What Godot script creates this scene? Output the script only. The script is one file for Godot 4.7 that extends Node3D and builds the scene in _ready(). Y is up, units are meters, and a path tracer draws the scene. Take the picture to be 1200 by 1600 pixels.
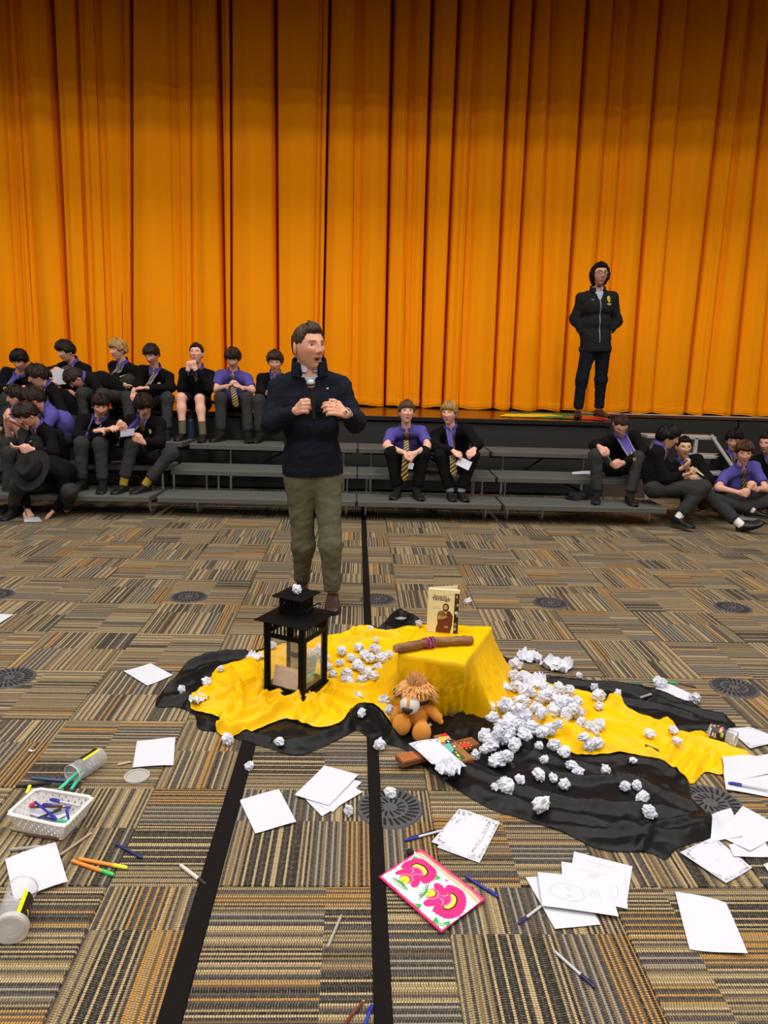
extends Node3D
# ---------------------------------------------------------------- camera model
const CAM_H := 1.5675
const FOCAL := 1142.0
var cam_r: Vector3
var cam_u: Vector3
var cam_f: Vector3
const ORD := ["first", "second", "third", "fourth", "fifth", "sixth", "seventh", "eighth", "ninth", "tenth", "eleventh", "twelfth"]
var used := {}
var mats := {}
var rng := RandomNumberGenerator.new()
var noise := FastNoiseLite.new()

func setup_axes():
	var pi_ := 0.2113
	var ya := 0.0387
	var ro := 0.0299
	cam_f = Vector3(sin(ya) * cos(pi_), -sin(pi_), -cos(ya) * cos(pi_))
	var r0 := Vector3(cos(ya), 0, sin(ya))
	var u0 := r0.cross(cam_f)
	cam_r = r0 * cos(ro) + u0 * sin(ro)
	cam_u = u0 * cos(ro) - r0 * sin(ro)
func ray(x: float, y: float) -> Vector3:
	return cam_f + cam_r * ((x - 600.0) / FOCAL) - cam_u * ((y - 800.0) / FOCAL)
# a point of the photograph on the horizontal plane of height h
func F(x: float, y: float, h := 0.0) -> Vector3:
	var d := ray(x, y)
	return Vector3(0, CAM_H, 0) + d * ((h - CAM_H) / d.y)
# a point of the photograph on the upright plane at depth zf (metres in front)
func A(x: float, y: float, zf: float) -> Vector3:
	var d := ray(x, y)
	return Vector3(0, CAM_H, 0) + d * (-zf / d.z)
func proj(p: Vector3) -> Vector2:
	var d := p - Vector3(0, CAM_H, 0)
	var z := d.dot(cam_f)
	return Vector2(600.0 + FOCAL * d.dot(cam_r) / z, 800.0 - FOCAL * d.dot(cam_u) / z)

# ---------------------------------------------------------------- mesh builder
class MB:
	var v := PackedVector3Array()
	var i := PackedInt32Array()
	var uv := PackedVector2Array()
	var c := PackedColorArray()
	var col := Color(1, 1, 1)
	func vert(p: Vector3, t := Vector2.ZERO) -> int:
		v.append(p); uv.append(t); c.append(col)
		return v.size() - 1
	func tri(a: int, b: int, d: int):
		i.append(a); i.append(b); i.append(d)
	func quad(a: int, b: int, d: int, e: int):
		i.append(a); i.append(b); i.append(d)
		i.append(a); i.append(d); i.append(e)
	# flat quad from four corners, each call with vertices of its own
	func face(p0: Vector3, p1: Vector3, p2: Vector3, p3: Vector3):
		var a := vert(p0, Vector2(0, 0)); var b := vert(p1, Vector2(1, 0)); var d := vert(p2, Vector2(1, 1)); var e := vert(p3, Vector2(0, 1))
		quad(a, b, d, e)
	# box with chamfered edges
	func box(ctr: Vector3, size: Vector3, bas := Basis.IDENTITY, ch := 0.003):
		var h := size * 0.5
		ch = min(ch, min(h.x, min(h.y, h.z)) * 0.6)
		var P := {}
		for sx in [-1, 1]:
			for sy in [-1, 1]:
				for sz in [-1, 1]:
					var s := Vector3(sx, sy, sz)
					for ax in 3:
						var q := Vector3(sx * (h.x - ch), sy * (h.y - ch), sz * (h.z - ch))
						q[ax] = s[ax] * h[ax]
						P[[sx, sy, sz, ax]] = ctr + bas * q
		for ax in 3:
			var b1 := (ax + 1) % 3
			var b2 := (ax + 2) % 3
			for s in [-1, 1]:
				var k := []
				for uvp in [[-1, -1], [1, -1], [1, 1], [-1, 1]]:
					var key := [0, 0, 0, ax]
					key[ax] = s; key[b1] = uvp[0]; key[b2] = uvp[1]
					k.append(P[key])
				if s > 0: face(k[3], k[2], k[1], k[0])
				else: face(k[0], k[1], k[2], k[3])
			for s1 in [-1, 1]:
				for s2 in [-1, 1]:
					var e := []
					for cfg in [[-1, b1], [1, b1], [1, b2], [-1, b2]]:
						var key2 := [0, 0, 0, cfg[1]]
						key2[ax] = cfg[0]; key2[b1] = s1; key2[b2] = s2
						e.append(P[key2])
					if s1 * s2 > 0: face(e[0], e[1], e[2], e[3])
					else: face(e[3], e[2], e[1], e[0])
		for sx in [-1, 1]:
			for sy in [-1, 1]:
				for sz in [-1, 1]:
					var a := vert(P[[sx, sy, sz, 0]]); var b := vert(P[[sx, sy, sz, 1]]); var d := vert(P[[sx, sy, sz, 2]])
					if sx * sy * sz > 0: tri(a, d, b)
					else: tri(a, b, d)
	# swept round tube; radii per point; ends closed
	func tube(pts: Array, radii, sides := 10, cap := true, flat := 1.0):
		var n := pts.size()
		var up := Vector3.UP
		var t0: Vector3 = (pts[1] - pts[0]).normalized()
		if abs(t0.dot(up)) > 0.9: up = Vector3.RIGHT
		var nx := up.cross(t0).normalized()
		var start := v.size()
		for k in n:
			var t: Vector3
			if k == 0: t = (pts[1] - pts[0]).normalized()
			elif k == n - 1: t = (pts[n - 1] - pts[n - 2]).normalized()
			else: t = ((pts[k + 1] - pts[k]).normalized() + (pts[k] - pts[k - 1]).normalized()).normalized()
			nx = (nx - t * nx.dot(t)).normalized()
			var ny := t.cross(nx)
			var r: float = radii[k] if radii is Array else radii
			for s in sides + 1:
				var a := TAU * s / sides
				vert(pts[k] + nx * cos(a) * r + ny * sin(a) * r * flat, Vector2(float(s) / sides, float(k) / (n - 1)))
		for k in n - 1:
			for s in sides:
				var a2 := start + k * (sides + 1) + s
				quad(a2, a2 + sides + 1, a2 + sides + 2, a2 + 1)
		if cap:
			for e in [0, n - 1]:
				var cpt := vert(pts[e], Vector2(.5, .5))
				var base := v.size()
				for s in sides + 1: vert(v[start + e * (sides + 1) + s])
				for s in sides:
					if e == 0: tri(cpt, base + s, base + s + 1)
					else: tri(cpt, base + s + 1, base + s)
	# lathe: profile of Vector2(radius, height) about axis; sharp = duplicated rings
	func lathe(prof: Array, xf := Transform3D.IDENTITY, sides := 24, sharp := true):
		for k in prof.size() - 1:
			var s0 := v.size()
			for e in 2:
				var p: Vector2 = prof[k + e]
				for s in sides + 1:
					var a := TAU * s / sides
					vert(xf * Vector3(p.x * cos(a), p.y, p.x * sin(a)), Vector2(float(s) / sides, float(k + e) / (prof.size() - 1)))
			for s in sides:
				quad(s0 + s, s0 + sides + 1 + s, s0 + sides + 2 + s, s0 + s + 1)
	# rows x cols of points joined as one smooth sheet
	func grid(rows: int, cols: int, f: Callable, flip := false):
		var s0 := v.size()
		for r in rows:
			for q in cols: vert(f.call(r, q), Vector2(float(q) / (cols - 1), float(r) / (rows - 1)))
		for r in rows - 1:
			for q in cols - 1:
				var a := s0 + r * cols + q
				if flip: quad(a, a + cols, a + cols + 1, a + 1)
				else: quad(a, a + 1, a + cols + 1, a + cols)
	# closed ball deformed by f(direction) -> point
	func ball(f: Callable, rows := 12, cols := 16):
		var s0 := v.size()
		for r in rows + 1:
			var th := PI * r / rows
			for q in cols + 1:
				var ph := TAU * q / cols
				vert(f.call(Vector3(sin(th) * cos(ph), cos(th), sin(th) * sin(ph))), Vector2(float(q) / cols, float(r) / rows))
		for r in rows:
			for q in cols:
				var a := s0 + r * (cols + 1) + q
				if r > 0: tri(a, a + 1, a + cols + 2)
				if r < rows - 1: tri(a, a + cols + 2, a + cols + 1)
	func ellipsoid(ctr: Vector3, rad: Vector3, bas := Basis.IDENTITY, rows := 10, cols := 14):
		ball(func(d): return ctr + bas * (d * rad), rows, cols)
	# flat shape of given thickness from a polygon in the plane (x, y) -> bas
	func prism(poly: PackedVector2Array, xf: Transform3D, th: float):
		var idx := Geometry2D.triangulate_polygon(poly)
		var bb := Rect2(poly[0], Vector2.ZERO)
		for p in poly: bb = bb.expand(p)
		for e in 2:
			var s0 := v.size()
			for p in poly: vert(xf * Vector3(p.x, p.y, th * (0.5 - e)), Vector2((p.x - bb.position.x) / max(bb.size.x, 1e-6), 1.0 - (p.y - bb.position.y) / max(bb.size.y, 1e-6)))
			for k in range(0, idx.size(), 3):
				if e == 0: tri(s0 + idx[k], s0 + idx[k + 1], s0 + idx[k + 2])
				else: tri(s0 + idx[k], s0 + idx[k + 2], s0 + idx[k + 1])
		for k in poly.size():
			var a: Vector2 = poly[k]
			var b: Vector2 = poly[(k + 1) % poly.size()]
			face(xf * Vector3(a.x, a.y, th * .5), xf * Vector3(a.x, a.y, -th * .5), xf * Vector3(b.x, b.y, -th * .5), xf * Vector3(b.x, b.y, th * .5))
	func done(m: Material, flat := false) -> ArrayMesh:
		var arr := []
		arr.resize(Mesh.ARRAY_MAX)
		if flat:
			var fv := PackedVector3Array(); var fu := PackedVector2Array(); var fc := PackedColorArray(); var fn := PackedVector3Array()
			for k in range(0, i.size(), 3):
				var nn := (v[i[k]] - v[i[k + 2]]).cross(v[i[k]] - v[i[k + 1]]).normalized()
				for e in 3:
					var q := i[k + e]
					fv.append(v[q]); fu.append(uv[q]); fc.append(c[q]); fn.append(nn)
			arr[Mesh.ARRAY_VERTEX] = fv; arr[Mesh.ARRAY_TEX_UV] = fu; arr[Mesh.ARRAY_COLOR] = fc; arr[Mesh.ARRAY_NORMAL] = fn
		else:
			var n := PackedVector3Array()
			n.resize(v.size())
			for k in range(0, i.size(), 3):
				var a := i[k]; var b := i[k + 1]; var d := i[k + 2]
				var nn2 := (v[a] - v[d]).cross(v[a] - v[b])
				n[a] += nn2; n[b] += nn2; n[d] += nn2
			for k in n.size(): n[k] = n[k].normalized() if n[k].length_squared() > 1e-24 else Vector3.UP
			arr[Mesh.ARRAY_VERTEX] = v; arr[Mesh.ARRAY_TEX_UV] = uv; arr[Mesh.ARRAY_COLOR] = c; arr[Mesh.ARRAY_NORMAL] = n; arr[Mesh.ARRAY_INDEX] = i
		var am := ArrayMesh.new()
		am.add_surface_from_arrays(Mesh.PRIMITIVE_TRIANGLES, arr)
		am.surface_set_material(0, m)
		return am

# ---------------------------------------------------------------- objects
func numbered(called: String) -> String:
	if not used.has(called):
		used[called] = 0
		return called
	used[called] += 1
	return "%s_%03d" % [called, used[called]]
func tag(o: Node3D, label: String, category: String, group := "", kind := "") -> Node3D:
	o.set_meta("label", label)
	if category: o.set_meta("category", category)
	if group: o.set_meta("group", group)
	if kind: o.set_meta("kind", kind)
	return o
func thing(called: String, label: String, category: String, at := Vector3.ZERO, turn := 0.0, group := "") -> Node3D:
	var o := Node3D.new()
	o.name = numbered(called)
	add_child(o)
	o.position = at; o.rotation.y = turn
	return tag(o, label, category, group)
func inst(called: String, mesh: Mesh, parent: Node3D = self) -> MeshInstance3D:
	var o := MeshInstance3D.new()
	o.name = numbered(called) if parent == self else called
	o.mesh = mesh
	parent.add_child(o, true)
	return o
func obj(called: String, mb: MB, m: Material, parent: Node3D = self, flat := false) -> MeshInstance3D:
	return inst(called, mb.done(m, flat), parent)
func struct(called: String, mb: MB, m: Material, label: String, parent: Node3D = self) -> MeshInstance3D:
	var o := obj(called, mb, m, parent, true)
	o.set_meta("kind", "structure"); o.set_meta("label", label)
	return o
func dup(root: Node3D, at: Vector3, turn: float, label := "", group := "") -> Node3D:
	var base := String(root.name)
	var parts := base.rsplit("_", true, 1)
	if parts.size() == 2 and parts[1].is_valid_int(): base = parts[0]
	var r := root.duplicate() as Node3D
	r.name = numbered(base)
	add_child(r)
	r.position = at; r.rotation.y = turn
	if label: r.set_meta("label", label)
	if group: r.set_meta("group", group)
	return r

# ---------------------------------------------------------------- materials
func mat(key: String, col: Color, rough := 0.8, metal := 0.0, sheen := 0.0) -> StandardMaterial3D:
	if mats.has(key): return mats[key]
	var m := StandardMaterial3D.new()
	m.albedo_color = col; m.roughness = rough; m.metallic = metal
	m.cull_mode = BaseMaterial3D.CULL_DISABLED
	if sheen > 0.0:
		m.rim_enabled = true; m.rim = sheen; m.rim_tint = 0.5
	mats[key] = m
	return m
func vmat(key: String, rough := 0.8, sheen := 0.0) -> StandardMaterial3D:
	var m := mat(key, Color(1, 1, 1), rough, 0.0, sheen)
	m.vertex_color_use_as_albedo = true
	return m
func lin(r: int, g: int, b: int) -> Color:
	return Color8(r, g, b).srgb_to_linear()
func tex(w: int, h: int, data: PackedByteArray, mip := true) -> ImageTexture:
	var im := Image.create_from_data(w, h, false, Image.FORMAT_RGB8, data)
	if mip: im.generate_mipmaps()
	return ImageTexture.create_from_image(im)
func tmat(key: String, t: Texture2D, rough := 0.8) -> StandardMaterial3D:
	var m := mat(key, Color(1, 1, 1), rough)
	m.albedo_texture = t
	return m
# small picture to draw print on
class Pic:
	var w: int
	var h: int
	var im: Image
	func _init(ww: int, hh: int, bg: Color):
		w = ww; h = hh
		im = Image.create(w, h, false, Image.FORMAT_RGB8)
		im.fill(bg)
	func rect(x: float, y: float, ww: float, hh: float, c: Color): im.fill_rect(Rect2i(int(x), int(y), max(1, int(ww)), max(1, int(hh))), c)
	func disc(x: float, y: float, rx: float, ry: float, c: Color, rot := 0.0):
		var r: float = max(rx, ry)
		for j in range(max(0, int(y - r)), min(h, int(y + r) + 1)):
			for i in range(max(0, int(x - r)), min(w, int(x + r) + 1)):
				var d := Vector2(i - x, j - y).rotated(-rot)
				if (d.x * d.x) / (rx * rx) + (d.y * d.y) / (ry * ry) <= 1.0: im.set_pixel(i, j, c)
	func line(x0: float, y0: float, x1: float, y1: float, t: float, c: Color):
		var n := int(Vector2(x1 - x0, y1 - y0).length() / max(0.5, t * 0.4)) + 1
		for k in n + 1:
			var f := float(k) / n
			if t < 1.6:
				var xi := int(lerp(x0, x1, f)); var yi := int(lerp(y0, y1, f))
				if xi >= 0 and yi >= 0 and xi < w and yi < h: im.set_pixel(xi, yi, c)
			else: disc(lerp(x0, x1, f), lerp(y0, y1, f), t * 0.5, t * 0.5, c)
	func curve(pts: Array, t: float, c: Color):
		for k in pts.size() - 1: line(pts[k].x, pts[k].y, pts[k + 1].x, pts[k + 1].y, t, c)
	func poly(pts: Array, c: Color):
		var p := PackedVector2Array(pts)
		var bb := Rect2(p[0], Vector2.ZERO)
		for q in p: bb = bb.expand(q)
		for j in range(max(0, int(bb.position.y)), min(h, int(bb.end.y) + 1)):
			for i in range(max(0, int(bb.position.x)), min(w, int(bb.end.x) + 1)):
				if Geometry2D.is_point_in_polygon(Vector2(i + .5, j + .5), p): im.set_pixel(i, j, c)
	# scribbled words too small to read
	func squiggle(x: float, y: float, ww: float, hh: float, c: Color, r: RandomNumberGenerator):
		var q := x
		while q < x + ww:
			var s := r.randf_range(hh * .3, hh * .8)
			line(q, y + r.randf() * hh, q + s, y + r.randf() * hh, 1.0, c)
			q += s * (1.6 if r.randf() < .2 else 0.8)
	func texture() -> ImageTexture:
		im.generate_mipmaps()
		return ImageTexture.create_from_image(im)

func _ready():
	setup_axes()
	rng.seed = 7
	noise.seed = 3
	noise.noise_type = FastNoiseLite.TYPE_SIMPLEX_SMOOTH
	noise.frequency = 1.0
	# camera
	var cam := Camera3D.new()
	cam.name = "camera"
	add_child(cam)
	cam.transform = Transform3D(Basis(cam_r, cam_u, -cam_f), Vector3(0, CAM_H, 0))
	cam.fov = rad_to_deg(2.0 * atan(800.0 / FOCAL))
	cam.near = 0.05
	cam.current = true
	# environment
	var we := WorldEnvironment.new()
	we.name = "environment"
	var env := Environment.new()
	env.background_mode = Environment.BG_COLOR
	env.background_color = Color(0.05, 0.05, 0.05)
	env.tonemap_mode = Environment.TONE_MAPPER_LINEAR
	env.tonemap_exposure = 1.0
	env.sdfgi_enabled = true
	env.ssao_enabled = true
	env.ssil_enabled = true
	we.environment = env
	add_child(we)
	# hall lights: rows of flat panels in the ceiling
	var panel_spots := []
	for zf in [-3.4, -0.4, 2.6, 5.6]:
		for x in [-5.4, -1.8, 1.8, 5.4]: panel_spots.append(Vector3(x, CEIL, -zf))
	for p in panel_spots:
		var al := AreaLight3D.new()
		al.name = "panel_light"
		al.position = p + Vector3(0, -0.06, 0)
		al.rotation.x = -PI / 2
		al.area_size = Vector2(1.2, 1.2)
		al.light_color = Color(1.0, 0.985, 0.97)
		al.light_energy = LIGHT_E
		al.area_range = 40.0
		al.area_attenuation = 2.0
		al.shadow_enabled = true
		add_child(al, true)
	build_room(panel_spots)
	build_carpet()
	build_stage()
	build_curtain()
	build_risers()
	build_cloths()
	build_lantern()
	build_book()
	build_lion()
	build_cross()
	build_pouch()
	build_papers()
	build_balls()
	build_basket()
	build_tubs()
	build_pens()
	build_people()

const CEIL := 7.4
const LIGHT_E := 9.4
func build_room(panel_spots: Array):
	var wallm := mat("wall paint", Color8(196, 192, 184), 0.9)
	var dark := mat("black paint", Color8(24, 24, 25), 0.7)
	var mb := MB.new()
	mb.box(Vector3(-9.1, 3.7, -3), Vector3(0.2, 7.8, 20), Basis.IDENTITY, 0.001)
	struct("wall_left", mb, wallm, "pale painted side wall of the hall, left of the seating")
	mb = MB.new(); mb.box(Vector3(9.1, 3.7, -3), Vector3(0.2, 7.8, 20), Basis.IDENTITY, 0.001)
	struct("wall_right", mb, wallm, "pale painted side wall of the hall, right of the seating")
	mb = MB.new(); mb.box(Vector3(0, 3.7, 7.1), Vector3(18.4, 7.8, 0.2), Basis.IDENTITY, 0.001)
	struct("wall_rear", mb, wallm, "pale painted wall behind the viewer")
	mb = MB.new(); mb.box(Vector3(0, 3.7, -13.1), Vector3(18.4, 7.8, 0.2), Basis.IDENTITY, 0.001)
	struct("wall_back", mb, dark, "black wall behind the stage curtain")
	mb = MB.new(); mb.box(Vector3(0, CEIL + 0.1, -3), Vector3(18.4, 0.2, 20.4), Basis.IDENTITY, 0.001)
	struct("ceiling", mb, mat("ceiling paint", Color8(205, 204, 200), 0.9), "white ceiling of the hall")
	mb = MB.new(); mb.box(Vector3(0, 6.26, -7.9), Vector3(18.0, 2.28, 0.2), Basis.IDENTITY, 0.002)
	struct("trim_1", mb, dark, "black bulkhead over the stage front")
	# ceiling panels
	var glow := mat("panel glow", Color(1, 1, 1), 0.6)
	glow.emission_enabled = true; glow.emission = Color(1.0, 0.98, 0.96); glow.emission_energy_multiplier = 1.5
	var proto: Node3D = null
	for k in panel_spots.size():
		var p: Vector3 = panel_spots[k]
		if proto == null:
			proto = thing("ceiling_light", "square flat ceiling light panel over the hall floor", "ceiling light", p, 0, "ceiling light panels")
			var a := MB.new()
			for s in [-1, 1]:
				a.box(Vector3(s * 0.62, -0.02, 0), Vector3(0.04, 0.04, 1.28)); a.box(Vector3(0, -0.02, s * 0.62), Vector3(1.2, 0.04, 0.04))
			obj("frame", a, mat("white metal", Color8(220, 220, 220), 0.5), proto, true)
			a = MB.new(); a.box(Vector3(0, -0.01, 0), Vector3(1.2, 0.02, 1.2))
			obj("diffuser", a, glow, proto, true)
		else: dup(proto, p, 0)
		var lo := get_child(get_child_count() - 1) as Node3D
		lo.set_meta("label", "square ceiling light panel, %s row from the rear wall, %s from the left" % [ORD[k / 4], ORD[k % 4]])

# ---------------------------------------------------------------- carpet
func carpet_texture(seed_: int) -> ImageTexture:
	var r := RandomNumberGenerator.new()
	r.seed = seed_ * 977 + 5
	var N := 448
	#          tan 0                 tan 1                pale brown 2         gold 3               charcoal 4           dark 5              black 6             grey 7                brown 8
	var pal := [Color8(168, 147, 107), Color8(144, 125, 90), Color8(118, 100, 70), Color8(164, 122, 62), Color8(66, 61, 60), Color8(48, 44, 43), Color8(22, 20, 20), Color8(134, 126, 110), Color8(98, 80, 56)]
	var data := PackedByteArray()
	data.resize(N * N * 3)
	var cut := int(N * r.randf_range(0.35, 0.7))
	var cut2 := int(N * r.randf_range(0.3, 0.8))
	var rows := 64
	var runs := [[4, 5, 3], [0, 1, 4], [1, 2, 1, 5], [3, 8, 3, 4, 3], [4, 5, 7], [0, 5, 1, 6], [1, 8, 2, 8], [4, 4, 0, 5], [2, 1, 2, 4], [6, 5, 6, 0], [1, 0, 1, 2, 4]]
	var cols := []
	for area in 3:
		var lst := []
		var mode: Array = runs[0]
		var left := 0
		for k in rows:
			if left <= 0:
				mode = runs[r.randi() % 11]
				left = r.randi_range(3, 13)
				if mode[0] == 3: left = r.randi_range(5, 11)
			left -= 1
			lst.append(mode[k % mode.size()] if r.randf() < 0.84 else [0, 1, 2, 4, 5, 8, 6][r.randi() % 7])
		cols.append(lst)
	var jit := []
	for k in rows: jit.append(r.randf() * TAU)
	var w := float(N) / rows
	for x in N:
		var fx := x / w
		var k := int(fx)
		var fr := fx - k
		var edge := 0.72 if (fr < 0.14 or fr > 0.86) else 1.0
		var ph: float = jit[k]
		for y in N:
			var area := 0
			if y > cut: area = 1
			if area == 1 and x > cut2: area = 2
			var ci: int = cols[area][k]
			var cc: Color = pal[ci]
			var loopv := sin(y * 1.0 + ph)
			var f := edge * (1.0 + 0.17 * loopv + r.randf_range(-0.15, 0.15))
			if ci >= 4 and ci <= 6 and loopv > 0.72 and r.randf() < 0.6: cc = pal[1]; f *= 0.85
			elif ci < 4 and loopv < -0.8 and r.randf() < 0.6: cc = pal[5]
			var o := (y * N + x) * 3
			data[o] = clampi(int(cc.r8 * f), 0, 255); data[o + 1] = clampi(int(cc.g8 * f), 0, 255); data[o + 2] = clampi(int(cc.b8 * f), 0, 255)
	return tex(N, N, data)
# one tile: x0..x1 across the hall, half depth, the yarn rows along it (turned) or across it
func carpet_mesh(m: Material, x0: float, x1: float, along: bool, flip: bool) -> ArrayMesh:
	var t := MB.new()
	var h := 0.24925
	var b := 0.003
	var cs := [Vector3(x0, 0, h), Vector3(x0, 0, -h), Vector3(x1, 0, -h), Vector3(x1, 0, h)]
	var ins := [Vector3(b, 0, -b), Vector3(b, 0, b), Vector3(-b, 0, b), Vector3(-b, 0, -b)]
	t.face(cs[0] + ins[0], cs[1] + ins[1], cs[2] + ins[2], cs[3] + ins[3])
	for e in 4:
		var p: Vector3 = cs[e]; var q: Vector3 = cs[(e + 1) % 4]
		t.face(p + ins[e], p + Vector3(0, -0.006, 0), q + Vector3(0, -0.006, 0), q + ins[(e + 1) % 4])
	for k in t.v.size():
		var p := t.v[k]
		var c := Vector2(p.x + 0.25, p.z + 0.25) * 2.0
		if not along: c = Vector2(c.y, c.x)
		if flip: c = Vector2.ONE - c
		t.uv[k] = c
	return t.done(m, true)
func build_carpet():
	var base := mat("carpet backing", Color8(60, 52, 42), 1.0)
	var mb := MB.new()
	mb.box(Vector3(0, -0.107, -3), Vector3(18.4, 0.2, 20.4), Basis.IDENTITY, 0.001)
	var fl := struct("floor", mb, base, "hall floor laid with striped tan, gold and charcoal carpet tiles")
	var ms := []
	var cache := {}
	for k in 10:
		var m := tmat("carpet %d" % k, carpet_texture(k), 1.0)
		m.texture_filter = BaseMaterial3D.TEXTURE_FILTER_LINEAR_WITH_MIPMAPS_ANISOTROPIC
		ms.append(m)
	var r := RandomNumberGenerator.new()
	r.seed = 41
	for i in range(-11, 13):
		for j in range(-2, 13):
			var c := Vector3(0.2857 + 0.5 * i + 0.25, 0, -(1.9179 + 0.5 * j + 0.25))
			var x0 := -0.24925; var x1 := 0.24925
			var par := posmod(i + j, 2)
			if i == -2: x1 = -0.418 - c.x
			if i == -1: x0 = 0.085 - c.x
			if i == 12:      # the strip of carpet between the two cover strips
				c.x = -0.166; x0 = -0.2502; x1 = 0.2502; par = posmod(j - 1, 2)
			var which := r.randi() % 10
			var flip := r.randi() % 2
			var seen := false
			for d in [Vector3(-.25, 0, -.25), Vector3(.25, 0, -.25), Vector3(-.25, 0, .25), Vector3(.25, 0, .25), Vector3.ZERO]:
				var p := c + d as Vector3
				if -p.z > 0.5:
					var s := proj(p)
					if s.x > -230 and s.x < 1430 and s.y < 1800: seen = true
			if j <= 2 and c.x > -2.8 and c.x < 3.2 and j >= -2: seen = true
			if not seen: continue
			var key := [which, x0, x1, par, flip]
			if not cache.has(key): cache[key] = carpet_mesh(ms[which], x0, x1, par == 1, flip == 1)
			var o := inst("carpet_tile", cache[key], fl)
			o.position = c
	# black rubber channel covers let into the carpet
	var rub := mat("black rubber", Color8(22, 19, 18), 0.8)
	rub.metallic_specular = 0.2
	for st in [[-0.418, -0.418, 0.9, 3.5, 0.06, "trim_2", "black cover strip across the carpet at left, running under the black cloth"], [0.094, 0.068, 0.9, 8.3, 0.046, "trim_3", "long black cover strip down the middle of the carpet to the seating"]]:
		mb = MB.new()
		var p0 := Vector3(st[0], 0.002, -st[2]); var p1 := Vector3(st[1], 0.002, -st[3])
		var bas := Basis.looking_at((p1 - p0).normalized(), Vector3.UP)
		mb.box((p0 + p1) * 0.5, Vector3(st[4], 0.010, p0.distance_to(p1)), bas, 0.003)
		struct(st[5], mb, rub, st[6])
	# round floor grilles
	var gm := mat("grille plastic", Color8(74, 74, 77), 0.55)
	var hole := mat("grille hole", Color8(12, 12, 12), 0.9)
	var proto: Node3D = null
	for vp in [[295, 933, "by the left side of the standing man, halfway to the seating"], [590, 937, "behind the book, beside the black centre strip"], [860, 943, "on open carpet right of the book"], [1145, 950, "at the far right, farther of the two"], [15, 1060, "at the left edge, nearer of the two there"], [1147, 1075, "at right beside the tip of the black cloth"], [1110, 1256, "half under the near corner of the black cloth"], [609, 1263, "beside the black centre strip, nearest the pouch"], [-8, 930, "at the left edge, farther of the two there"]]:
		var p := F(vp[0], vp[1])
		if proto == null:
			proto = thing("floor_grille", "x", "floor vent", p, 0, "round floor grilles")
			mb = MB.new()
			mb.lathe([Vector2(0.118, 0.0), Vector2(0.114, 0.005), Vector2(0.0, 0.006)], Transform3D.IDENTITY, 36)
			obj("plate", mb, gm, proto)
			for ring in 2:
				for k in (26 if ring else 13):
					mb = MB.new()
					var a := TAU * (k + 0.5 * ring) / (26 if ring else 13)
					var bas := Basis(Vector3.UP, a + 0.25)
					var r0 := 0.066 if ring else 0.026
					var r1 := 0.104 if ring else 0.056
					mb.box(Basis(Vector3.UP, a) * Vector3((r0 + r1) * .5, 0.0058, 0), Vector3(r1 - r0, 0.0018, 0.0095 if ring else 0.008), bas, 0.0003)
					obj("slot", mb, hole, proto, true)
		else: dup(proto, p, 0)
		var last := get_child(get_child_count() - 1) as Node3D
		last.set_meta("label", "round grey floor grille " + vp[2])

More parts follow.
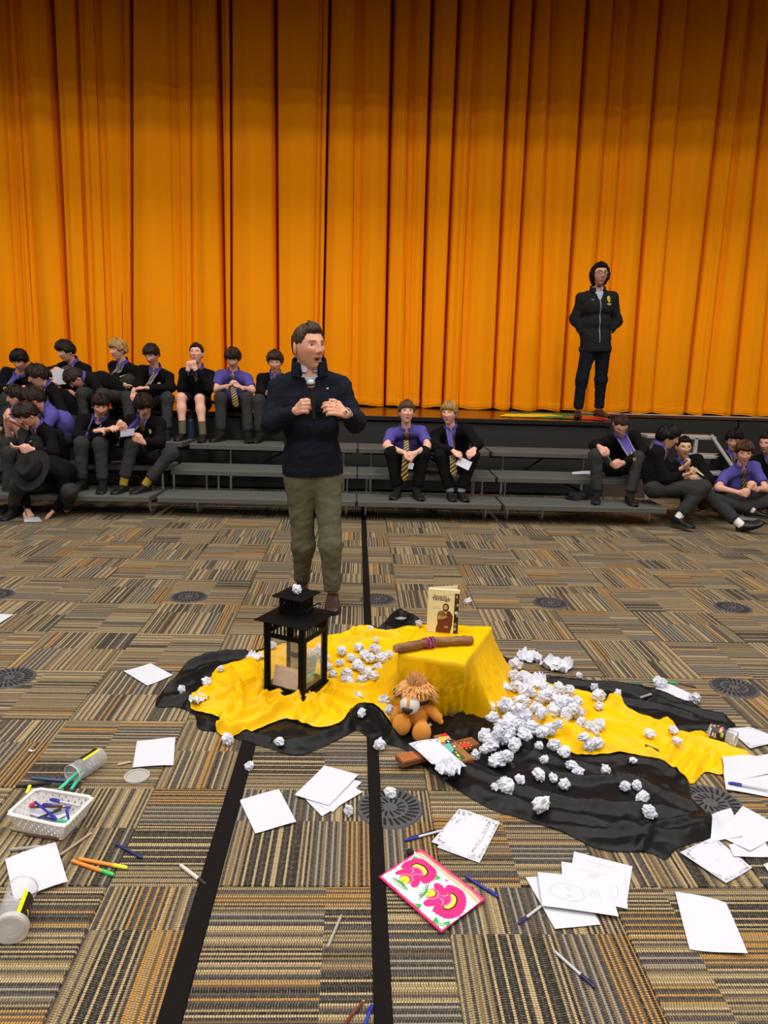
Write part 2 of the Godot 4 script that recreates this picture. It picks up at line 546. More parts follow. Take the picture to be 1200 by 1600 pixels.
# ---------------------------------------------------------------- stage
const STAGE_H := 0.88
func build_stage():
	var wood := wood_mat("stage wood", Color8(96, 52, 22), Color8(66, 34, 14), 0.22)
	var black := mat("black fascia", Color8(30, 31, 32), 0.6)
	var edge := mat("black trim", Color8(14, 14, 14), 0.4)
	var mb := MB.new()
	mb.box(Vector3(-3.0, STAGE_H - 0.02, -9.17), Vector3(11.9, 0.04, 1.46), Basis.IDENTITY, 0.002)
	var st := struct("stage", mb, wood, "low wooden stage front, its floor edged in black")
	mb = MB.new(); mb.box(Vector3(0, STAGE_H - 0.02, -11.4), Vector3(18, 0.04, 3.1), Basis.IDENTITY, 0.002)
	obj("deck", mb, wood, st, true)
	mb = MB.new(); mb.box(Vector3(-3.0, STAGE_H - 0.022, -8.435), Vector3(11.94, 0.05, 0.03), Basis.IDENTITY, 0.004)
	obj("edge_trim", mb, edge, st, true)
	for k in 7:
		mb = MB.new(); mb.box(Vector3(-8.13 + 1.7 * k, 0.42, -8.47), Vector3(1.685, 0.80, 0.03), Basis.IDENTITY, 0.004)
		obj("fascia_panel", mb, black, st, true)
	mb = MB.new(); mb.box(Vector3(2.93, 0.42, -9.17), Vector3(0.03, 0.80, 1.4), Basis.IDENTITY, 0.004)
	obj("fascia_panel", mb, black, st, true)
	for k in 3:
		mb = MB.new(); mb.box(Vector3(4.1 + 2.2 * k, 0.42, -9.88), Vector3(2.18, 0.82, 0.03), Basis.IDENTITY, 0.004)
		obj("fascia_panel", mb, black, st, true)
	mb = MB.new(); mb.box(Vector3(5.98, STAGE_H + 0.002, -9.86), Vector3(6.05, 0.014, 0.02), Basis.IDENTITY, 0.002)
	obj("nosing", mb, mat("pale nosing", Color8(190, 186, 178), 0.4), st, true)
	# bright painted cloth lying on the stage
	var pic := Pic.new(256, 96, Color8(40, 120, 50))
	pic.poly([Vector2(0, 50), Vector2(110, 20), Vector2(150, 50), Vector2(60, 95), Vector2(0, 96)], Color8(240, 200, 20))
	pic.poly([Vector2(150, 50), Vector2(256, 10), Vector2(256, 70), Vector2(180, 95)], Color8(225, 85, 20))
	pic.poly([Vector2(0, 0), Vector2(70, 0), Vector2(30, 30)], Color8(20, 20, 20))
	pic.poly([Vector2(200, 70), Vector2(256, 60), Vector2(256, 96), Vector2(190, 96)], Color8(200, 40, 30))
	mb = MB.new()
	var q0 := F(780, 651, STAGE_H); var q1 := F(955, 658, STAGE_H); var q2 := F(940, 649, STAGE_H); var q3 := F(800, 644, STAGE_H)
	mb.grid(9, 25, func(r, q):
		var p := q3.lerp(q2, q / 24.0).lerp(q0.lerp(q1, q / 24.0), r / 8.0) as Vector3
		return p + Vector3(0, 0.006 + 0.012 * abs(noise.get_noise_2d(p.x * 3.0, p.z * 3.0)), 0))
	tag(obj("painted_cloth", mb, tmat("painted cloth", pic.texture(), 0.7)), "green, yellow and orange painted cloth lying on the stage by the man in glasses", "cloth")

func wood_mat(key: String, a: Color, b: Color, rough: float) -> StandardMaterial3D:
	var m := mat(key, Color(1, 1, 1), rough)
	var nt := NoiseTexture2D.new()
	nt.width = 256; nt.height = 256; nt.seamless = true
	var fn := FastNoiseLite.new()
	fn.frequency = 0.012; fn.fractal_octaves = 4; fn.seed = 5
	nt.noise = fn
	var g := Gradient.new()
	g.colors = PackedColorArray([a, b, a, b, a]); g.offsets = PackedFloat32Array([0.2, 0.4, 0.5, 0.62, 0.8])
	nt.color_ramp = g
	m.albedo_texture = nt
	m.uv1_triplanar = true; m.uv1_scale = Vector3(0.6, 4.0, 4.0)
	return m

# ---------------------------------------------------------------- curtain
func build_curtain():
	var velvet := mat("orange velvet", Color8(250, 150, 14), 0.95)
	velvet.metallic_specular = 0.1
	# where the cloth folds back: pixel at y=0, pixel at the foot, strength (1 = deep slot, else shallow step)
	var folds := [[-260, -200, 1.0], [-150, -95, 0.5], [-70, -20, 0.4], [8, 40, 0.5], [24, 62, 0.25], [79, 112, 1.0], [122, 145, 0.5], [150, 175, 0.3], [188, 196, 0.35], [203, 206, 0.9], [270, 281, 0.3], [300, 303, 0.2], [341, 353, 1.0], [359, 361, 0.8], [429, 434, 1.0], [505, 494, 0.4], [514, 502, 0.9], [560, 553, 0.25], [614, 601, 0.9], [642, 633, 0.3], [676, 657, 0.8], [718, 692, 1.0], [745, 718, 0.25], [800, 771, 0.6], [834, 799, 0.9], [862, 842, 0.3], [919, 878, 1.0], [960, 918, 0.35], [985, 943, 0.2], [1032, 985, 0.8], [1075, 1020, 0.25], [1141, 1072, 1.0], [1170, 1100, 0.25], [1206, 1145, 0.7], [1240, 1185, 0.3], [1290, 1230, 0.9], [1370, 1310, 0.6], [1450, 1390, 1.0], [1540, 1480, 0.5]]
	var ZC := 9.95
	var H0 := STAGE_H + 0.02
	var H1 := 6.2
	var prof := []    # [bottom x, top x, depth bottom, depth top]
	var r := RandomNumberGenerator.new()
	r.seed = 12
	var prevb := 0.0; var prevt := 0.0; var first := true
	var side := 1.0
	for f in folds:
		var xt := A(f[0], 0, ZC).x
		var xb := A(f[1], 632, ZC).x
		# carry on along the fold's own slope above the frame
		var yt := A(f[0], 0, ZC).y
		xt = xb + (xt - xb) * (H1 - H0) / (yt - H0)
		var s: float = f[2]
		if not first:
			# panel between the last fold and this one: soft bulge and minor waves
			var nn := 12
			var amp := minf(0.10, (xb - prevb) * 0.32)
			var ph := r.randf() * TAU
			var skew := r.randf_range(-0.35, 0.35)
			for k in range(1, nn):
				var t := float(k) / nn
				var tt := clampf(t + skew * t * (1 - t), 0, 1)
				var d := amp * pow(sin(PI * tt), 0.7) + 0.014 * sin(t * 9.0 + ph) * sin(PI * t)
				prof.append([lerpf(prevb, xb, t), lerpf(prevt, xt, t), d * 0.8, d * 1.15])
		var wdt := 0.018 + 0.012 * s
		if s >= 0.55:
			# deep slot: the cloth folds back between two rolled edges
			var dd := 0.28 * s
			var off := side * 0.012
			for e in [[-1.5, 0.02, 0.0], [-1.0, 0.0, 0.0], [-0.55, -0.05, 0.3], [-0.2, -dd, 0.2], [0.2, -dd, 0.2], [0.55, -0.05, 0.3], [1.0, 0.0, 0.0], [1.5, 0.02, 0.0]]:
				prof.append([xb + e[0] * wdt * 0.85 + off * e[2], xt + e[0] * wdt * 1.4 + off * e[2], e[1], e[1] * 1.2])
		else:
			var st: float = s * 0.12 * side
			for e in [[-1.6, 0.3], [-0.7, 0.8], [0.0, 0.0], [0.7, -0.8], [1.6, -0.3]]:
				prof.append([xb + e[0] * wdt * 1.3, xt + e[0] * wdt * 1.8, e[1] * st * 0.7, e[1] * st * 1.2])
		side = 1.0 if r.randf() < 0.5 else -1.0
		prevb = xb + wdt * 1.6; prevt = xt + wdt * 2.4
		first = false
	var cols := prof.size()
	var rows := 26
	var cu := thing("stage_curtain", "full height orange velvet stage curtain hanging in deep folds behind the seating", "curtain", Vector3(0, H0, -ZC))
	var pt := func(t: float, q: int) -> Vector3:
		var e: Array = prof[q]
		var wv := 0.010 * noise.get_noise_2d(q * 0.35, t * 3.0)
		return Vector3(lerpf(e[0], e[1], t), t * (H1 - H0) - 0.012 * sin(q * 0.31) * (1.0 - t), lerpf(e[2], e[3], t) + wv)
	var mb := MB.new()
	mb.grid(rows, cols, func(rr, q): return pt.call(float(rr) / (rows - 1), q), true)
	obj("drape", mb, velvet, cu)
	mb = MB.new()
	mb.grid(4, cols, func(rr, q):
		var p := pt.call([0.004, 0.0045, 0.0175, 0.018][rr], q) as Vector3
		return p + Vector3(0, 0, 0.008 if rr == 1 or rr == 2 else 0.001), true)
	obj("hem", mb, velvet, cu)

# ---------------------------------------------------------------- risers
func riser(called: String, label: String, decks: Array, legs: Array, group: String):
	var top := mat("riser carpet", Color8(78, 79, 75), 0.95)
	var rim := mat("riser rim", Color8(92, 93, 89), 0.5, 0.3)
	var chrome := mat("riser leg", Color8(200, 200, 196), 0.35, 0.5)
	var darkm := mat("riser frame", Color8(40, 40, 41), 0.5, 0.4)
	var o := thing(called, label, "riser", Vector3.ZERO, 0, group)
	for d in decks:   # corners front-left, front-right, back-right, back-left, height
		var p: Array = [d[0], d[1], d[2], d[3]]
		var h: float = d[4]
		var mb := MB.new()
		var poly := PackedVector2Array()
		for q in p: poly.append(Vector2(q.x, q.y))
		mb.prism(poly, Transform3D(Basis(Vector3.RIGHT, Vector3(0, 0, -1), Vector3.UP), Vector3(0, h - 0.014, 0)), 0.028)
		var dk := obj("deck", mb, top, o, true)
		mb = MB.new()
		for k in 4:
			var a: Vector2 = p[k]; var b: Vector2 = p[(k + 1) % 4]
			var a3 := Vector3(a.x, h - 0.026, -a.y); var b3 := Vector3(b.x, h - 0.026, -b.y)
			mb.box((a3 + b3) * 0.5, Vector3(0.012, 0.05, a3.distance_to(b3) + 0.012), Basis.looking_at((b3 - a3).normalized(), Vector3.UP), 0.003)
		obj("rim", mb, rim, dk, true)
	for l in legs:    # x, depth, height, kind
		var mb := MB.new()
		var x: float = l[0]; var z: float = -l[1]; var h: float = l[2] - 0.05
		mb.tube([Vector3(x, h, z), Vector3(x, 0.05, z), Vector3(x, 0.02, z - 0.01), Vector3(x, 0.012, z - 0.04), Vector3(x, 0.012, z - 0.16)], 0.0125, 10)
		obj("leg", mb, chrome, o)
		if l.size() > 3 and l[3] != 0.0:
			mb = MB.new()
			mb.tube([Vector3(x, 0.35 * h, z - 0.01), Vector3(x + l[3], h - 0.01, z - 0.02)], 0.010, 8)
			obj("brace", mb, darkm, o)
	for d in decks:
		var mb := MB.new()
		var y: float = d[4] - 0.10
		mb.box(Vector3((d[3].x + d[2].x) * .5, y, -(d[3].y - 0.03)), Vector3(d[2].x - d[3].x - 0.1, 0.04, 0.02), Basis.IDENTITY, 0.003)
		obj("rail", mb, darkm, o, true)
	return o
func rect_deck(x0: float, x1: float, z0: float, z1: float, h: float) -> Array:
	return [Vector2(x0, z0), Vector2(x1, z0), Vector2(x1, z1), Vector2(x0, z1), h]
func build_risers():
	var g := "three-step seating risers before the stage"
	riser("seating_riser", "grey three-step seating riser behind the standing man", [rect_deck(-1.88, -0.01, 6.83, 7.24, 0.2), rect_deck(-1.84, -0.01, 7.23, 7.70, 0.4), rect_deck(-1.76, -0.01, 7.69, 8.13, 0.6)],
		[[-1.55, 7.05, 0.2], [-0.1, 7.05, 0.2], [-1.55, 7.5, 0.4], [-1.42, 7.45, 0.4], [-0.1, 7.5, 0.4], [-1.38, 7.95, 0.6, 0.65], [-0.15, 7.95, 0.6, -0.6]], g)
	riser("seating_riser", "grey three-step seating riser under the two boys sitting side by side", [rect_deck(0.01, 1.39, 6.83, 7.24, 0.2), rect_deck(0.01, 1.39, 7.23, 7.70, 0.4), rect_deck(0.01, 1.40, 7.69, 8.13, 0.6)],
		[[0.09, 7.05, 0.2], [1.28, 7.05, 0.2], [0.1, 7.5, 0.4], [1.22, 7.5, 0.4], [1.30, 7.45, 0.4], [0.15, 7.95, 0.6, 0.6], [1.28, 7.95, 0.6, -0.6]], g)
	riser("seating_riser", "grey three-step seating riser with a black hat on its lowest step", [rect_deck(1.42, 3.0, 6.82, 7.24, 0.2), rect_deck(1.42, 2.75, 7.23, 7.70, 0.4), rect_deck(1.43, 2.62, 7.69, 8.13, 0.6)],
		[[1.85, 7.05, 0.2], [2.93, 7.05, 0.2], [1.5, 7.05, 0.2], [1.55, 7.5, 0.4], [2.6, 7.5, 0.4, -0.5], [1.6, 7.95, 0.6, 0.5], [2.5, 7.95, 0.6]], g)
	riser("seating_riser", "grey three-step wedge riser under the crowd of boys at left", [[Vector2(-4.2, 6.74), Vector2(-1.95, 6.80), Vector2(-1.90, 7.22), Vector2(-4.2, 7.16), 0.205], [Vector2(-4.2, 7.34), Vector2(-1.93, 7.40), Vector2(-1.89, 7.70), Vector2(-4.2, 7.64), 0.405], [Vector2(-4.2, 7.70), Vector2(-1.86, 7.76), Vector2(-1.79, 8.14), Vector2(-4.2, 8.12), 0.605]],
		[[-2.0, 7.02, 0.2], [-3.3, 7.0, 0.2], [-2.0, 7.5, 0.4, -0.4], [-3.2, 7.5, 0.4], [-2.0, 7.95, 0.6], [-3.2, 7.9, 0.6]], g)
	# folded steps standing on edge at the right, seen against the black stage front
	var al := mat("step aluminium", Color8(176, 178, 176), 0.4, 0.35)
	var o := thing("access_steps", "pale metal access steps with a sloping rail at right, behind the two boys leaning together", "steps", Vector3.ZERO)
	var zz := 8.1
	for st in [[1005, 1112, 682, 8.25], [1075, 1128, 712, 8.05], [1085, 1128, 738, 7.85], [1090, 1126, 762, 7.7]]:
		var a := A(st[0], st[2] - (1110 - st[1]) * 0.03, st[3]); var b := A(st[1], st[2], st[3])
		var mb := MB.new()
		mb.box((a + b) * .5, Vector3(a.distance_to(b), 0.035, 0.24), Basis.IDENTITY, 0.004)
		obj("step", mb, al, o, true)
	var mb2 := MB.new()
	mb2.tube([A(1112, 681, 8.15), A(1146, 731, 7.55)], 0.02, 8)
	obj("rail", mb2, al, o)
	for q in [[1088, 684, 8.15], [1020, 684, 8.3]]:
		mb2 = MB.new()
		var p := A(q[0], q[1], q[2])
		mb2.box(Vector3(p.x, p.y * .5, p.z), Vector3(0.04, p.y, 0.04), Basis.IDENTITY, 0.004)
		obj("post", mb2, al, o, true)

# ---------------------------------------------------------------- cloths on the floor
var cloth_fields := []     # [polygon (x, zf), height function]
func poly_px(pts: Array) -> PackedVector2Array:
	var o := PackedVector2Array()
	for p in pts:
		var q := F(p[0], p[1], 0.0)
		o.append(Vector2(q.x, -q.z))
	return o
func smooth_poly(p: PackedVector2Array, n := 3) -> PackedVector2Array:
	var o := PackedVector2Array()
	var m := p.size()
	for k in m:
		for s in n:
			o.append(p[k].cubic_interpolate(p[(k + 1) % m], p[posmod(k - 1, m)], p[(k + 2) % m], float(s) / n))
	return o
func poly_dist(p: PackedVector2Array, q: Vector2) -> float:
	var d := 1e9
	for k in p.size():
		d = min(d, q.distance_squared_to(Geometry2D.get_closest_point_to_segment(q, p[k], p[(k + 1) % p.size()])))
	return sqrt(d)
func poly_near(p: PackedVector2Array, q: Vector2) -> Vector2:
	var d := 1e9
	var b := q
	for k in p.size():
		var c := Geometry2D.get_closest_point_to_segment(q, p[k], p[(k + 1) % p.size()])
		if q.distance_squared_to(c) < d:
			d = q.distance_squared_to(c); b = c
	return b
class Field:
	var poly: PackedVector2Array
	var x0: float; var z0: float; var cell: float
	var nx: int; var nz: int
	var h := PackedFloat32Array()
	func at(x: float, z: float) -> float:
		if not Geometry2D.is_point_in_polygon(Vector2(x, z), poly): return -1.0
		var fx := clampf((x - x0) / cell, 0, nx - 1.001); var fz := clampf((z - z0) / cell, 0, nz - 1.001)
		var i := int(fx); var k := int(fz)
		var u := fx - i; var w := fz - k
		return lerpf(lerpf(h[k * nx + i], h[k * nx + i + 1], u), lerpf(h[(k + 1) * nx + i], h[(k + 1) * nx + i + 1], u), w)
func top_h(x: float, zf: float) -> float:
	var b := 0.0
	for f in cloth_fields: b = max(b, f.at(x, zf))
	return b
# a draped sheet: outline on the floor, traced folds [points, width, height], fine rumple
func drape(px: Array, folds: Array, rumple: float, cell: float, mb: MB, edge_h := 0.006, stretch := Vector2(7, 11), seed_ := 1, over := true, sink: Field = null) -> Field:
	var poly := smooth_poly(poly_px(px))
	var f := Field.new()
	f.poly = poly; f.cell = cell
	var bb := Rect2(poly[0], Vector2.ZERO)
	for p in poly: bb = bb.expand(p)
	f.x0 = bb.position.x - cell; f.z0 = bb.position.y - cell
	f.nx = int(bb.size.x / cell) + 4; f.nz = int(bb.size.y / cell) + 4
	f.h.resize(f.nx * f.nz)
	var fl := []
	for g in folds:
		var pp := poly_px(g[0])
		var pl := PackedVector2Array()
		var m := pp.size()
		for k in m - 1:
			for s in 4: pl.append(pp[k].cubic_interpolate(pp[k + 1], pp[max(0, k - 1)], pp[min(m - 1, k + 2)], s / 4.0))
		pl.append(pp[m - 1])
		var gb := Rect2(pl[0], Vector2.ZERO)
		for p in pl: gb = gb.expand(p)
		fl.append([pl, g[1] * 0.85, g[2] * 1.25, gb.grow(g[1] * 1.1)])
	var idx := PackedInt32Array()
	idx.resize(f.nx * f.nz)
	for k in f.nz:
		for i in f.nx:
			var q := Vector2(f.x0 + i * cell, f.z0 + k * cell)
			var n := k * f.nx + i
			idx[n] = -1
			var inside := Geometry2D.is_point_in_polygon(q, poly)
			var d := poly_dist(poly, q)
			if not inside and d > cell * 0.75:
				f.h[n] = 0.0
				continue
			if not inside:
				q = poly_near(poly, q); d = 0.0
			var e := clampf(d / 0.03, 0, 1)
			e = e * (2.0 - e)
			var h := 0.0
			for g in fl:
				if not g[3].has_point(q): continue
				var w: float = g[1]
				var best := 1e9; var along := 0.0
				var pl: PackedVector2Array = g[0]
				for s in pl.size() - 1:
					var cpt := Geometry2D.get_closest_point_to_segment(q, pl[s], pl[s + 1])
					var dd := q.distance_squared_to(cpt)
					if dd < best: best = dd; along = (s + 0.5) / pl.size()
				best = sqrt(best) / w
				if best < 1.0: h = max(h, g[2] * pow(1.0 - best, 1.25) * (0.55 + 0.45 * sin(PI * along))) if h < 1e-6 else h + 0.6 * g[2] * pow(1.0 - best, 1.25) * sin(PI * along)
			var wx := q.x + 0.05 * noise.get_noise_2d(q.x * 6.0 + seed_, q.y * 6.0)
			var wz := q.y + 0.05 * noise.get_noise_2d(q.x * 6.0, q.y * 6.0 + 9.0 + seed_)
			var rg := 1.0 - absf(noise.get_noise_2d(wx * stretch.x + seed_ * 3.1, wz * stretch.y))
			var r2 := 1.0 - absf(noise.get_noise_2d(wx * stretch.x * 2.3 + 40.0, wz * stretch.y * 2.1 + seed_))
			h += rumple * (pow(rg, 2.2) + 0.3 * pow(r2, 2.2))
			h = edge_h * (0.5 + 0.5 * e) + h * (0.22 + 0.78 * e)
			if over:
				var ub := 0.0
				for o in cloth_fields: ub = max(ub, o.at(q.x, q.y))
				h += ub + 0.002
			f.h[n] = h
			idx[n] = mb.vert(Vector3(q.x, h, -q.y), q)
	# let the satin flow: soften the sheet inside its outline
	for it in 1:
		var src := f.h.duplicate()
		for k in range(1, f.nz - 1):
			for i in range(1, f.nx - 1):
				var n := k * f.nx + i
				if idx[n] < 0 or idx[n - 1] < 0 or idx[n + 1] < 0 or idx[n - f.nx] < 0 or idx[n + f.nx] < 0: continue
				f.h[n] = 0.4 * src[n] + 0.15 * (src[n - 1] + src[n + 1] + src[n - f.nx] + src[n + f.nx])
				mb.v[idx[n]] = Vector3(mb.v[idx[n]].x, f.h[n], mb.v[idx[n]].z)
	for k in f.nz - 1:
		for i in f.nx - 1:
			var a := idx[k * f.nx + i]; var b := idx[k * f.nx + i + 1]; var c := idx[(k + 1) * f.nx + i + 1]; var d := idx[(k + 1) * f.nx + i]
			var ok := int(a >= 0) + int(b >= 0) + int(c >= 0) + int(d >= 0)
			if ok == 4: mb.quad(a, d, c, b)
			elif ok == 3:
				if a < 0: mb.tri(b, d, c)
				elif b < 0: mb.tri(a, d, c)
				elif c < 0: mb.tri(a, d, b)
				else: mb.tri(a, c, b)
	# turned-down hem so the cloth has an edge
	cloth_fields.append(f)
	return f

const BOX_H := 0.30
var box_top: Array
func build_cloths():
	var black := mat("black satin", Color8(13, 13, 14), 0.40)
	var yellow := mat("yellow satin", Color8(236, 184, 4), 0.38)
	black.metallic_specular = 0.32; yellow.metallic_specular = 0.3
	var mb := MB.new()
	drape([[245, 1093], [262, 1075], [290, 1043], [345, 1027], [430, 1011], [530, 992], [575, 986], [592, 986], [618, 967], [650, 974], [700, 985], [760, 1010], [838, 1057], [872, 1058], [940, 1067], [1000, 1072], [1040, 1088], [1092, 1108], [1146, 1130], [1135, 1141], [1060, 1146], [1040, 1190], [1074, 1222], [1082, 1250], [1126, 1292], [1112, 1310], [1060, 1326], [1040, 1345], [1015, 1334], [940, 1330], [880, 1302], [800, 1276], [760, 1262], [700, 1226], [660, 1198], [640, 1176], [610, 1165], [585, 1163], [560, 1142], [542, 1150], [500, 1170], [464, 1182], [420, 1170], [376, 1158], [340, 1145], [310, 1140], [304, 1118], [275, 1106], [246, 1106]],
		[[[[790, 1160], [850, 1190], [960, 1215], [1080, 1262]], 0.035, 0.022], [[[700, 1195], [800, 1235], [900, 1262], [1010, 1270], [1100, 1285]], 0.045, 0.026], [[[740, 1235], [840, 1270], [930, 1292], [1040, 1310], [1100, 1300]], 0.04, 0.022],
		[[[830, 1200], [900, 1225], [960, 1222], [1040, 1235]], 0.03, 0.024], [[[880, 1195], [960, 1190], [1030, 1200], [1075, 1230]], 0.035, 0.02], [[[1000, 1335], [1020, 1300], [1090, 1292], [1120, 1295]], 0.03, 0.032], [[[860, 1295], [950, 1305], [1010, 1290]], 0.03, 0.018], [[[660, 1180], [730, 1200], [790, 1225]], 0.03, 0.018],
		[[[745, 1140], [735, 1170], [700, 1200]], 0.035, 0.025], [[[720, 1120], [700, 1150], [690, 1170]], 0.03, 0.03], [[[760, 1130], [770, 1170], [800, 1200]], 0.03, 0.02],
		[[[285, 1048], [330, 1035], [385, 1028]], 0.04, 0.04], [[[255, 1085], [290, 1070], [340, 1045]], 0.045, 0.04], [[[250, 1100], [285, 1098], [310, 1085]], 0.035, 0.03], [[[290, 1110], [310, 1095], [330, 1085]], 0.03, 0.03], [[[310, 1130], [350, 1145], [420, 1160]], 0.03, 0.025],
		[[[545, 1140], [560, 1118], [590, 1130], [615, 1160]], 0.05, 0.05], [[[430, 1165], [480, 1165], [540, 1140]], 0.035, 0.025], [[[595, 985], [622, 970], [650, 978]], 0.05, 0.06], [[[540, 996], [575, 990], [610, 985]], 0.035, 0.03],
		[[[850, 1068], [920, 1075], [990, 1085], [1050, 1110], [1130, 1128]], 0.04, 0.035], [[[880, 1085], [960, 1100], [1030, 1110], [1080, 1125]], 0.035, 0.03], [[[1000, 1078], [1040, 1095], [1090, 1115]], 0.03, 0.03]],
		0.012, 0.0095, mb, 0.005, Vector2(2.6, 4.5), 1, false)
	tag(obj("satin_cloth", mb, black), "large glossy black satin cloth spread rumpled over the carpet under the yellow cloths", "cloth")
	# right-hand yellow sheet
	mb = MB.new()
	var y2 := []
	for p in [[150, 200], [265, 258], [380, 290], [455, 318], [500, 335], [540, 316], [585, 345], [620, 382], [720, 412], [770, 400], [830, 460], [915, 445], [1000, 510], [1125, 548], [1100, 575], [1030, 580], [1005, 635], [930, 622], [885, 672], [830, 655], [770, 600], [650, 572], [520, 566], [420, 580], [350, 545], [250, 492], [180, 462], [120, 430], [60, 380], [90, 280]]: y2.append([p[0] / 2.727 + 760.0, p[1] / 2.727 + 980.0])
	var z3 := func(l: Array) -> Array:
		var o := []
		for p in l: o.append([p[0] / 2.727 + 760.0, p[1] / 2.727 + 980.0])
		return o
	drape(y2, [[z3.call([[200, 420], [330, 470], [420, 560]]), 0.04, 0.03], [z3.call([[290, 420], [400, 480], [520, 550], [640, 560]]), 0.035, 0.025], [z3.call([[380, 320], [470, 420], [560, 500], [700, 540]]), 0.035, 0.02], [z3.call([[520, 330], [580, 380], [700, 440], [800, 500]]), 0.04, 0.028],
		[z3.call([[460, 400], [600, 430], [760, 500], [900, 560]]), 0.03, 0.018], [z3.call([[700, 430], [800, 470], [950, 510], [1100, 550]]), 0.035, 0.022], [z3.call([[770, 590], [800, 520], [860, 500], [960, 560]]), 0.035, 0.035], [z3.call([[790, 640], [850, 600], [900, 540]]), 0.03, 0.03], [z3.call([[880, 660], [900, 600], [960, 560], [1000, 620]]), 0.03, 0.025], [z3.call([[200, 330], [250, 420], [240, 470]]), 0.04, 0.03], [z3.call([[560, 480], [680, 560], [760, 590]]), 0.03, 0.022]],
		0.011, 0.008, mb, 0.006, Vector2(3.2, 6), 2)
	tag(obj("satin_cloth", mb, yellow), "smaller yellow satin cloth trailing right from the draped box under the paper heap", "cloth")
	# left yellow sheet that also covers the box
	mb = MB.new()
	box_top = [F(621, 1021, BOX_H), F(727, 1037, BOX_H), F(770, 978, BOX_H), F(660, 974, BOX_H)]
	var f := drape([[297, 1106], [325, 1072], [338, 1052], [380, 1035], [410, 1021], [480, 1003], [548, 994], [552, 990], [600, 990], [650, 983], [690, 1000], [740, 1030], [770, 1060], [770, 1110], [740, 1117], [703, 1117], [678, 1118], [640, 1125], [612, 1143], [580, 1122], [552, 1115], [539, 1134], [500, 1142], [448, 1130], [412, 1141], [383, 1153], [352, 1153], [337, 1143], [343, 1129], [312, 1117]],
		[[[[300, 1102], [333, 1105], [370, 1092], [415, 1080]], 0.030, 0.034],
		[[[316, 1111], [357, 1113], [398, 1111], [427, 1096], [464, 1092]], 0.030, 0.034],
		[[[345, 1146], [374, 1133], [406, 1121], [448, 1105], [489, 1100]], 0.030, 0.034],
		[[[370, 1152], [406, 1137], [439, 1121], [464, 1113]], 0.030, 0.034],
		[[[357, 1051], [370, 1076], [378, 1105], [374, 1133]], 0.030, 0.034],
		[[[328, 1068], [353, 1084], [370, 1109]], 0.030, 0.034],
		[[[390, 1039], [406, 1059], [411, 1080], [398, 1105]], 0.030, 0.034],
		[[[415, 1092], [411, 1113], [423, 1125], [448, 1117]], 0.030, 0.034],
		[[[464, 1133], [472, 1117], [464, 1105], [480, 1096], [505, 1105]], 0.030, 0.034],
		[[[480, 1137], [497, 1125], [489, 1113], [501, 1105]], 0.030, 0.034],
		[[[497, 1100], [521, 1113], [538, 1129]], 0.030, 0.034],
		[[[513, 1088], [546, 1105], [571, 1113]], 0.030, 0.034],
		[[[521, 1080], [558, 1088], [583, 1084], [616, 1051]], 0.030, 0.034],
		[[[571, 1105], [591, 1125], [612, 1133]], 0.030, 0.034],
		[[[550, 994], [563, 1006], [595, 1002], [620, 1006]], 0.030, 0.034],
		[[[521, 1014], [546, 1010], [579, 1006]], 0.030, 0.034],
		[[[337, 1092], [365, 1088], [398, 1072]], 0.030, 0.034],
		[[[341, 1133], [361, 1121], [398, 1105]], 0.030, 0.034], [[[555, 1000], [580, 1000], [620, 998]], 0.04, 0.03], [[[560, 1110], [580, 1100], [620, 1090]], 0.04, 0.03], [[[590, 1110], [605, 1130], [610, 1140]], 0.03, 0.03]],
		0.009, 0.0065, mb, 0.006, Vector2(3.8, 6.5), 3)
	var base := PackedVector3Array()
	for p in [[573, 1088], [592, 1104], [618, 1114], [650, 1120], [678, 1121], [704, 1119], [741, 1116], [772, 1133], [792, 1122], [806, 1106], [806, 1080], [802, 1048]]: base.append(F(p[0], p[1], 0.012))
	for p in [[0.78, 3.36], [0.60, 3.50], [0.36, 3.44], [0.20, 3.36]]: base.append(Vector3(p[0], 0.012, -p[1]))
	base.append(F(572, 1052, 0.014))
	var N := 160
	var ctr := (box_top[0] + box_top[1] + box_top[2] + box_top[3]) * 0.25 as Vector3
	var ring := func(ang: float, loop: PackedVector3Array) -> Vector3:
		# where a ray from the box centre leaves the loop
		var d := Vector2(cos(ang), sin(ang))
		var c2 := Vector2(ctr.x, ctr.z)
		var best := c2
		for k in loop.size():
			var a: Vector3 = loop[k]; var b: Vector3 = loop[(k + 1) % loop.size()]
			var hit = Geometry2D.segment_intersects_segment(c2, c2 + d * 2.0, Vector2(a.x, a.z), Vector2(b.x, b.z))
			if hit != null and (hit as Vector2).distance_to(c2) > best.distance_to(c2): best = hit
		return Vector3(best.x, loop[0].y, best.y)
	var tops := PackedVector3Array(box_top)
	var R0 := []; var R1 := []
	for k in N + 1:
		R0.append(ring.call(TAU * k / N, tops)); R1.append(ring.call(TAU * k / N, base))
	var prof := [[0.0, 0.0, 0.0], [0.35, 0.0, 0.0], [0.7, 0.0, 0.0], [0.93, 0.0, 0.0], [1.0, 0.0, -0.003], [1.0, 0.03, -0.016]]
	var rows := 26
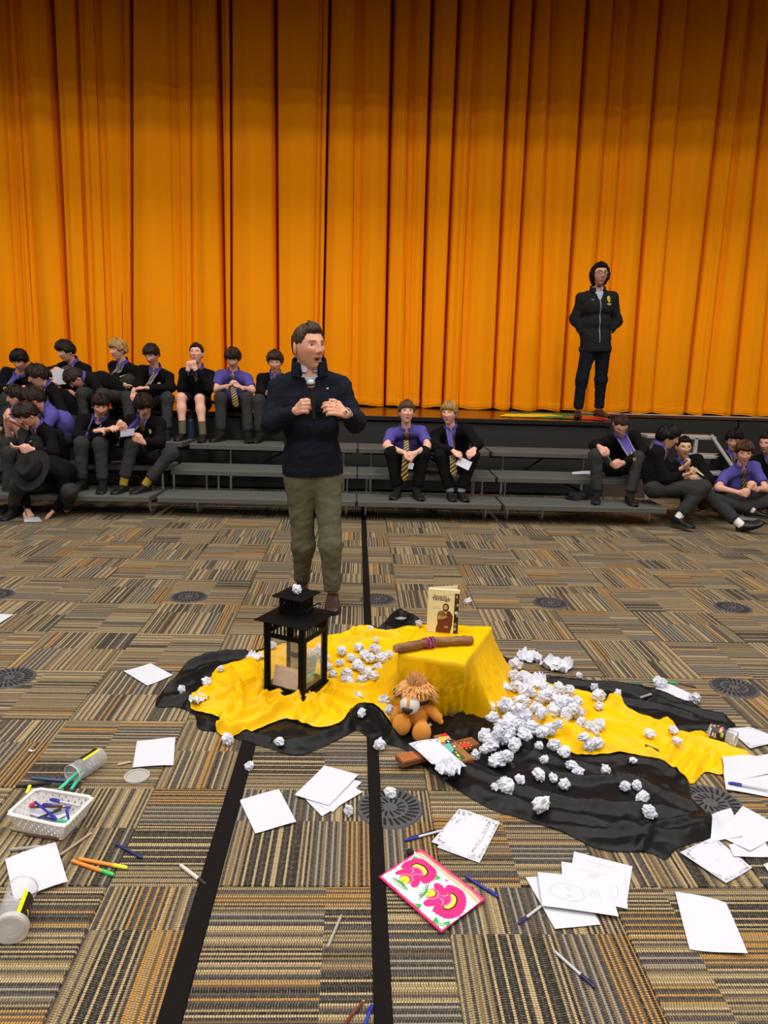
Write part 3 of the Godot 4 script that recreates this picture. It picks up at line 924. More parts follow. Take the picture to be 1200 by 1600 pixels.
	mb.grid(rows, N + 1, func(r, q):
		var a: Vector3 = R0[q]; var b: Vector3 = R1[q]
		if r < 6: 
			var p := ctr.lerp(a, prof[r][0]) as Vector3
			p.y = BOX_H + prof[r][2] + 0.004 * noise.get_noise_2d(p.x * 14.0, p.z * 14.0)
			return p.lerp(b, prof[r][1])
		var t: float = float(r - 5) / (rows - 6)
		var curve: float = 0.10 * t + 0.9 * pow(t, 1.5)
		var p2 := a.lerp(b, clampf(curve, 0, 1)) as Vector3
		p2.y = lerpf(BOX_H - 0.012, 0.012, t)
		var dir := (b - a).slide(Vector3.UP)
		dir = (dir if dir.length() > 0.02 else (a - ctr).slide(Vector3.UP)).normalized()
		var ang: float = TAU * q / N
		var w: float = noise.get_noise_2d(cos(ang) * 3.4 + 3.0, sin(ang) * 3.4 + t * 0.7)
		var w2: float = 1.0 - absf(noise.get_noise_2d(cos(ang) * 4.4 - t * 1.2, sin(ang) * 4.4 + 8.0 + t * 0.6))
		return p2 + dir * (0.022 * w * t + 0.016 * pow(w2, 4.0) * sin(PI * min(t * 0.9, 1.0))), true)
	tag(obj("satin_cloth", mb, yellow), "yellow satin cloth draped over the square box and spread left under the lantern", "cloth")
	# the box below it
	mb = MB.new()
	var a := []
	for k in 4: a.append(ctr.lerp(box_top[k], 0.74) as Vector3)
	for k in 4:
		var p: Vector3 = a[k]; var q: Vector3 = a[(k + 1) % 4]
		p.y = BOX_H - 0.012; q.y = BOX_H - 0.012
		mb.face(p, q, Vector3(q.x, 0.03, q.z), Vector3(p.x, 0.03, p.z))
	mb.face(Vector3(a[0].x, BOX_H - 0.012, a[0].z), Vector3(a[1].x, BOX_H - 0.012, a[1].z), Vector3(a[2].x, BOX_H - 0.012, a[2].z), Vector3(a[3].x, BOX_H - 0.012, a[3].z))
	tag(obj("display_box", mb, mat("cardboard", Color8(150, 118, 84), 0.9), self, true), "square box hidden under the yellow satin, carrying the book and stick", "box")

# ---------------------------------------------------------------- sheets of paper
func paper_mat(key: String, pic: Pic = null) -> StandardMaterial3D:
	if mats.has(key): return mats[key]
	var m := mat(key, Color8(203, 205, 213), 0.8)
	if pic: m.albedo_color = Color8(216, 218, 226); m.albedo_texture = pic.texture()
	return m
# four pixel corners (in order round the sheet), lying at height h on whatever is there
func sheet(label: String, c: Array, m: Material, h := 0.0, curl := 0.006, group := "", cat := "paper") -> MeshInstance3D:
	var p := []
	for q in c: p.append(F(q[0], q[1], 0.01 if h == 0.0 else h))
	var mb := MB.new()
	var N := 9
	var ph := rng.randf() * TAU
	var cv := rng.randf_range(-1, 1)
	mb.grid(N, N, func(r, q):
		var u: float = q / float(N - 1); var w: float = r / float(N - 1)
		var x := (p[0] as Vector3).lerp(p[1], u).lerp((p[3] as Vector3).lerp(p[2], u), w)
		var b: float = top_h(x.x, -x.z)
		var e: float = max(absf(u - 0.5), absf(w - 0.5)) * 2.0
		x.y = max(h, b + 0.003) + 0.0015 + curl * (pow(e, 4.0) * (0.5 + 0.5 * sin(ph + 3.0 * u + cv * 2.0 * w)))
		return x, true)
	# make it lie smoothly over folds: raise low spots
	for it in 3:
		for r in range(1, N - 1):
			for q in range(1, N - 1):
				var k := r * N + q
				var av := (mb.v[k - 1].y + mb.v[k + 1].y + mb.v[k - N].y + mb.v[k + N].y) * 0.25
				if mb.v[k].y < av: mb.v[k] = Vector3(mb.v[k].x, av, mb.v[k].z)
	var o := obj("paper_sheet", mb, m)
	tag(o, label, cat, group)
	return o
func build_papers():
	var plain := paper_mat("plain paper")
	var grey := Color8(120, 120, 124)
	var r := RandomNumberGenerator.new()
	r.seed = 5
	# leafy corner border
	var cp := Pic.new(256, 360, Color8(240, 240, 243))
	cp.rect(8, 8, 240, 1, grey); cp.rect(8, 351, 240, 1, grey); cp.rect(8, 8, 1, 344, grey); cp.rect(247, 8, 1, 344, grey)
	for cx in [0, 1]:
		for cy in [0, 1]:
			for k in 26:
				var t := r.randf() * 90.0
				var d := 1 if r.randf() < .5 else 0
				var x := 14.0 + (t if d else r.randf() * 22.0 * (1.0 - t / 110.0))
				var y := 14.0 + (r.randf() * 22.0 * (1.0 - t / 110.0) if d else t)
				var pts := []
				var a := r.randf() * TAU
				for s in 7:
					pts.append(Vector2(x if cx == 0 else 256 - x, y if cy == 0 else 360 - y))
					x += cos(a) * 3.0; y += sin(a) * 3.0; a += r.randf_range(0.3, 1.0)
				cp.curve(pts, 1.6, Color8(70, 70, 76))
	cp.squiggle(112, 176, 30, 8, Color8(110, 110, 115), r)
	cp.squiggle(200, 60, 20, 4, grey, r)
	var cert := paper_mat("bordered paper", cp)
	# line drawing of a mask with notes
	var dp := Pic.new(360, 256, Color8(240, 240, 243))
	var pts := []
	for k in 41:
		var t := TAU * k / 40.0
		var x := 140 + 90 * cos(t); var y := 128 + 62 * sin(t)
		if cos(t) > 0.75: x -= 16.0 * (1.0 - absf(sin(t)) / 0.66)
		pts.append(Vector2(x, y))
	dp.curve(pts, 1.4, Color8(80, 80, 86))
	for y in [100, 156]:
		dp.curve([Vector2(146, y - 12), Vector2(158, y), Vector2(146, y + 12), Vector2(134, y), Vector2(146, y - 12)], 1.3, Color8(80, 80, 86))
	for k in 4: dp.line(252 + k * 14, 96 - k * 3, 258 + k * 14, 150 + (16 if k == 3 else 0), 1.4, Color8(120, 120, 120))
	var draw := paper_mat("mask drawing", dp)
	var np_ := Pic.new(360, 256, Color8(240, 240, 243))
	np_.line(90, 40, 250, 44, 1.2, grey)
	for k in 3: np_.squiggle(150, 56 + k * 14, 70 - 20 * k, 7, grey, r)
	np_.curve([Vector2(300, 110), Vector2(315, 140), Vector2(310, 180), Vector2(290, 200)], 1.4, Color8(80, 80, 86))
	var note := paper_mat("printed note", np_)
	sheet("plain white sheet alone on the carpet left of the black cloth", [[193, 1048], [235, 1035], [270, 1054], [230, 1070]], plain)
	sheet("plain white sheet cut off by the left edge of the photo", [[-40, 958], [21, 960], [-2, 974], [-60, 975]], plain)
	sheet("plain white sheet beside the clear lid, right of the upper tub", [[214, 1156], [274, 1152], [271, 1195], [207, 1198]], plain)
	sheet("plain white sheet partly under the clear tub in the near left corner", [[8, 1343], [87, 1315], [106, 1379], [22, 1405]], plain, 0.0, 0.01)
	sheet("plain white sheet between the two black strips, left of the fanned pile", [[374, 1248], [436, 1233], [463, 1284], [399, 1300]], plain)
	sheet("lowest plain sheet of the fanned pile beside the black centre strip", [[470, 1243], [520, 1215], [567, 1239], [503, 1277]], plain, 0.001, 0.002)
	sheet("middle plain sheet of the fanned pile beside the black centre strip", [[464, 1241], [506, 1203], [565, 1223], [520, 1270]], plain, 0.004, 0.002)
	sheet("topmost plain sheet of the fanned pile beside the black centre strip", [[460, 1243], [507, 1197], [560, 1212], [514, 1259]], plain, 0.008, 0.003)
	sheet("lower of two bordered certificates near the pouch, mostly covered", [[674, 1318], [717, 1266], [770, 1284], [738, 1340]], cert, 0.001)
	sheet("upper of two bordered certificates lying near the flowered pouch", [[683, 1325], [724, 1267], [781, 1287], [749, 1349]], cert, 0.003)
	sheet("blank sheet at the bottom of the printed pile before the black cloth", [[821, 1373], [893, 1366], [938, 1446], [867, 1454]], plain, 0.001, 0.002)
	sheet("printed sheet at the back of the pile before the black cloth", [[897, 1331], [988, 1355], [979, 1415], [886, 1394]], note, 0.004, 0.002)
	sheet("second printed sheet of the pile before the black cloth, under the drawing", [[877, 1347], [976, 1363], [981, 1421], [880, 1402]], note, 0.008, 0.002)
	sheet("sheet with a pencil drawing of a mask atop the printed pile", [[840, 1364], [948, 1376], [967, 1433], [847, 1417]], draw, 0.012, 0.003)
	sheet("large plain sheet alone in the near right corner, one corner turned up", [[1055, 1392], [1134, 1412], [1168, 1492], [1078, 1481]], plain, 0.0, 0.012)
	sheet("bordered certificate at right, its corner under the black cloth", [[1062, 1335], [1115, 1308], [1175, 1357], [1134, 1383]], cert, 0.002)
	sheet("plain sheet partly under the right end of the black cloth", [[1112, 1275], [1142, 1264], [1160, 1310], [1110, 1316]], plain, 0.002)
	sheet("plain sheet peeping out beneath others at the right edge, by the certificate", [[1138, 1322], [1190, 1310], [1210, 1340], [1146, 1341]], plain, 0.002)
	sheet("plain sheet atop the overlapping ones at right by the round grille", [[1122, 1306], [1160, 1262], [1228, 1298], [1172, 1331]], plain, 0.006)
	sheet("bordered sheet beside the clear tub at the tip of the yellow cloth", [[1136, 1141], [1171, 1136], [1228, 1158], [1172, 1172]], cert, 0.002)
	sheet("plain sheet under the blue pen at the right edge", [[1127, 1190], [1215, 1180], [1222, 1250], [1134, 1236]], plain, 0.003)
	sheet("second plain sheet lying over the one with the blue pen", [[1138, 1192], [1212, 1178], [1234, 1204], [1158, 1218]], plain, 0.006)
	sheet("corner of a bordered sheet at the right edge, nearest the viewer", [[1192, 1354], [1215, 1345], [1228, 1370], [1202, 1367]], cert, 0.002)
	sheet("narrow white sheet under the green pen beyond the black cloth", [[1018, 1078], [1046, 1070], [1092, 1092], [1068, 1100]], plain, 0.004)
	sheet("white sheet on the carpet by the far boys' shoes at right", [[1150, 806], [1186, 805], [1182, 816], [1156, 814]], plain, 0.003)
	sheet("sheet under the writing hand of the boy in the black hat", [[37, 811], [60, 808], [66, 815], [38, 817]], plain, 0.003)
	# crumpled certificate lying on the wooden cross
	sheet("bordered sheet lying across the painted wooden cross", [[638, 1166], [685, 1155], [729, 1199], [674, 1197]], cert, 0.045, 0.012)

# ---------------------------------------------------------------- crumpled paper
func build_balls():
	var pm := mat("crumpled paper", Color8(208, 210, 221), 0.8)
	var meshes := []
	var cn := FastNoiseLite.new()
	cn.noise_type = FastNoiseLite.TYPE_CELLULAR
	cn.cellular_return_type = FastNoiseLite.RETURN_DISTANCE2_SUB
	cn.frequency = 1.0
	for k in 8:
		cn.seed = 11 + k
		noise.seed = 60 + k
		var mb := MB.new()
		var st := Vector3(1.0 + 0.10 * (k % 3), 0.72 + 0.06 * (k % 4), 0.8 + 0.08 * (k % 3))
		mb.ball(func(d):
			var c: float = cn.get_noise_3d(d.x * 1.35, d.y * 1.35, d.z * 1.35)
			var n: float = noise.get_noise_3d(d.x * 1.6, d.y * 1.6, d.z * 1.6)
			var n2: float = 1.0 - absf(noise.get_noise_3d(d.x * 2.3 + 7.0, d.y * 2.3, d.z * 2.3))
			return d * st * (0.66 + 0.30 * clampf(c + 0.2, -0.6, 0.7) + 0.30 * n + 0.30 * n2 * n2 + 0.10 * noise.get_noise_3d(d.x * 5.0, d.y * 5.0 + 3.0, d.z * 5.0)), 13, 18)
		meshes.append(mb.done(pm, true))
	# opened-out crumples
	var flats := []
	for k in 3:
		noise.seed = 90 + k
		var mb := MB.new()
		var N := 13
		mb.grid(N, N, func(r, q):
			var u: float = q / 6.0 - 1.0; var w: float = r / 6.0 - 1.0
			var rd := 1.0 - 0.25 * absf(u * w)
			var ht: float = absf(noise.get_noise_2d(u * 1.1, w * 1.1)) * 0.9 + absf(noise.get_noise_2d(u * 2.6 + 9.0, w * 2.6)) * 0.22
			return Vector3(u * rd + 0.12 * noise.get_noise_2d(u * 2.0, w * 2.0 + 5.0), ht - 0.28 + 0.15 * (u * u), w * rd), true)
		flats.append(mb.done(pm, true))
	noise.seed = 3
	var r := RandomNumberGenerator.new()
	r.seed = 21
	var put := func(x: float, y: float, px: float, label: String, group: String, kind := 0, extra := 0.0):
		var p := F(x, y, 0.03)
		var b := top_h(p.x, -p.z) + extra
		var m: float = px * absf((p - Vector3(0, CAM_H, 0)).dot(cam_f)) / FOCAL * 0.5
		p = F(x, y, b + m * 0.55)
		b = top_h(p.x, -p.z) + extra
		var o := inst("crumpled_paper", flats[r.randi() % 3] if kind == 1 else meshes[r.randi() % 8])
		o.position = Vector3(p.x, b + m * (0.66 if kind == 0 else 0.2), p.z)
		if kind == 1: o.basis = Basis(Vector3.UP, r.randf() * TAU).scaled(Vector3.ONE * m * 1.15)
		else: o.basis = Basis.from_euler(Vector3(r.randf() * TAU, r.randf() * TAU, r.randf() * TAU)).scaled(Vector3.ONE * m * 1.12)
		tag(o, label, "paper ball", group)
	var rows := func(list: Array, label: String, per: int) -> Dictionary:
		var l := list.duplicate()
		l.sort_custom(func(a, b): return a[1] > b[1])
		var out := {}
		for k in range(0, l.size(), per):
			var row := l.slice(k, k + per)
			row.sort_custom(func(a, b): return a[0] < b[0])
			for q in row.size(): out[row[q]] = label + ", %s row from front, %s from left" % [ORD[k / per], ORD[q]]
		return out
	var g1 := "crumpled papers strewn on the yellow cloth between lantern and box"
	var l1 := [[399, 1023, 26, 1], [345, 1046, 15], [323, 1066, 20], [311, 1083, 26, 1], [424, 1010, 18], [487, 1023, 20], [500, 1015, 22], [506, 1030, 22], [513, 1042, 18], [534, 1018, 22], [548, 1028, 18], [561, 1012, 22], [531, 1038, 18], [558, 1040, 24], [542, 1053, 24], [583, 1014, 20], [578, 1030, 24], [597, 1030, 24], [574, 1052, 26], [591, 1046, 22], [565, 1064, 22], [547, 1067, 20], [560, 1080, 18], [565, 1105, 20], [608, 1022, 20], [588, 1000, 14], [520, 1052, 16], [570, 1024, 20], [590, 1018, 18], [566, 1046, 22], [584, 1066, 20], [600, 1052, 18], [552, 1030, 16], [540, 1062, 16]]
	var n1: Dictionary = rows.call(l1, "paper ball on yellow cloth by lantern", 7)
	for q in l1:
		put.call(q[0], q[1], q[2], n1[q], g1, 1 if q.size() > 3 else 0)
	var g2 := "crumpled papers heaped right of the draped box"
	var l2 := [[806, 1040, 26], [826, 1056, 46, 1], [808, 1075, 28], [859, 1088, 34], [881, 1101, 30], [776, 1088, 28], [778, 1108, 30], [797, 1121, 32], [815, 1099, 32], [837, 1114, 30], [819, 1121, 32], [782, 1136, 28], [811, 1139, 30], [866, 1112, 30], [885, 1119, 28], [903, 1117, 28], [888, 1105, 26], [907, 1132, 24], [859, 1138, 26], [890, 1077, 22], [874, 1084, 20], [936, 1126, 26], [925, 1143, 28], [932, 1158, 28], [921, 1170, 26], [767, 1156, 30], [787, 1156, 28], [804, 1165, 28], [782, 1186, 30], [757, 1149, 26], [766, 1166, 28], [743, 1180, 20], [772, 1190, 28], [866, 1165, 24], [881, 1181, 26], [894, 1192, 22], [842, 1166, 20], [851, 1180, 18], [846, 1096, 26], [830, 1132, 28], [795, 1148, 28], [829, 1086, 26]]
	var l2b := [[797, 1128, 30], [812, 1112, 28], [874, 1098, 28], [778, 1150, 28], [792, 1100, 28], [895, 1110, 26], [820, 1078, 26], [770, 1122, 24], [788, 1076, 26], [850, 1074, 24], [873, 1074, 22], [848, 1126, 24], [820, 1150, 24], [766, 1104, 22], [912, 1148, 22], [846, 1110, 22], [902, 1094, 22], [790, 1138, 24], [872, 1128, 22], [756, 1172, 20], [794, 1178, 22], [812, 1128, 24], [806, 1058, 24]]
	var n2: Dictionary = rows.call(l2 + l2b, "paper ball in heap right of box", 8)
	for q in l2: put.call(q[0], q[1], q[2], n2[q], g2, 1 if q.size() > 3 else 0)
	for q in l2b: put.call(q[0], q[1], q[2], n2[q], g2, 0, 0.03)
	var g3 := "crumpled papers on the right yellow cloth"
	var l3 := [[929, 1075, 18], [936, 1088, 24], [936, 1103, 20], [965, 1085, 18], [1015, 1146, 22], [1053, 1141, 20], [1058, 1156, 20], [990, 1182, 16]]
	var n3: Dictionary = rows.call(l3, "paper ball far out on right yellow cloth", 4)
	for q in l3:
		put.call(q[0], q[1], q[2], n3[q], g3)
	for q in [[903, 1207, 22, "beside the near fold of black cloth, last in the row below the heap"], [842, 1211, 26, "left one of the row of three on the black cloth below the heap"], [864, 1216, 20, "middle one of the row of three on the black cloth below the heap"], [882, 1226, 22, "right one of the row of three on the black cloth below the heap"], [791, 1220, 36, "large one standing on the black cloth below the wooden cross"], [773, 1231, 18, "small one touching the large ball on the black cloth"], [812, 1222, 20, "right of the large ball on the black cloth"], [846, 1257, 36, "large angular one alone on the near black cloth"], [947, 1201, 22, "on the black cloth just below the yellow edge"], [977, 1230, 20, "left of the pair on the right end of the black cloth"], [995, 1228, 19, "right of the pair on the right end of the black cloth"], [1004, 1249, 28, "above its twin on the right end of the black cloth"], [1015, 1269, 24, "lowest one on the right end of the black cloth"]]:
		put.call(q[0], q[1], q[2], "crumpled ball, " + q[3], "")
	for q in [[284, 1078, 18, "on the left tip of the black cloth", 0], [356, 1156, 26, "on the carpet at the near left yellow edge", 0], [437, 1158, 20, "on the black hem before the lantern", 0], [593, 1165, 27, "touching the black hump left of the lion", 0], [389, 1198, 18, "on the left black strip", 0], [579, 981, 13, "on the black centre strip behind the cloth", 0], [731, 940, 15, "on the carpet behind the book", 0], [610, 1240, 24, "on the round grille beside the centre strip", 0], [545, 1268, 22, "beside the fanned pile of sheets", 0], [828, 1020, 36, "half opened, farthest behind the heap", 1], [870, 1031, 44, "half opened, on the carpet behind the heap", 1], [905, 1054, 15, "small, at the back edge of the black cloth", 0], [1031, 1068, 28, "on the green pen at right", 0], [1085, 1093, 26, "on the narrow sheet at far right", 0], [601, 1101, 24, "leaning on the cloth left of the lion", 0], [609, 1117, 20, "below another, left of the lion's arm", 0]]:
		put.call(q[0], q[1], q[2], "crumpled white paper ball " + q[3], "", q[4])
	put.call(701, 1182, 34, "crumpled white paper on the bordered sheet over the cross", "", 1, 0.05)
	# two on furniture
	var o := inst("crumpled_paper", meshes[2])
	o.position = Vector3(-0.264, 0.513, -3.20); o.basis = Basis.from_euler(Vector3(1, 2, 0.4)).scaled(Vector3.ONE * 0.032)
	tag(o, "crumpled white paper ball lying on top of the black lantern", "paper ball")
	o = inst("crumpled_paper", meshes[4])
	o.position = A(654, 988, 3.30) ; o.position.y = BOX_H + 0.018; o.basis = Basis.from_euler(Vector3(0.3, 1.2, 2.4)).scaled(Vector3.ONE * 0.028)
	tag(o, "crumpled white paper ball on the box left of the book", "paper ball")

# ---------------------------------------------------------------- pens and pencils
func pen(label: String, a: Vector3, b: Vector3, col: Color, style: String, tip := Color8(30, 30, 30)):
	var L := a.distance_to(b)
	var cat := {"bic": "pen", "pencil": "pencil", "marker": "marker", "clear": "pen"}[style] as String
	var o := thing({"bic": "ballpoint_pen", "pencil": "pencil", "marker": "marker_pen", "clear": "ballpoint_pen"}[style], label, cat, a)
	var d := (b - a).normalized()
	var bm := mat("pen " + str(col), col, 0.35)
	var tm := mat("pen " + str(tip), tip, 0.4)
	var mb := MB.new()
	if style == "pencil":
		mb.tube([d * 0.0, d * (L * 0.90)], 0.0042, 6)
		obj("shaft", mb, bm, o, true)
		mb = MB.new(); mb.tube([d * (L * 0.90), d * (L * 0.98)], [0.0042, 0.0012], 8)
		obj("wood_tip", mb, mat("bare wood", Color8(206, 170, 120), 0.7), o)
		mb = MB.new(); mb.tube([d * (L * 0.975), d * L], [0.0013, 0.0003], 6)
		obj("lead", mb, tm, o)
	elif style == "marker":
		mb.tube([Vector3.ZERO, d * 0.003, d * (L * 0.72)], [0.005, 0.006, 0.006], 10)
		obj("barrel", mb, bm, o)
		mb = MB.new(); mb.tube([d * (L * 0.72), d * (L * 0.96), d * L], [0.0066, 0.0062, 0.0045], 10)
		obj("cap", mb, tm, o)
	else:
		mb.tube([Vector3.ZERO, d * (L * 0.70)], 0.0042, 8)
		obj("barrel", mb, mat("clear barrel", Color8(188, 190, 196), 0.2) if style == "clear" else bm, o)
		mb = MB.new(); mb.tube([d * (L * 0.66), d * (L * 0.97), d * L], [0.0054, 0.0050, 0.003], 8)
		obj("cap", mb, mat("pen cap " + str(col), col, 0.35), o)
		mb = MB.new(); mb.box(d * (L * 0.80) + Vector3(0, 0.006, 0), Vector3(0.002, 0.0025, L * 0.26), Basis.looking_at(d, Vector3.UP), 0.0005)
		obj("clip", mb, mat("pen cap " + str(col), col, 0.35), o, true)
	return o
func fpen(label: String, x0: float, y0: float, x1: float, y1: float, col: Color, style: String, tip := Color8(30, 30, 30), h := 0.0):
	var a := F(x0, y0, 0.006 + h); var b := F(x1, y1, 0.006 + h)
	a.y = max(a.y, top_h(a.x, -a.z) + 0.006); b.y = max(b.y, top_h(b.x, -b.z) + 0.006)
	pen(label, a, b, col, style, tip)
func build_pens():
	var blue := Color8(24, 40, 150)
	fpen("dark blue marker lying behind the white basket", 49, 1216, 114, 1221, Color8(44, 76, 120), "marker", Color8(44, 76, 120))
	fpen("black pencil lying behind the white basket", 80, 1223, 18, 1230, Color8(30, 26, 26), "pencil")
	fpen("pale grey marker lying flat between basket and plain sheet", 16, 1328, 64, 1323, Color8(150, 146, 138), "marker", Color8(160, 156, 150))
	fpen("long pale wooden pencil pointing away right of the basket", 94, 1336, 145, 1300, Color8(176, 154, 130), "pencil")
	fpen("grey marker tucked under the front of the basket", 16, 1294, 72, 1305, Color8(160, 152, 138), "marker", Color8(160, 152, 138))
	fpen("brown pencil lying under the front of the basket", 40, 1304, 99, 1312, Color8(96, 62, 52), "pencil")
	fpen("dark blue pen alone on the carpet right of the basket", 182, 1319, 222, 1340, Color8(26, 44, 104), "bic")
	fpen("orange fineliner with a yellow cap", 123, 1342, 199, 1356, Color8(226, 140, 50), "marker", Color8(236, 216, 50))
	fpen("orange fineliner with a green cap", 112, 1345, 178, 1367, Color8(226, 140, 50), "marker", Color8(60, 190, 80))
	fpen("white pen with a black tip beside the left black strip", 282, 1352, 322, 1382, Color8(205, 200, 190), "marker", Color8(26, 26, 26))
	fpen("grey pencil between the two strips near the viewer", 512, 1480, 534, 1428, Color8(168, 160, 148), "pencil")
	fpen("blue ballpoint pen with a clear barrel above the pouch", 693, 1297, 633, 1313, blue, "clear")
	fpen("black capped pen crossing the blue one above the pouch", 640, 1309, 682, 1298, Color8(24, 24, 30), "bic")
	fpen("blue ballpoint pen sticking out from under the pouch", 728, 1370, 779, 1401, blue, "bic")
	fpen("clear ballpoint pen with its end under the printed pile", 845, 1416, 810, 1443, Color8(40, 36, 90), "clear")
	fpen("clear ballpoint pen alone on the carpet near the bottom edge", 867, 1487, 930, 1543, Color8(40, 36, 90), "clear")
	fpen("brown pencil at the bottom edge beside the centre strip", 536, 1602, 570, 1562, Color8(110, 56, 44), "pencil")
	fpen("blue pen at the bottom edge touching the centre strip", 570, 1602, 581, 1570, Color8(34, 54, 170), "bic")
	fpen("blue ballpoint pen on the plain sheet at the right edge", 1200, 1234, 1138, 1223, blue, "clear", blue, 0.01)
	fpen("green pencil beyond the black cloth, under a paper ball", 1060, 1068, 1015, 1061, Color8(30, 150, 80), "marker", Color8(30, 150, 80), 0.012)
	fpen("dark teal pen on the far black cloth", 980, 1072, 1003, 1072, Color8(20, 90, 80), "marker", Color8(20, 90, 80))
	fpen("thin brown pencil next to the green one beyond the cloth", 1059, 1067, 1091, 1074, Color8(100, 60, 50), "pencil")
	fpen("short grey pencil stub beside the clear lid", 184, 1195, 205, 1190, Color8(190, 180, 160), "pencil")
	fpen("grey crayon on the far black cloth fold", 1000, 1094, 1017, 1096, Color8(150, 150, 150), "marker", Color8(150, 150, 150))
	fpen("green pen lying on the yellow tip near the right tub", 1006, 1182, 1030, 1186, Color8(70, 70, 60), "pencil")
	for q in [[50, 1174, 10, "on the carpet above the basket"], [664, 822, 7, "on the far carpet before the risers"], [1130, 903, 5, "on the carpet far right of the book"]]:
		var mb := MB.new()
		var p := F(q[0], q[1], 0.003)
		var w: float = q[2] * 0.0023
		mb.grid(3, 5, func(r, k): return p + Vector3((k - 2) * w * 0.25, 0.002 + 0.003 * absf(k - 2), (r - 1) * w * 0.25 + k * 0.0005), true)
		tag(obj("paper_scrap", mb, paper_mat("plain paper")), "tiny torn scrap of white paper " + q[3], "paper scrap")

# ---------------------------------------------------------------- basket
# a wall with a pattern of holes between four corners
func lattice(mb: MB, p00: Vector3, p10: Vector3, p11: Vector3, p01: Vector3, us: Array, vs: Array, hole: Callable, th: float):
	var n := (p10 - p00).cross(p01 - p00).normalized() * th * 0.5
	var pt := func(u: float, w: float) -> Vector3: return p00.lerp(p10, u).lerp(p01.lerp(p11, u), w)
	for i in us.size() - 1:
		for j in vs.size() - 1:
			if hole.call(i, j): continue
			var a := pt.call(us[i], vs[j]) as Vector3; var b := pt.call(us[i + 1], vs[j]) as Vector3
			var c := pt.call(us[i + 1], vs[j + 1]) as Vector3; var d := pt.call(us[i], vs[j + 1]) as Vector3
			mb.face(a + n, b + n, c + n, d + n); mb.face(b - n, a - n, d - n, c - n)
			if i == 0 or hole.call(i - 1, j): mb.face(a - n, a + n, d + n, d - n)
			if i == us.size() - 2 or hole.call(i + 1, j): mb.face(b + n, b - n, c - n, c + n)
			if j == 0 or hole.call(i, j - 1): mb.face(a - n, b - n, b + n, a + n)
			if j == vs.size() - 2 or hole.call(i, j + 1): mb.face(d + n, c + n, c - n, d - n)
func build_basket():
	var wm := mat("white plastic", Color8(232, 228, 226), 0.45)
	var h := 0.065
	var rim := [F(11, 1272, h), F(57, 1232, h), F(146, 1246, h), F(101, 1292, h)]
	var ctr := (rim[0] + rim[1] + rim[2] + rim[3]) * 0.25 as Vector3
	var o := thing("storage_basket", "white plastic basket with slotted sides, full of pens", "basket", Vector3(ctr.x, 0.0, ctr.z))
	var R := []; var B := []
	for p in rim:
		var q := p - Vector3(ctr.x, 0, ctr.z) as Vector3
		R.append(q); B.append(Vector3(q.x * 0.80, 0.003, q.z * 0.80))
	var mb := MB.new()
	for k in 4:
		var n := (k + 1) % 4
		var cnt := 14 if R[k].distance_to(R[n]) > 0.16 else 10
		var us := [0.0]
		for s in cnt:
			var c := 0.08 + 0.84 * (s + 0.5) / cnt
			us.append(c - 0.012); us.append(c + 0.012)
		us.append(1.0)
		var vs := [0.0, 0.14, 0.28, 0.34, 0.48, 0.54, 0.68, 0.74, 0.86, 1.0]
		lattice(mb, B[k], B[n], R[n], R[k], us, vs, func(i, j): return i % 2 == 1 and j in ([1, 5] if (i / 2) % 2 == 0 else [3, 7]), 0.003)
	obj("wall", mb, wm, o, true)
	mb = MB.new()
	mb.face(B[0], B[1], B[2], B[3]); mb.face(B[0] - Vector3(0, .002, 0), B[3] - Vector3(0, .002, 0), B[2] - Vector3(0, .002, 0), B[1] - Vector3(0, .002, 0))
	obj("base", mb, wm, o, true)
	mb = MB.new()
	var loop := []
	for k in 4:
		var a: Vector3 = R[k]; var b: Vector3 = R[(k + 1) % 4]
		loop.append(a.lerp(b, 0.08)); loop.append(a.lerp(b, 0.92))
	loop.append(loop[0])
	mb.tube(loop, 0.006, 10, false)
	obj("rim", mb, wm, o)
	var at := func(x: float, y: float, hh: float) -> Vector3: return F(x, y, hh)
	var bl := Color8(24, 36, 150)
	pen("red pen slanting along the left side inside the basket", at.call(26, 1272, 0.03), at.call(56, 1254, 0.035), Color8(214, 40, 60), "bic")
	pen("thick blue pen lying across the front of the heap in the basket", at.call(55, 1253, 0.045), at.call(88, 1280, 0.04), bl, "bic")
	pen("blue capped pen at the back of the basket", at.call(125, 1259, 0.04), at.call(78, 1249, 0.045), bl, "clear")
	pen("second blue pen at the back of the basket, half hidden", at.call(110, 1262, 0.03), at.call(66, 1257, 0.04), bl, "bic")
	pen("brown pencil lying level in the middle of the basket", at.call(48, 1261, 0.035), at.call(104, 1260, 0.035), Color8(90, 40, 44), "pencil")
	pen("blue pen upright against the right of the basket", at.call(108, 1284, 0.02), at.call(104, 1264, 0.055), Color8(40, 56, 160), "bic")
	pen("green marker lying at the front inside the basket", at.call(88, 1282, 0.03), at.call(108, 1284, 0.03), Color8(60, 170, 130), "marker", Color8(60, 170, 130))
	pen("short blue pen low at the front of the basket", at.call(64, 1276, 0.025), at.call(88, 1281, 0.028), Color8(24, 30, 120), "bic")
	pen("black pen crossing behind the thick blue one in the basket", at.call(58, 1279, 0.02), at.call(96, 1264, 0.03), Color8(24, 24, 28), "bic")
	pen("yellow highlighter poking out behind the basket", at.call(42, 1240, 0.02), at.call(47, 1227, 0.035), Color8(222, 232, 40), "marker", Color8(222, 232, 40))
	sheet("folded white slip of paper lying at the bottom of the basket", [[40, 1272], [62, 1262], [110, 1270], [84, 1286]], paper_mat("plain paper"), 0.012, 0.004)

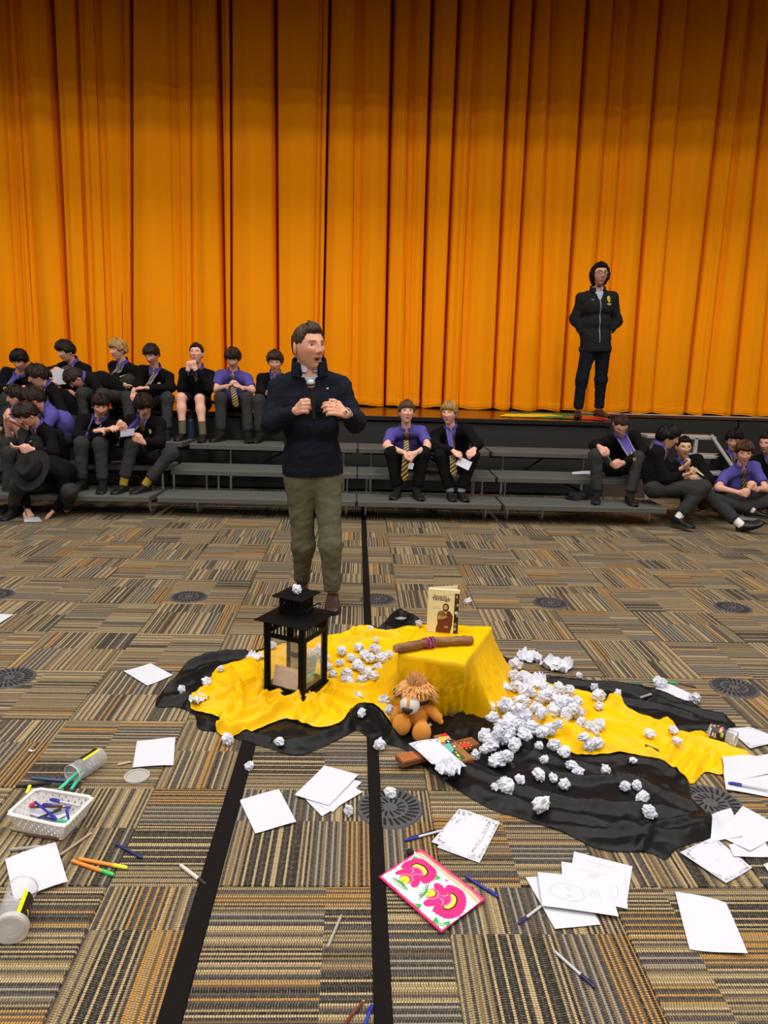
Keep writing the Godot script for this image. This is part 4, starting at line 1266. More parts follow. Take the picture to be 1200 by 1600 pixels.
# ---------------------------------------------------------------- clear tubs
func glass_mat(key: String, col: Color, a: float, rough := 0.05) -> StandardMaterial3D:
	if mats.has(key): return mats[key]
	var m := mat(key, Color(col.r, col.g, col.b, a), rough)
	m.transparency = BaseMaterial3D.TRANSPARENCY_ALPHA
	return m
func build_tubs():
	var clear := glass_mat("clear plastic", Color8(225, 225, 228), 0.28)
	var haze := glass_mat("milky plastic", Color8(220, 218, 214), 0.62, 0.2)
	var pic := Pic.new(256, 192, Color8(28, 24, 26))
	pic.rect(0, 0, 256, 14, Color8(222, 236, 30))
	pic.rect(150, 70, 46, 40, Color8(240, 130, 50)); pic.poly([Vector2(150, 70), Vector2(196, 70), Vector2(173, 40)], Color8(196, 96, 180))
	pic.rect(166, 84, 14, 14, Color8(240, 240, 240)); pic.line(173, 84, 173, 98, 2, Color8(240, 130, 50))
	pic.disc(205, 120, 22, 16, Color8(150, 180, 60))
	pic.disc(110, 50, 16, 16, Color8(226, 230, 50)); pic.curve([Vector2(104, 44), Vector2(116, 44), Vector2(112, 56), Vector2(104, 52)], 3, Color8(40, 40, 30))
	pic.disc(60, 70, 22, 14, Color8(220, 120, 140))
	pic.rect(20, 96, 20, 60, Color8(210, 210, 205))
	# M A in pale letters
	pic.curve([Vector2(60, 160), Vector2(66, 120), Vector2(76, 145), Vector2(86, 120), Vector2(92, 160)], 6, Color8(235, 232, 228))
	pic.curve([Vector2(100, 160), Vector2(112, 120), Vector2(124, 160)], 6, Color8(235, 232, 228)); pic.line(106, 146, 118, 146, 5, Color8(235, 232, 228))
	var lab := tmat("tub label", pic.texture(), 0.4)
	for t in [[[112, 1211], [157, 1181], 0.036, 0.0, "clear plastic tub with a black label lying behind the basket, green pens in its mouth", 1.2], [[36, 1388], [12, 1450], 0.040, 0.0, "clear plastic tub with a black label lying in the near left corner", 2.1], [[1150, 1160], [1108, 1146], 0.032, 0.0, "clear plastic tub with a black label on the tip of the yellow cloth", 0.3]]:
		var rad: float = t[2]
		var a := F(t[0][0], t[0][1], rad); var b := F(t[1][0], t[1][1], rad)
		var base: float = max(top_h(a.x, -a.z), top_h(b.x, -b.z))
		a.y = rad + base + 0.001; b.y = a.y
		var d := (b - a).normalized()
		var L := a.distance_to(b)
		var o := thing("plastic_tub", t[4], "tub", a)
		var side := d.cross(Vector3.UP).normalized()
		var up := side.cross(d)
		var roll: float = t[5]
		var sx := side * cos(roll) + up * sin(roll)
		var xf := Transform3D(Basis(sx, d, sx.cross(d)), Vector3.ZERO)
		var mb := MB.new()
		mb.lathe([Vector2(rad * 0.985, 0.0), Vector2(rad, 0.004), Vector2(rad, L - 0.004), Vector2(rad * 0.94, L), Vector2(0.0, L - 0.003)], xf, 28)
		obj("tub_wall", mb, clear, o)
		mb = MB.new()
		mb.lathe([Vector2(rad * 0.96, 0.0), Vector2(rad * 1.04, 0.0), Vector2(rad * 1.04, 0.006), Vector2(rad, 0.007)], xf, 28)
		obj("lip", mb, haze, o)
		mb = MB.new()
		var s0 := mb.v.size()
		for r in 2:
			for q in 25:
				var an := TAU * (0.62 * q / 24.0)
				mb.vert(xf * Vector3(cos(an) * rad * 1.012, L * (0.34 + 0.58 * r), sin(an) * rad * 1.012), Vector2(1.0 - 0.9 * r, q / 24.0))
		for q in 24: mb.quad(s0 + q, s0 + q + 1, s0 + 26 + q, s0 + 25 + q)
		obj("label_band", mb, lab, o)
	# lids
	var hz := glass_mat("lid plastic", Color8(215, 212, 206), 0.55, 0.15)
	for t in [[214, 1213, 0.045, "clear round lid on the carpet below the plain sheet at left"], [625, 972, 0.04, "clear round lid lying upturned behind the yellow cloth"]]:
		var p := F(t[0], t[1], 0.004)
		var o := thing("tub_lid", t[3], "lid", Vector3(p.x, top_h(p.x, -p.z) + 0.002, p.z))
		var mb := MB.new()
		var rr: float = t[2]
		mb.lathe([Vector2(0, 0.002), Vector2(rr * 0.84, 0.002), Vector2(rr * 0.86, 0.006), Vector2(rr, 0.006), Vector2(rr, 0.0)], Transform3D.IDENTITY, 30)
		obj("disc", mb, hz, o)
		mb = MB.new()
		mb.lathe([Vector2(rr * 0.97, 0.007), Vector2(rr * 1.01, 0.007), Vector2(rr * 1.01, 0.0)], Transform3D.IDENTITY, 30)
		obj("rim", mb, mat("lid rim", Color8(205, 202, 198), 0.3), o)
	# big lid standing against the mouth of the corner tub
	var p2 := F(17, 1452, 0.042)
	var o2 := thing("tub_lid", "milky round lid still on the end of the corner tub", "lid", p2)
	var ax := (F(12, 1450, 0.042) - F(36, 1388, 0.042)).normalized()
	var mb2 := MB.new()
	var bs := Basis(ax.cross(Vector3.UP).normalized(), ax, ax.cross(Vector3.UP).normalized().cross(ax))
	mb2.lathe([Vector2(0.045, -0.012), Vector2(0.045, 0.004), Vector2(0.040, 0.006), Vector2(0.0, 0.006)], Transform3D(bs, Vector3.ZERO), 30)
	obj("disc", mb2, haze, o2)
	# pens in the mouth of the upper tub
	pen("mint green pen poking from the upper tub, left one", F(126, 1202, 0.03), F(92, 1234, 0.02), Color8(70, 196, 160), "marker", Color8(70, 196, 160))
	pen("mint green pen poking from the upper tub, right one", F(130, 1207, 0.02), F(111, 1234, 0.012), Color8(60, 186, 150), "marker", Color8(60, 186, 150))

# ---------------------------------------------------------------- lantern
func build_lantern():
	var bm := mat("black metal", Color8(13, 13, 13), 0.55)
	bm.metallic_specular = 0.2
	var gl := glass_mat("lantern glass", Color8(225, 232, 230), 0.05)
	var ctr := Vector3(-0.266, 0, -3.205)
	var base := top_h(ctr.x, -ctr.z)
	base = 0.018
	var ang := atan2(-3.151 + 3.246, -0.239 + 0.42)   # front-left side direction
	var o := thing("lantern", "black metal candle lantern with glass sides standing on the yellow cloth", "lantern", Vector3(ctr.x, base, ctr.z), -ang)
	o.scale = Vector3.ONE * 1.08
	var w := 0.098     # half width
	var box := func(mb: MB, x: float, y: float, z: float, sx: float, sy: float, sz: float, ch := 0.0015): mb.box(Vector3(x, y, z), Vector3(sx, sy, sz), Basis.IDENTITY, ch)
	var mb := MB.new()
	box.call(mb, 0, 0.014, 0, 2 * w + 0.014, 0.024, 2 * w + 0.014)
	obj("base_plate", mb, bm, o, true)
	for sx in [-1, 1]:
		for sz in [-1, 1]:
			mb = MB.new()
			box.call(mb, sx * (w - 0.008), 0.18, sz * (w - 0.008), 0.018, 0.31, 0.018)
			obj("post", mb, bm, o, true)
	var H := 0.335
	for k in 4:
		var bs := Basis(Vector3.UP, k * PI / 2)
		mb = MB.new()
		var us := [0.0, 0.08]
		for s in 9: us.append(0.08 + 0.84 * (s + 0.62) / 9.0); us.append(0.08 + 0.84 * (s + 1.0) / 9.0)
		us.append(1.0)
		lattice(mb, bs * Vector3(-w, H - 0.075, w), bs * Vector3(w, H - 0.075, w), bs * Vector3(w, H, w), bs * Vector3(-w, H, w), us, [0.0, 0.28, 0.84, 1.0], func(i, j): return j == 1 and i % 2 == 1 and i > 0 and i < us.size() - 2, 0.003)
		obj("vent_panel", mb, bm, o, true)
		mb = MB.new()
		mb.box(bs * Vector3(0, 0.034, w - 0.006), Vector3(2 * w - 0.03, 0.014, 0.01), bs, 0.001)
		mb.box(bs * Vector3(w - 0.022, 0.15, w - 0.006), Vector3(0.010, 0.24, 0.01), bs, 0.001)
		mb.box(bs * Vector3(-w + 0.022, 0.15, w - 0.006), Vector3(0.010, 0.24, 0.01), bs, 0.001)
		obj("pane_frame", mb, bm, o, true)
		mb = MB.new()
		mb.box(bs * Vector3(0, 0.15, w - 0.008), Vector3(2 * w - 0.05, 0.225, 0.002), bs, 0.0002)
		obj("glass_pane", mb, gl, o, true)
	mb = MB.new()
	var ew := w + 0.030
	mb.grid(5, 5, func(r, q): 
		var x: float = (q - 2) / 2.0; var z: float = (r - 2) / 2.0
		return Vector3(x * ew, H + 0.002 + 0.032 * (1.0 - max(absf(x), absf(z))), z * ew), true)
	mb.face(Vector3(-ew, H, -ew), Vector3(ew, H, -ew), Vector3(ew, H, ew), Vector3(-ew, H, ew))
	for k in 4:
		var bs2 := Basis(Vector3.UP, k * PI / 2)
		mb.face(bs2 * Vector3(-ew, H - 0.001, ew), bs2 * Vector3(ew, H - 0.001, ew), bs2 * Vector3(ew, H + 0.002, ew), bs2 * Vector3(-ew, H + 0.002, ew))
	obj("roof", mb, bm, o, true)
	var cw := 0.051
	for k in 4:
		var bs3 := Basis(Vector3.UP, k * PI / 2)
		mb = MB.new()
		var us2 := [0.0]
		for s in 4: us2.append(0.1 + 0.8 * (s + 0.55) / 4.0); us2.append(0.1 + 0.8 * (s + 0.85) / 4.0)
		us2.append(1.0)
		lattice(mb, bs3 * Vector3(-cw, H + 0.018, cw), bs3 * Vector3(cw, H + 0.018, cw), bs3 * Vector3(cw, H + 0.095, cw), bs3 * Vector3(-cw, H + 0.095, cw), us2, [0.0, 0.4, 0.75, 1.0], func(i, j): return j == 1 and i % 2 == 1, 0.003)
		obj("chimney_panel", mb, bm, o, true)
	mb = MB.new()
	box.call(mb, 0, H + 0.098, 0, 0.150, 0.006, 0.150)
	obj("chimney_cap", mb, bm, o, true)
	mb = MB.new()
	var hp := []
	for k in 13: hp.append(Vector3(0.085 + 0.0, H + 0.05 + 0.02 * sin(PI * k / 12.0), lerpf(-0.06, 0.06, k / 12.0)) + Vector3(0.012 * sin(PI * k / 12.0), 0, 0))
	mb.tube(hp, 0.003, 8)
	obj("handle", mb, bm, o)
	# what stands inside
	var q := Transform3D(Basis(Vector3.UP, -ang).scaled(Vector3.ONE * 1.08), Vector3(ctr.x, base, ctr.z))
	var c := thing("candle", "tall cream pillar candle with a dark label band inside the lantern", "candle", q * Vector3(-0.01, 0.027, -0.035))
	mb = MB.new(); mb.lathe([Vector2(0, 0), Vector2(0.036, 0), Vector2(0.037, 0.004), Vector2(0.037, 0.205), Vector2(0.033, 0.21), Vector2(0, 0.204)], Transform3D.IDENTITY, 28)
	obj("wax", mb, mat("cream wax", Color8(226, 208, 160), 0.5), c)
	mb = MB.new(); mb.lathe([Vector2(0.0375, 0.125), Vector2(0.0378, 0.126), Vector2(0.0378, 0.15), Vector2(0.0375, 0.151)], Transform3D.IDENTITY, 28)
	obj("label_band", mb, mat("dark label", Color8(60, 46, 20), 0.5), c)
	mb = MB.new(); mb.tube([Vector3(0, 0.2, 0), Vector3(0.001, 0.216, 0.001)], 0.0012, 6)
	obj("wick", mb, mat("wick", Color8(30, 28, 26), 0.9), c)
	var card := Pic.new(200, 140, Color8(226, 206, 200))
	var r := RandomNumberGenerator.new(); r.seed = 4
	for k in 11: card.squiggle(16, 24 + k * 10, 150 + (k * 37) % 30, 5, Color8(120, 100, 100), r)
	card.disc(14, 16, 5, 5, Color8(150, 130, 60))
	mb = MB.new()
	var cx := Basis(Vector3.RIGHT, -0.22)
	mb.box(Vector3.ZERO, Vector3(0.135, 0.095, 0.006), cx, 0.001)
	var cd := thing("card_pack", "pinkish printed card pack leaning inside the left lantern pane", "card", q * Vector3(-0.012, 0.075, 0.058), -ang)
	obj("pack", mb, mat("pale card", Color8(224, 200, 196), 0.6), cd, true)
	mb = MB.new()
	mb.face(cx * Vector3(-0.065, -0.045, 0.0035), cx * Vector3(0.065, -0.045, 0.0035), cx * Vector3(0.065, 0.045, 0.0035), cx * Vector3(-0.065, 0.045, 0.0035))
	mb.uv = PackedVector2Array([Vector2(0, 1), Vector2(1, 1), Vector2(1, 0), Vector2(0, 0)])
	obj("printed_face", mb, tmat("card print", card.texture(), 0.6), cd, true)
	mb = MB.new()
	var tb := Basis(Vector3.UP, 1.4) * Basis(Vector3.RIGHT, 0.2)
	mb.box(Vector3.ZERO, Vector3(0.10, 0.13, 0.028), tb, 0.003)
	var bx := thing("plastic_case", "pale green translucent case leaning inside the right lantern pane", "case", q * Vector3(0.052, 0.095, -0.002), -ang)
	obj("case", mb, glass_mat("green case", Color8(150, 190, 176), 0.7, 0.2), bx, true)
	mb = MB.new()
	mb.box(Vector3(0.0, -0.035, 0), Vector3(0.085, 0.045, 0.020), tb, 0.003)
	obj("insert", mb, mat("mint insert", Color8(120, 214, 170), 0.6), bx, true)

# ---------------------------------------------------------------- book and stick on the box
func build_book():
	var W := 0.145; var H := 0.212
	var bl := F(667, 987, BOX_H + 0.001)
	var br := Vector3(0.484, BOX_H + 0.001, -3.215)
	var dirx := (br - bl).normalized()
	var o := thing("book", "cream paperback standing open on the draped box, a robed man on its cover", "book", bl)
	var bas := Basis(dirx, Vector3.UP, dirx.cross(Vector3.UP))
	var pic := Pic.new(280, 420, Color8(236, 222, 168))
	var brown := Color8(104, 48, 26)
	pic.poly([Vector2(80, 420), Vector2(78, 380), Vector2(92, 330), Vector2(86, 260), Vector2(110, 215), Vector2(150, 200), Vector2(200, 205), Vector2(228, 250), Vector2(226, 330), Vector2(210, 420)], brown)
	pic.poly([Vector2(84, 250), Vector2(100, 212), Vector2(134, 200), Vector2(148, 240), Vector2(120, 262), Vector2(96, 262)], Color8(120, 112, 56))
	pic.poly([Vector2(140, 205), Vector2(180, 205), Vector2(162, 242)], Color8(206, 160, 108))
	pic.disc(160, 170, 29, 40, Color8(54, 32, 20))
	pic.disc(158, 172, 19, 29, Color8(206, 164, 112))
	pic.poly([Vector2(140, 185), Vector2(160, 190), Vector2(177, 185), Vector2(168, 208), Vector2(150, 208)], Color8(90, 56, 34))
	pic.disc(151, 166, 3, 2, Color8(40, 24, 16)); pic.disc(167, 166, 3, 2, Color8(40, 24, 16))
	pic.disc(140, 268, 40, 15, Color8(186, 136, 84), -0.35); pic.disc(104, 268, 12, 22, Color8(200, 152, 100), 0.3)
	pic.disc(170, 360, 20, 11, Color8(214, 140, 96))
	for k in 5: pic.line(120 + k * 20, 290 + 5 * k, 108 + k * 22, 415, 2.0, Color8(82, 36, 20))
	pic.rect(238, 30, 42, 390, Color8(44, 26, 20))
	for q in [[256, 60, 10, 14, Color8(206, 160, 120)], [262, 90, 14, 22, Color8(96, 48, 30)], [246, 150, 10, 24, Color8(70, 52, 74)], [266, 140, 8, 16, Color8(220, 170, 130)], [258, 215, 16, 16, Color8(204, 210, 205)], [268, 240, 9, 18, Color8(150, 160, 160)], [256, 290, 16, 14, Color8(24, 18, 18)], [252, 330, 14, 16, Color8(150, 126, 92)], [250, 375, 12, 18, Color8(150, 176, 150)], [268, 390, 9, 20, Color8(60, 30, 24)]]: pic.disc(q[0], q[1], q[2], q[3], q[4])
	var r := RandomNumberGenerator.new(); r.seed = 9
	pic.squiggle(160, 42, 50, 6, Color8(120, 108, 80), r)
	pic.squiggle(36, 168, 62, 6, Color8(70, 58, 44), r); pic.squiggle(36, 180, 84, 6, Color8(70, 58, 44), r)
	var cream := mat("book card", Color8(238, 226, 180), 0.5)
	var pg := mat("book pages", Color8(240, 232, 204), 0.8)
	var put := func(mb: MB):
		for k in mb.v.size(): mb.v[k] = bas * mb.v[k]
		return mb
	var mb := MB.new()
	mb.box(Vector3(W / 2, H / 2, 0), Vector3(W, H, 0.0015), Basis.IDENTITY, 0.0003)
	var cov := obj("front_cover", put.call(mb), cream, o, true)
	mb = MB.new()
	mb.face(Vector3(0.001, 0.001, 0.0012), Vector3(W - 0.001, 0.001, 0.0012), Vector3(W - 0.001, H - 0.001, 0.0012), Vector3(0.001, H - 0.001, 0.0012))
	mb.uv = PackedVector2Array([Vector2(0, 1), Vector2(1, 1), Vector2(1, 0), Vector2(0, 0)])
	obj("cover_print", put.call(mb), tmat("book cover", pic.texture(), 0.4), cov, true)
	for t in [["Through", 0.0118, 0.018, 0.166, true], ["People", 0.0105, 0.024, 0.178, false]]:
		var tm := TextMesh.new()
		var sf := SystemFont.new(); sf.font_names = PackedStringArray(["Droid Sans" if t[4] else "Droid Serif"]); sf.font_weight = 700
		tm.font = sf; tm.text = t[0]; tm.font_size = 32; tm.pixel_size = t[1] / 18.0; tm.depth = 0.0006
		tm.horizontal_alignment = HORIZONTAL_ALIGNMENT_LEFT
		tm.material = mat("title ink" if t[4] else "title ink light", Color8(40, 28, 22) if t[4] else Color8(110, 92, 70), 0.6)
		var l := inst("lettering", tm, cov)
		l.transform = Transform3D(bas * Basis(Vector3.BACK, -0.02), bas * Vector3(t[2], t[3], 0.0016))
	mb = MB.new()
	mb.box(Vector3(W / 2 + 0.001, H / 2, -0.011), Vector3(W - 0.004, H - 0.004, 0.019), Basis.IDENTITY, 0.001)
	obj("pages", put.call(mb), pg, o, true)
	mb = MB.new()
	mb.box(Vector3(-0.001, H / 2, -0.011), Vector3(0.002, H, 0.024), Basis.IDENTITY, 0.0005)
	obj("spine", put.call(mb), cream, o, true)
	mb = MB.new()
	var bb := Basis(Vector3.UP, 0.42)
	mb.box(Vector3(0, H / 2, -0.023) + bb * Vector3(W / 2, 0, 0), Vector3(W, H, 0.0015), bb, 0.0003)
	obj("back_cover", put.call(mb), cream, o, true)
	# stick
	var hh := BOX_H + 0.021
	var a := F(617, 1014, hh + 0.004); var m := F(676, 1003, hh + 0.002); var b := F(738, 1000, hh)
	var ctr := (a + b) * 0.5 as Vector3
	var s := thing("talking_stick", "short thick brown stick bound with coloured yarn, on the draped box", "stick", ctr)
	mb = MB.new()
	var pts := []; var rad := []
	for k in 21:
		var t := k / 20.0
		var p := a.lerp(m, t * 2.0) if t < 0.5 else m.lerp(b, t * 2.0 - 1.0)
		p += Vector3(0, 0.003 * noise.get_noise_1d(k * 0.6), 0.003 * noise.get_noise_1d(k * 0.6 + 50.0))
		pts.append(p - ctr); rad.append(0.0205 + 0.0016 * noise.get_noise_1d(k * 0.8 + 9.0) - (0.003 if k == 0 or k == 20 else 0.0))
	mb.tube(pts, rad, 16)
	obj("shaft", mb, wood_mat("stick wood", Color8(150, 104, 58), Color8(96, 60, 32), 0.55), s)
	for e in [0, 20]:
		mb = MB.new()
		var d := (pts[e] - pts[10]).normalized() as Vector3
		mb.tube([pts[e] - d * 0.001, pts[e] + d * 0.0025], [0.0172, 0.0155], 16)
		obj("cut_end", mb, mat("cut wood", Color8(176, 134, 84), 0.7), s)
	var ycol := [Color8(190, 40, 110), Color8(60, 50, 110), Color8(170, 60, 60), Color8(110, 110, 130), Color8(210, 90, 150), Color8(40, 36, 60)]
	var dm := (pts[11] - pts[9]).normalized() as Vector3
	var nx := dm.cross(Vector3.UP).normalized()
	var ny := nx.cross(dm)
	for k in 12:
		mb = MB.new()
		var lp := []
		var tilt := r.randf_range(-0.010, 0.010); var off := -0.02 + 0.04 * k / 11.0
		for q in 19:
			var an := TAU * q / 18.0
			lp.append(pts[9] + dm * (off + tilt * sin(an + k)) + (nx * cos(an) + ny * sin(an)) * (0.0222 + r.randf() * 0.004))
		mb.tube(lp, 0.0026, 5, false)
		obj("yarn", mb, mat("yarn %d" % (k % 6), ycol[k % 6], 0.9), s)

# ---------------------------------------------------------------- plush lion
func build_lion():
	var p0 := F(640, 1141, 0.03)
	p0.y = top_h(p0.x, -p0.z)
	p0 = Vector3(p0.x + 0.02, 0.016, -2.865)
	var o := thing("plush_lion", "small plush lion with shaggy mane and black eye band sitting before the box", "plush toy", p0, -0.12)
	var org := mat("lion plush", Color8(214, 140, 50), 0.95, 0.0, 0.6)
	var wht := mat("lion white", Color8(226, 220, 212), 0.95, 0.0, 0.4)
	var blk := mat("lion black", Color8(24, 20, 20), 0.6)
	var mb := MB.new()
	mb.ball(func(d): return Vector3(d.x * (0.058 + 0.012 * (0.5 - d.y * 0.5)), 0.062 + d.y * 0.062, d.z * 0.052), 16, 22)
	obj("body", mb, org, o)
	for s in [-1, 1]:
		mb = MB.new()
		# arms hang out and down
		var pts := [Vector3(s * 0.04, 0.095, 0.0), Vector3(s * 0.075, 0.080, 0.006), Vector3(s * 0.105, 0.055, 0.016), Vector3(s * 0.116, 0.040, 0.02)]
		if s < 0: pts = [Vector3(-0.04, 0.095, 0.01), Vector3(-0.066, 0.078, 0.02), Vector3(-0.076, 0.052, 0.035), Vector3(-0.072, 0.038, 0.04)]
		mb.tube(pts, [0.022, 0.024, 0.022, 0.010], 14)
		mb.ellipsoid(pts[3], Vector3(0.012, 0.012, 0.012))
		obj("arm", mb, org, o)
		mb = MB.new()
		mb.tube([Vector3(s * 0.03, 0.03, 0.02), Vector3(s * 0.038, 0.034, 0.07)], [0.03, 0.026], 14)
		obj("leg", mb, org, o)
		mb = MB.new()
		var fb := Basis(Vector3.UP, s * 0.15) * Basis(Vector3.RIGHT, -0.25)
		mb.ellipsoid(Vector3(s * 0.043 - 0.004, 0.036 - 0.008 * s, 0.088 + 0.012 * s), Vector3(0.040, 0.046, 0.024), fb, 14, 18)
		obj("foot", mb, org, o)
		mb = MB.new()
		mb.ellipsoid(Vector3(s * 0.075 + 0.004, 0.152, -0.002), Vector3(0.022, 0.022, 0.014), Basis(Vector3.FORWARD, s * 0.4), 10, 14)
		obj("ear", mb, blk, o)
	var hc := Vector3(0.004, 0.152, 0.012)
	mb = MB.new(); mb.ellipsoid(hc, Vector3(0.064, 0.058, 0.056), Basis.IDENTITY, 16, 20)
	obj("head", mb, org, o)
	mb = MB.new()
	mb.ball(func(d): return hc + Vector3(d.x * 0.0665, -0.014 + d.y * 0.027, d.z * 0.0595), 12, 24)
	obj("eye_band", mb, blk, o)
	mb = MB.new()
	var mc := Vector3(-0.016, 0.132, 0.066)
	mb.ellipsoid(mc, Vector3(0.042, 0.043, 0.036), Basis(Vector3.RIGHT, 0.25), 16, 20)
	obj("muzzle", mb, wht, o)
	mb = MB.new()
	mb.ball(func(d): return mc + Basis(Vector3.RIGHT, 0.25) * Vector3(d.x * 0.021 - 0.004, d.y * 0.0435 + 0.001, d.z * 0.0372), 12, 16)
	obj("muzzle_stripe", mb, org, o)
	mb = MB.new()
	mb.ball(func(d): return mc + Vector3(-0.008, -0.012, 0.031) + Vector3(d.x * (0.022 + 0.009 * d.y), d.y * 0.016, d.z * 0.013), 12, 16)
	obj("nose", mb, mat("lion nose", Color8(40, 22, 18), 0.5), o)
	# mane strands
	mb = MB.new()
	var r := RandomNumberGenerator.new(); r.seed = 17
	var mane := vmat("lion mane", 0.95, 0.4)
	for k in 900:
		var th := acos(r.randf_range(-0.15, 1.0)); var ph := r.randf() * TAU
		var d := Vector3(sin(th) * cos(ph), cos(th), sin(th) * sin(ph))
		if d.z > 0.35 and d.y < 0.48: continue
		var a := hc + d * Vector3(0.062, 0.056, 0.054)
		var fall := (d * 0.5 + Vector3(0, -0.9, 0.0) + Vector3(r.randf_range(-.3, .3), r.randf_range(-.2, .2), r.randf_range(-.3, .3)) + Vector3(d.x, 0, d.z) * 0.8).normalized()
		if th < 0.5: fall = (d + Vector3(r.randf_range(-.6, .6), 0.5, r.randf_range(-.6, .6))).normalized()
		var L := r.randf_range(0.022, 0.04)
		var t := r.randf()
		mb.col = lin(226, 170, 100).lerp(lin(160, 104, 56), t * (0.4 + 0.6 * (1.0 - clampf(d.y, 0, 1))))
		mb.tube([a - d * 0.004, a + d * 0.012 + fall * L * 0.4, a + d * 0.008 + fall * L], [0.0040, 0.0032, 0.0006], 4, false)
	var mo := obj("mane", mb, mane, o)
	mo.set_meta("kind", "stuff")
	mb = MB.new()
	mb.box(Vector3(0.072, 0.028, 0.03), Vector3(0.012, 0.016, 0.001), Basis(Vector3.UP, 0.5) * Basis(Vector3.BACK, 0.6), 0.0003)
	obj("care_tag", mb, mat("care tag", Color8(226, 214, 190), 0.7), o, true)

# ---------------------------------------------------------------- painted cross
func build_cross():
	var th := 0.022
	var hh := 0.034
	var left := [F(617, 1183, hh), F(645, 1174, hh), F(660, 1190, hh), F(629, 1198, hh)]
	# axis of the long beam and of the arm, measured on the floor
	var a := F(623, 1190, hh); var b := F(743, 1160, hh)
	var ax := (b - a).slide(Vector3.UP).normalized()
	var L := a.distance_to(b)
	var bw := 0.060
	var side := Vector3.UP.cross(ax).normalized()
	if side.z < 0: side = -side
	var c := F(713, 1172, hh)
	var ca := F(686, 1152, hh); var cb := F(731, 1193, hh)
	var o := thing("wooden_cross", "brown wooden cross with bright painted scenes lying under a bordered sheet", "cross", Vector3(a.x, hh, a.z))
	var n := Vector3.ZERO
	var wood := wood_mat("cross wood", Color8(140, 84, 46), Color8(104, 58, 30), 0.5)
	var mb := MB.new()
	var u := a - a
	var e := ax * L
	var bs := Basis(ax, Vector3.UP, ax.cross(Vector3.UP))
	mb.box(ax * (L * 0.5), Vector3(L, th, bw), bs, 0.002)
	obj("beam", mb, wood, o, true)
	var cax := (cb - ca).slide(Vector3.UP).normalized()
	var cl := ca.distance_to(cb)
	var cm := (ca + cb) * 0.5 - Vector3(a.x, hh, a.z) as Vector3
	cm.y = 0.001
	mb = MB.new()
	mb.box(cm, Vector3(cl, th, bw), Basis(cax, Vector3.UP, cax.cross(Vector3.UP)), 0.002)
	obj("arm", mb, wood, o, true)
	# painted layer on the arm
	var pic := Pic.new(240, 80, Color8(150, 96, 52))
	pic.rect(0, 0, 34, 40, Color8(196, 30, 28)); pic.poly([Vector2(30, 0), Vector2(80, 20), Vector2(60, 80), Vector2(20, 60)], Color8(226, 176, 80))
	pic.poly([Vector2(44, 0), Vector2(90, 6), Vector2(90, 60), Vector2(60, 50)], Color8(26, 34, 84)); pic.disc(70, 34, 9, 5, Color8(240, 236, 220)); pic.disc(56, 14, 4, 8, Color8(226, 216, 60))
	pic.poly([Vector2(84, 40), Vector2(130, 46), Vector2(180, 80), Vector2(90, 80)], Color8(88, 178, 170))
	pic.disc(118, 30, 13, 12, Color8(40, 26, 20)); pic.disc(118, 30, 8, 8, Color8(236, 226, 196))
	pic.poly([Vector2(140, 46), Vector2(226, 40), Vector2(236, 80), Vector2(160, 80)], Color8(52, 82, 40)); pic.disc(190, 62, 11, 7, Color8(230, 220, 40)); pic.disc(166, 56, 5, 4, Color8(240, 240, 220)); pic.disc(215, 70, 7, 5, Color8(150, 190, 60))
	mb = MB.new()
	var cs := cax.cross(Vector3.UP)
	if cs.z < 0: cs = -cs
	var y := Vector3(0, th * 0.5 + 0.0025, 0)
	mb.face(cm + y - cax * cl * .49 + cs * bw * .48, cm + y + cax * cl * .49 + cs * bw * .48, cm + y + cax * cl * .49 - cs * bw * .48, cm + y - cax * cl * .49 - cs * bw * .48)
	mb.uv = PackedVector2Array([Vector2(0, 1), Vector2(1, 1), Vector2(1, 0), Vector2(0, 0)])
	obj("painted_scene", mb, tmat("cross paint", pic.texture(), 0.5), o, true)
	mb = MB.new()
	var sc := F(727, 1165, hh + th * .5) - Vector3(a.x, hh, a.z)
	mb.lathe([Vector2(0.017, 0.0), Vector2(0.017, 0.0025), Vector2(0.0, 0.0025)], Transform3D(Basis.IDENTITY, sc), 20)
	obj("red_sun", mb, mat("sun red", Color8(214, 44, 30), 0.5), o, true)
	for k in 8:
		mb = MB.new()
		mb.ellipsoid(sc + Vector3(cos(TAU * k / 8), 0.05, sin(TAU * k / 8)) * 0.024, Vector3(0.0035, 0.002, 0.0035), Basis.IDENTITY, 4, 6)
		obj("sun_ray", mb, mat("sun ray", Color8(236, 196, 100), 0.5), o)
	# burnt-in rows of writing on the foot of the beam
	var wp := Pic.new(120, 80, Color8(176, 98, 46))
	var r := RandomNumberGenerator.new(); r.seed = 8
	for k in 8: wp.squiggle(8, 8 + k * 8, 100, 5, Color8(96, 48, 22), r)
	mb = MB.new()
	var sd := bs.z if bs.z.z > 0 else -bs.z
	var l0 := ax * 0.004; var l1 := ax * 0.072
	mb.face(l0 + y + sd * bw * .46, l1 + y + sd * bw * .46, l1 + y - sd * bw * .46, l0 + y - sd * bw * .46)
	mb.uv = PackedVector2Array([Vector2(0, 1), Vector2(1, 1), Vector2(1, 0), Vector2(0, 0)])
	obj("carved_text", mb, tmat("cross text", wp.texture(), 0.6), o, true)

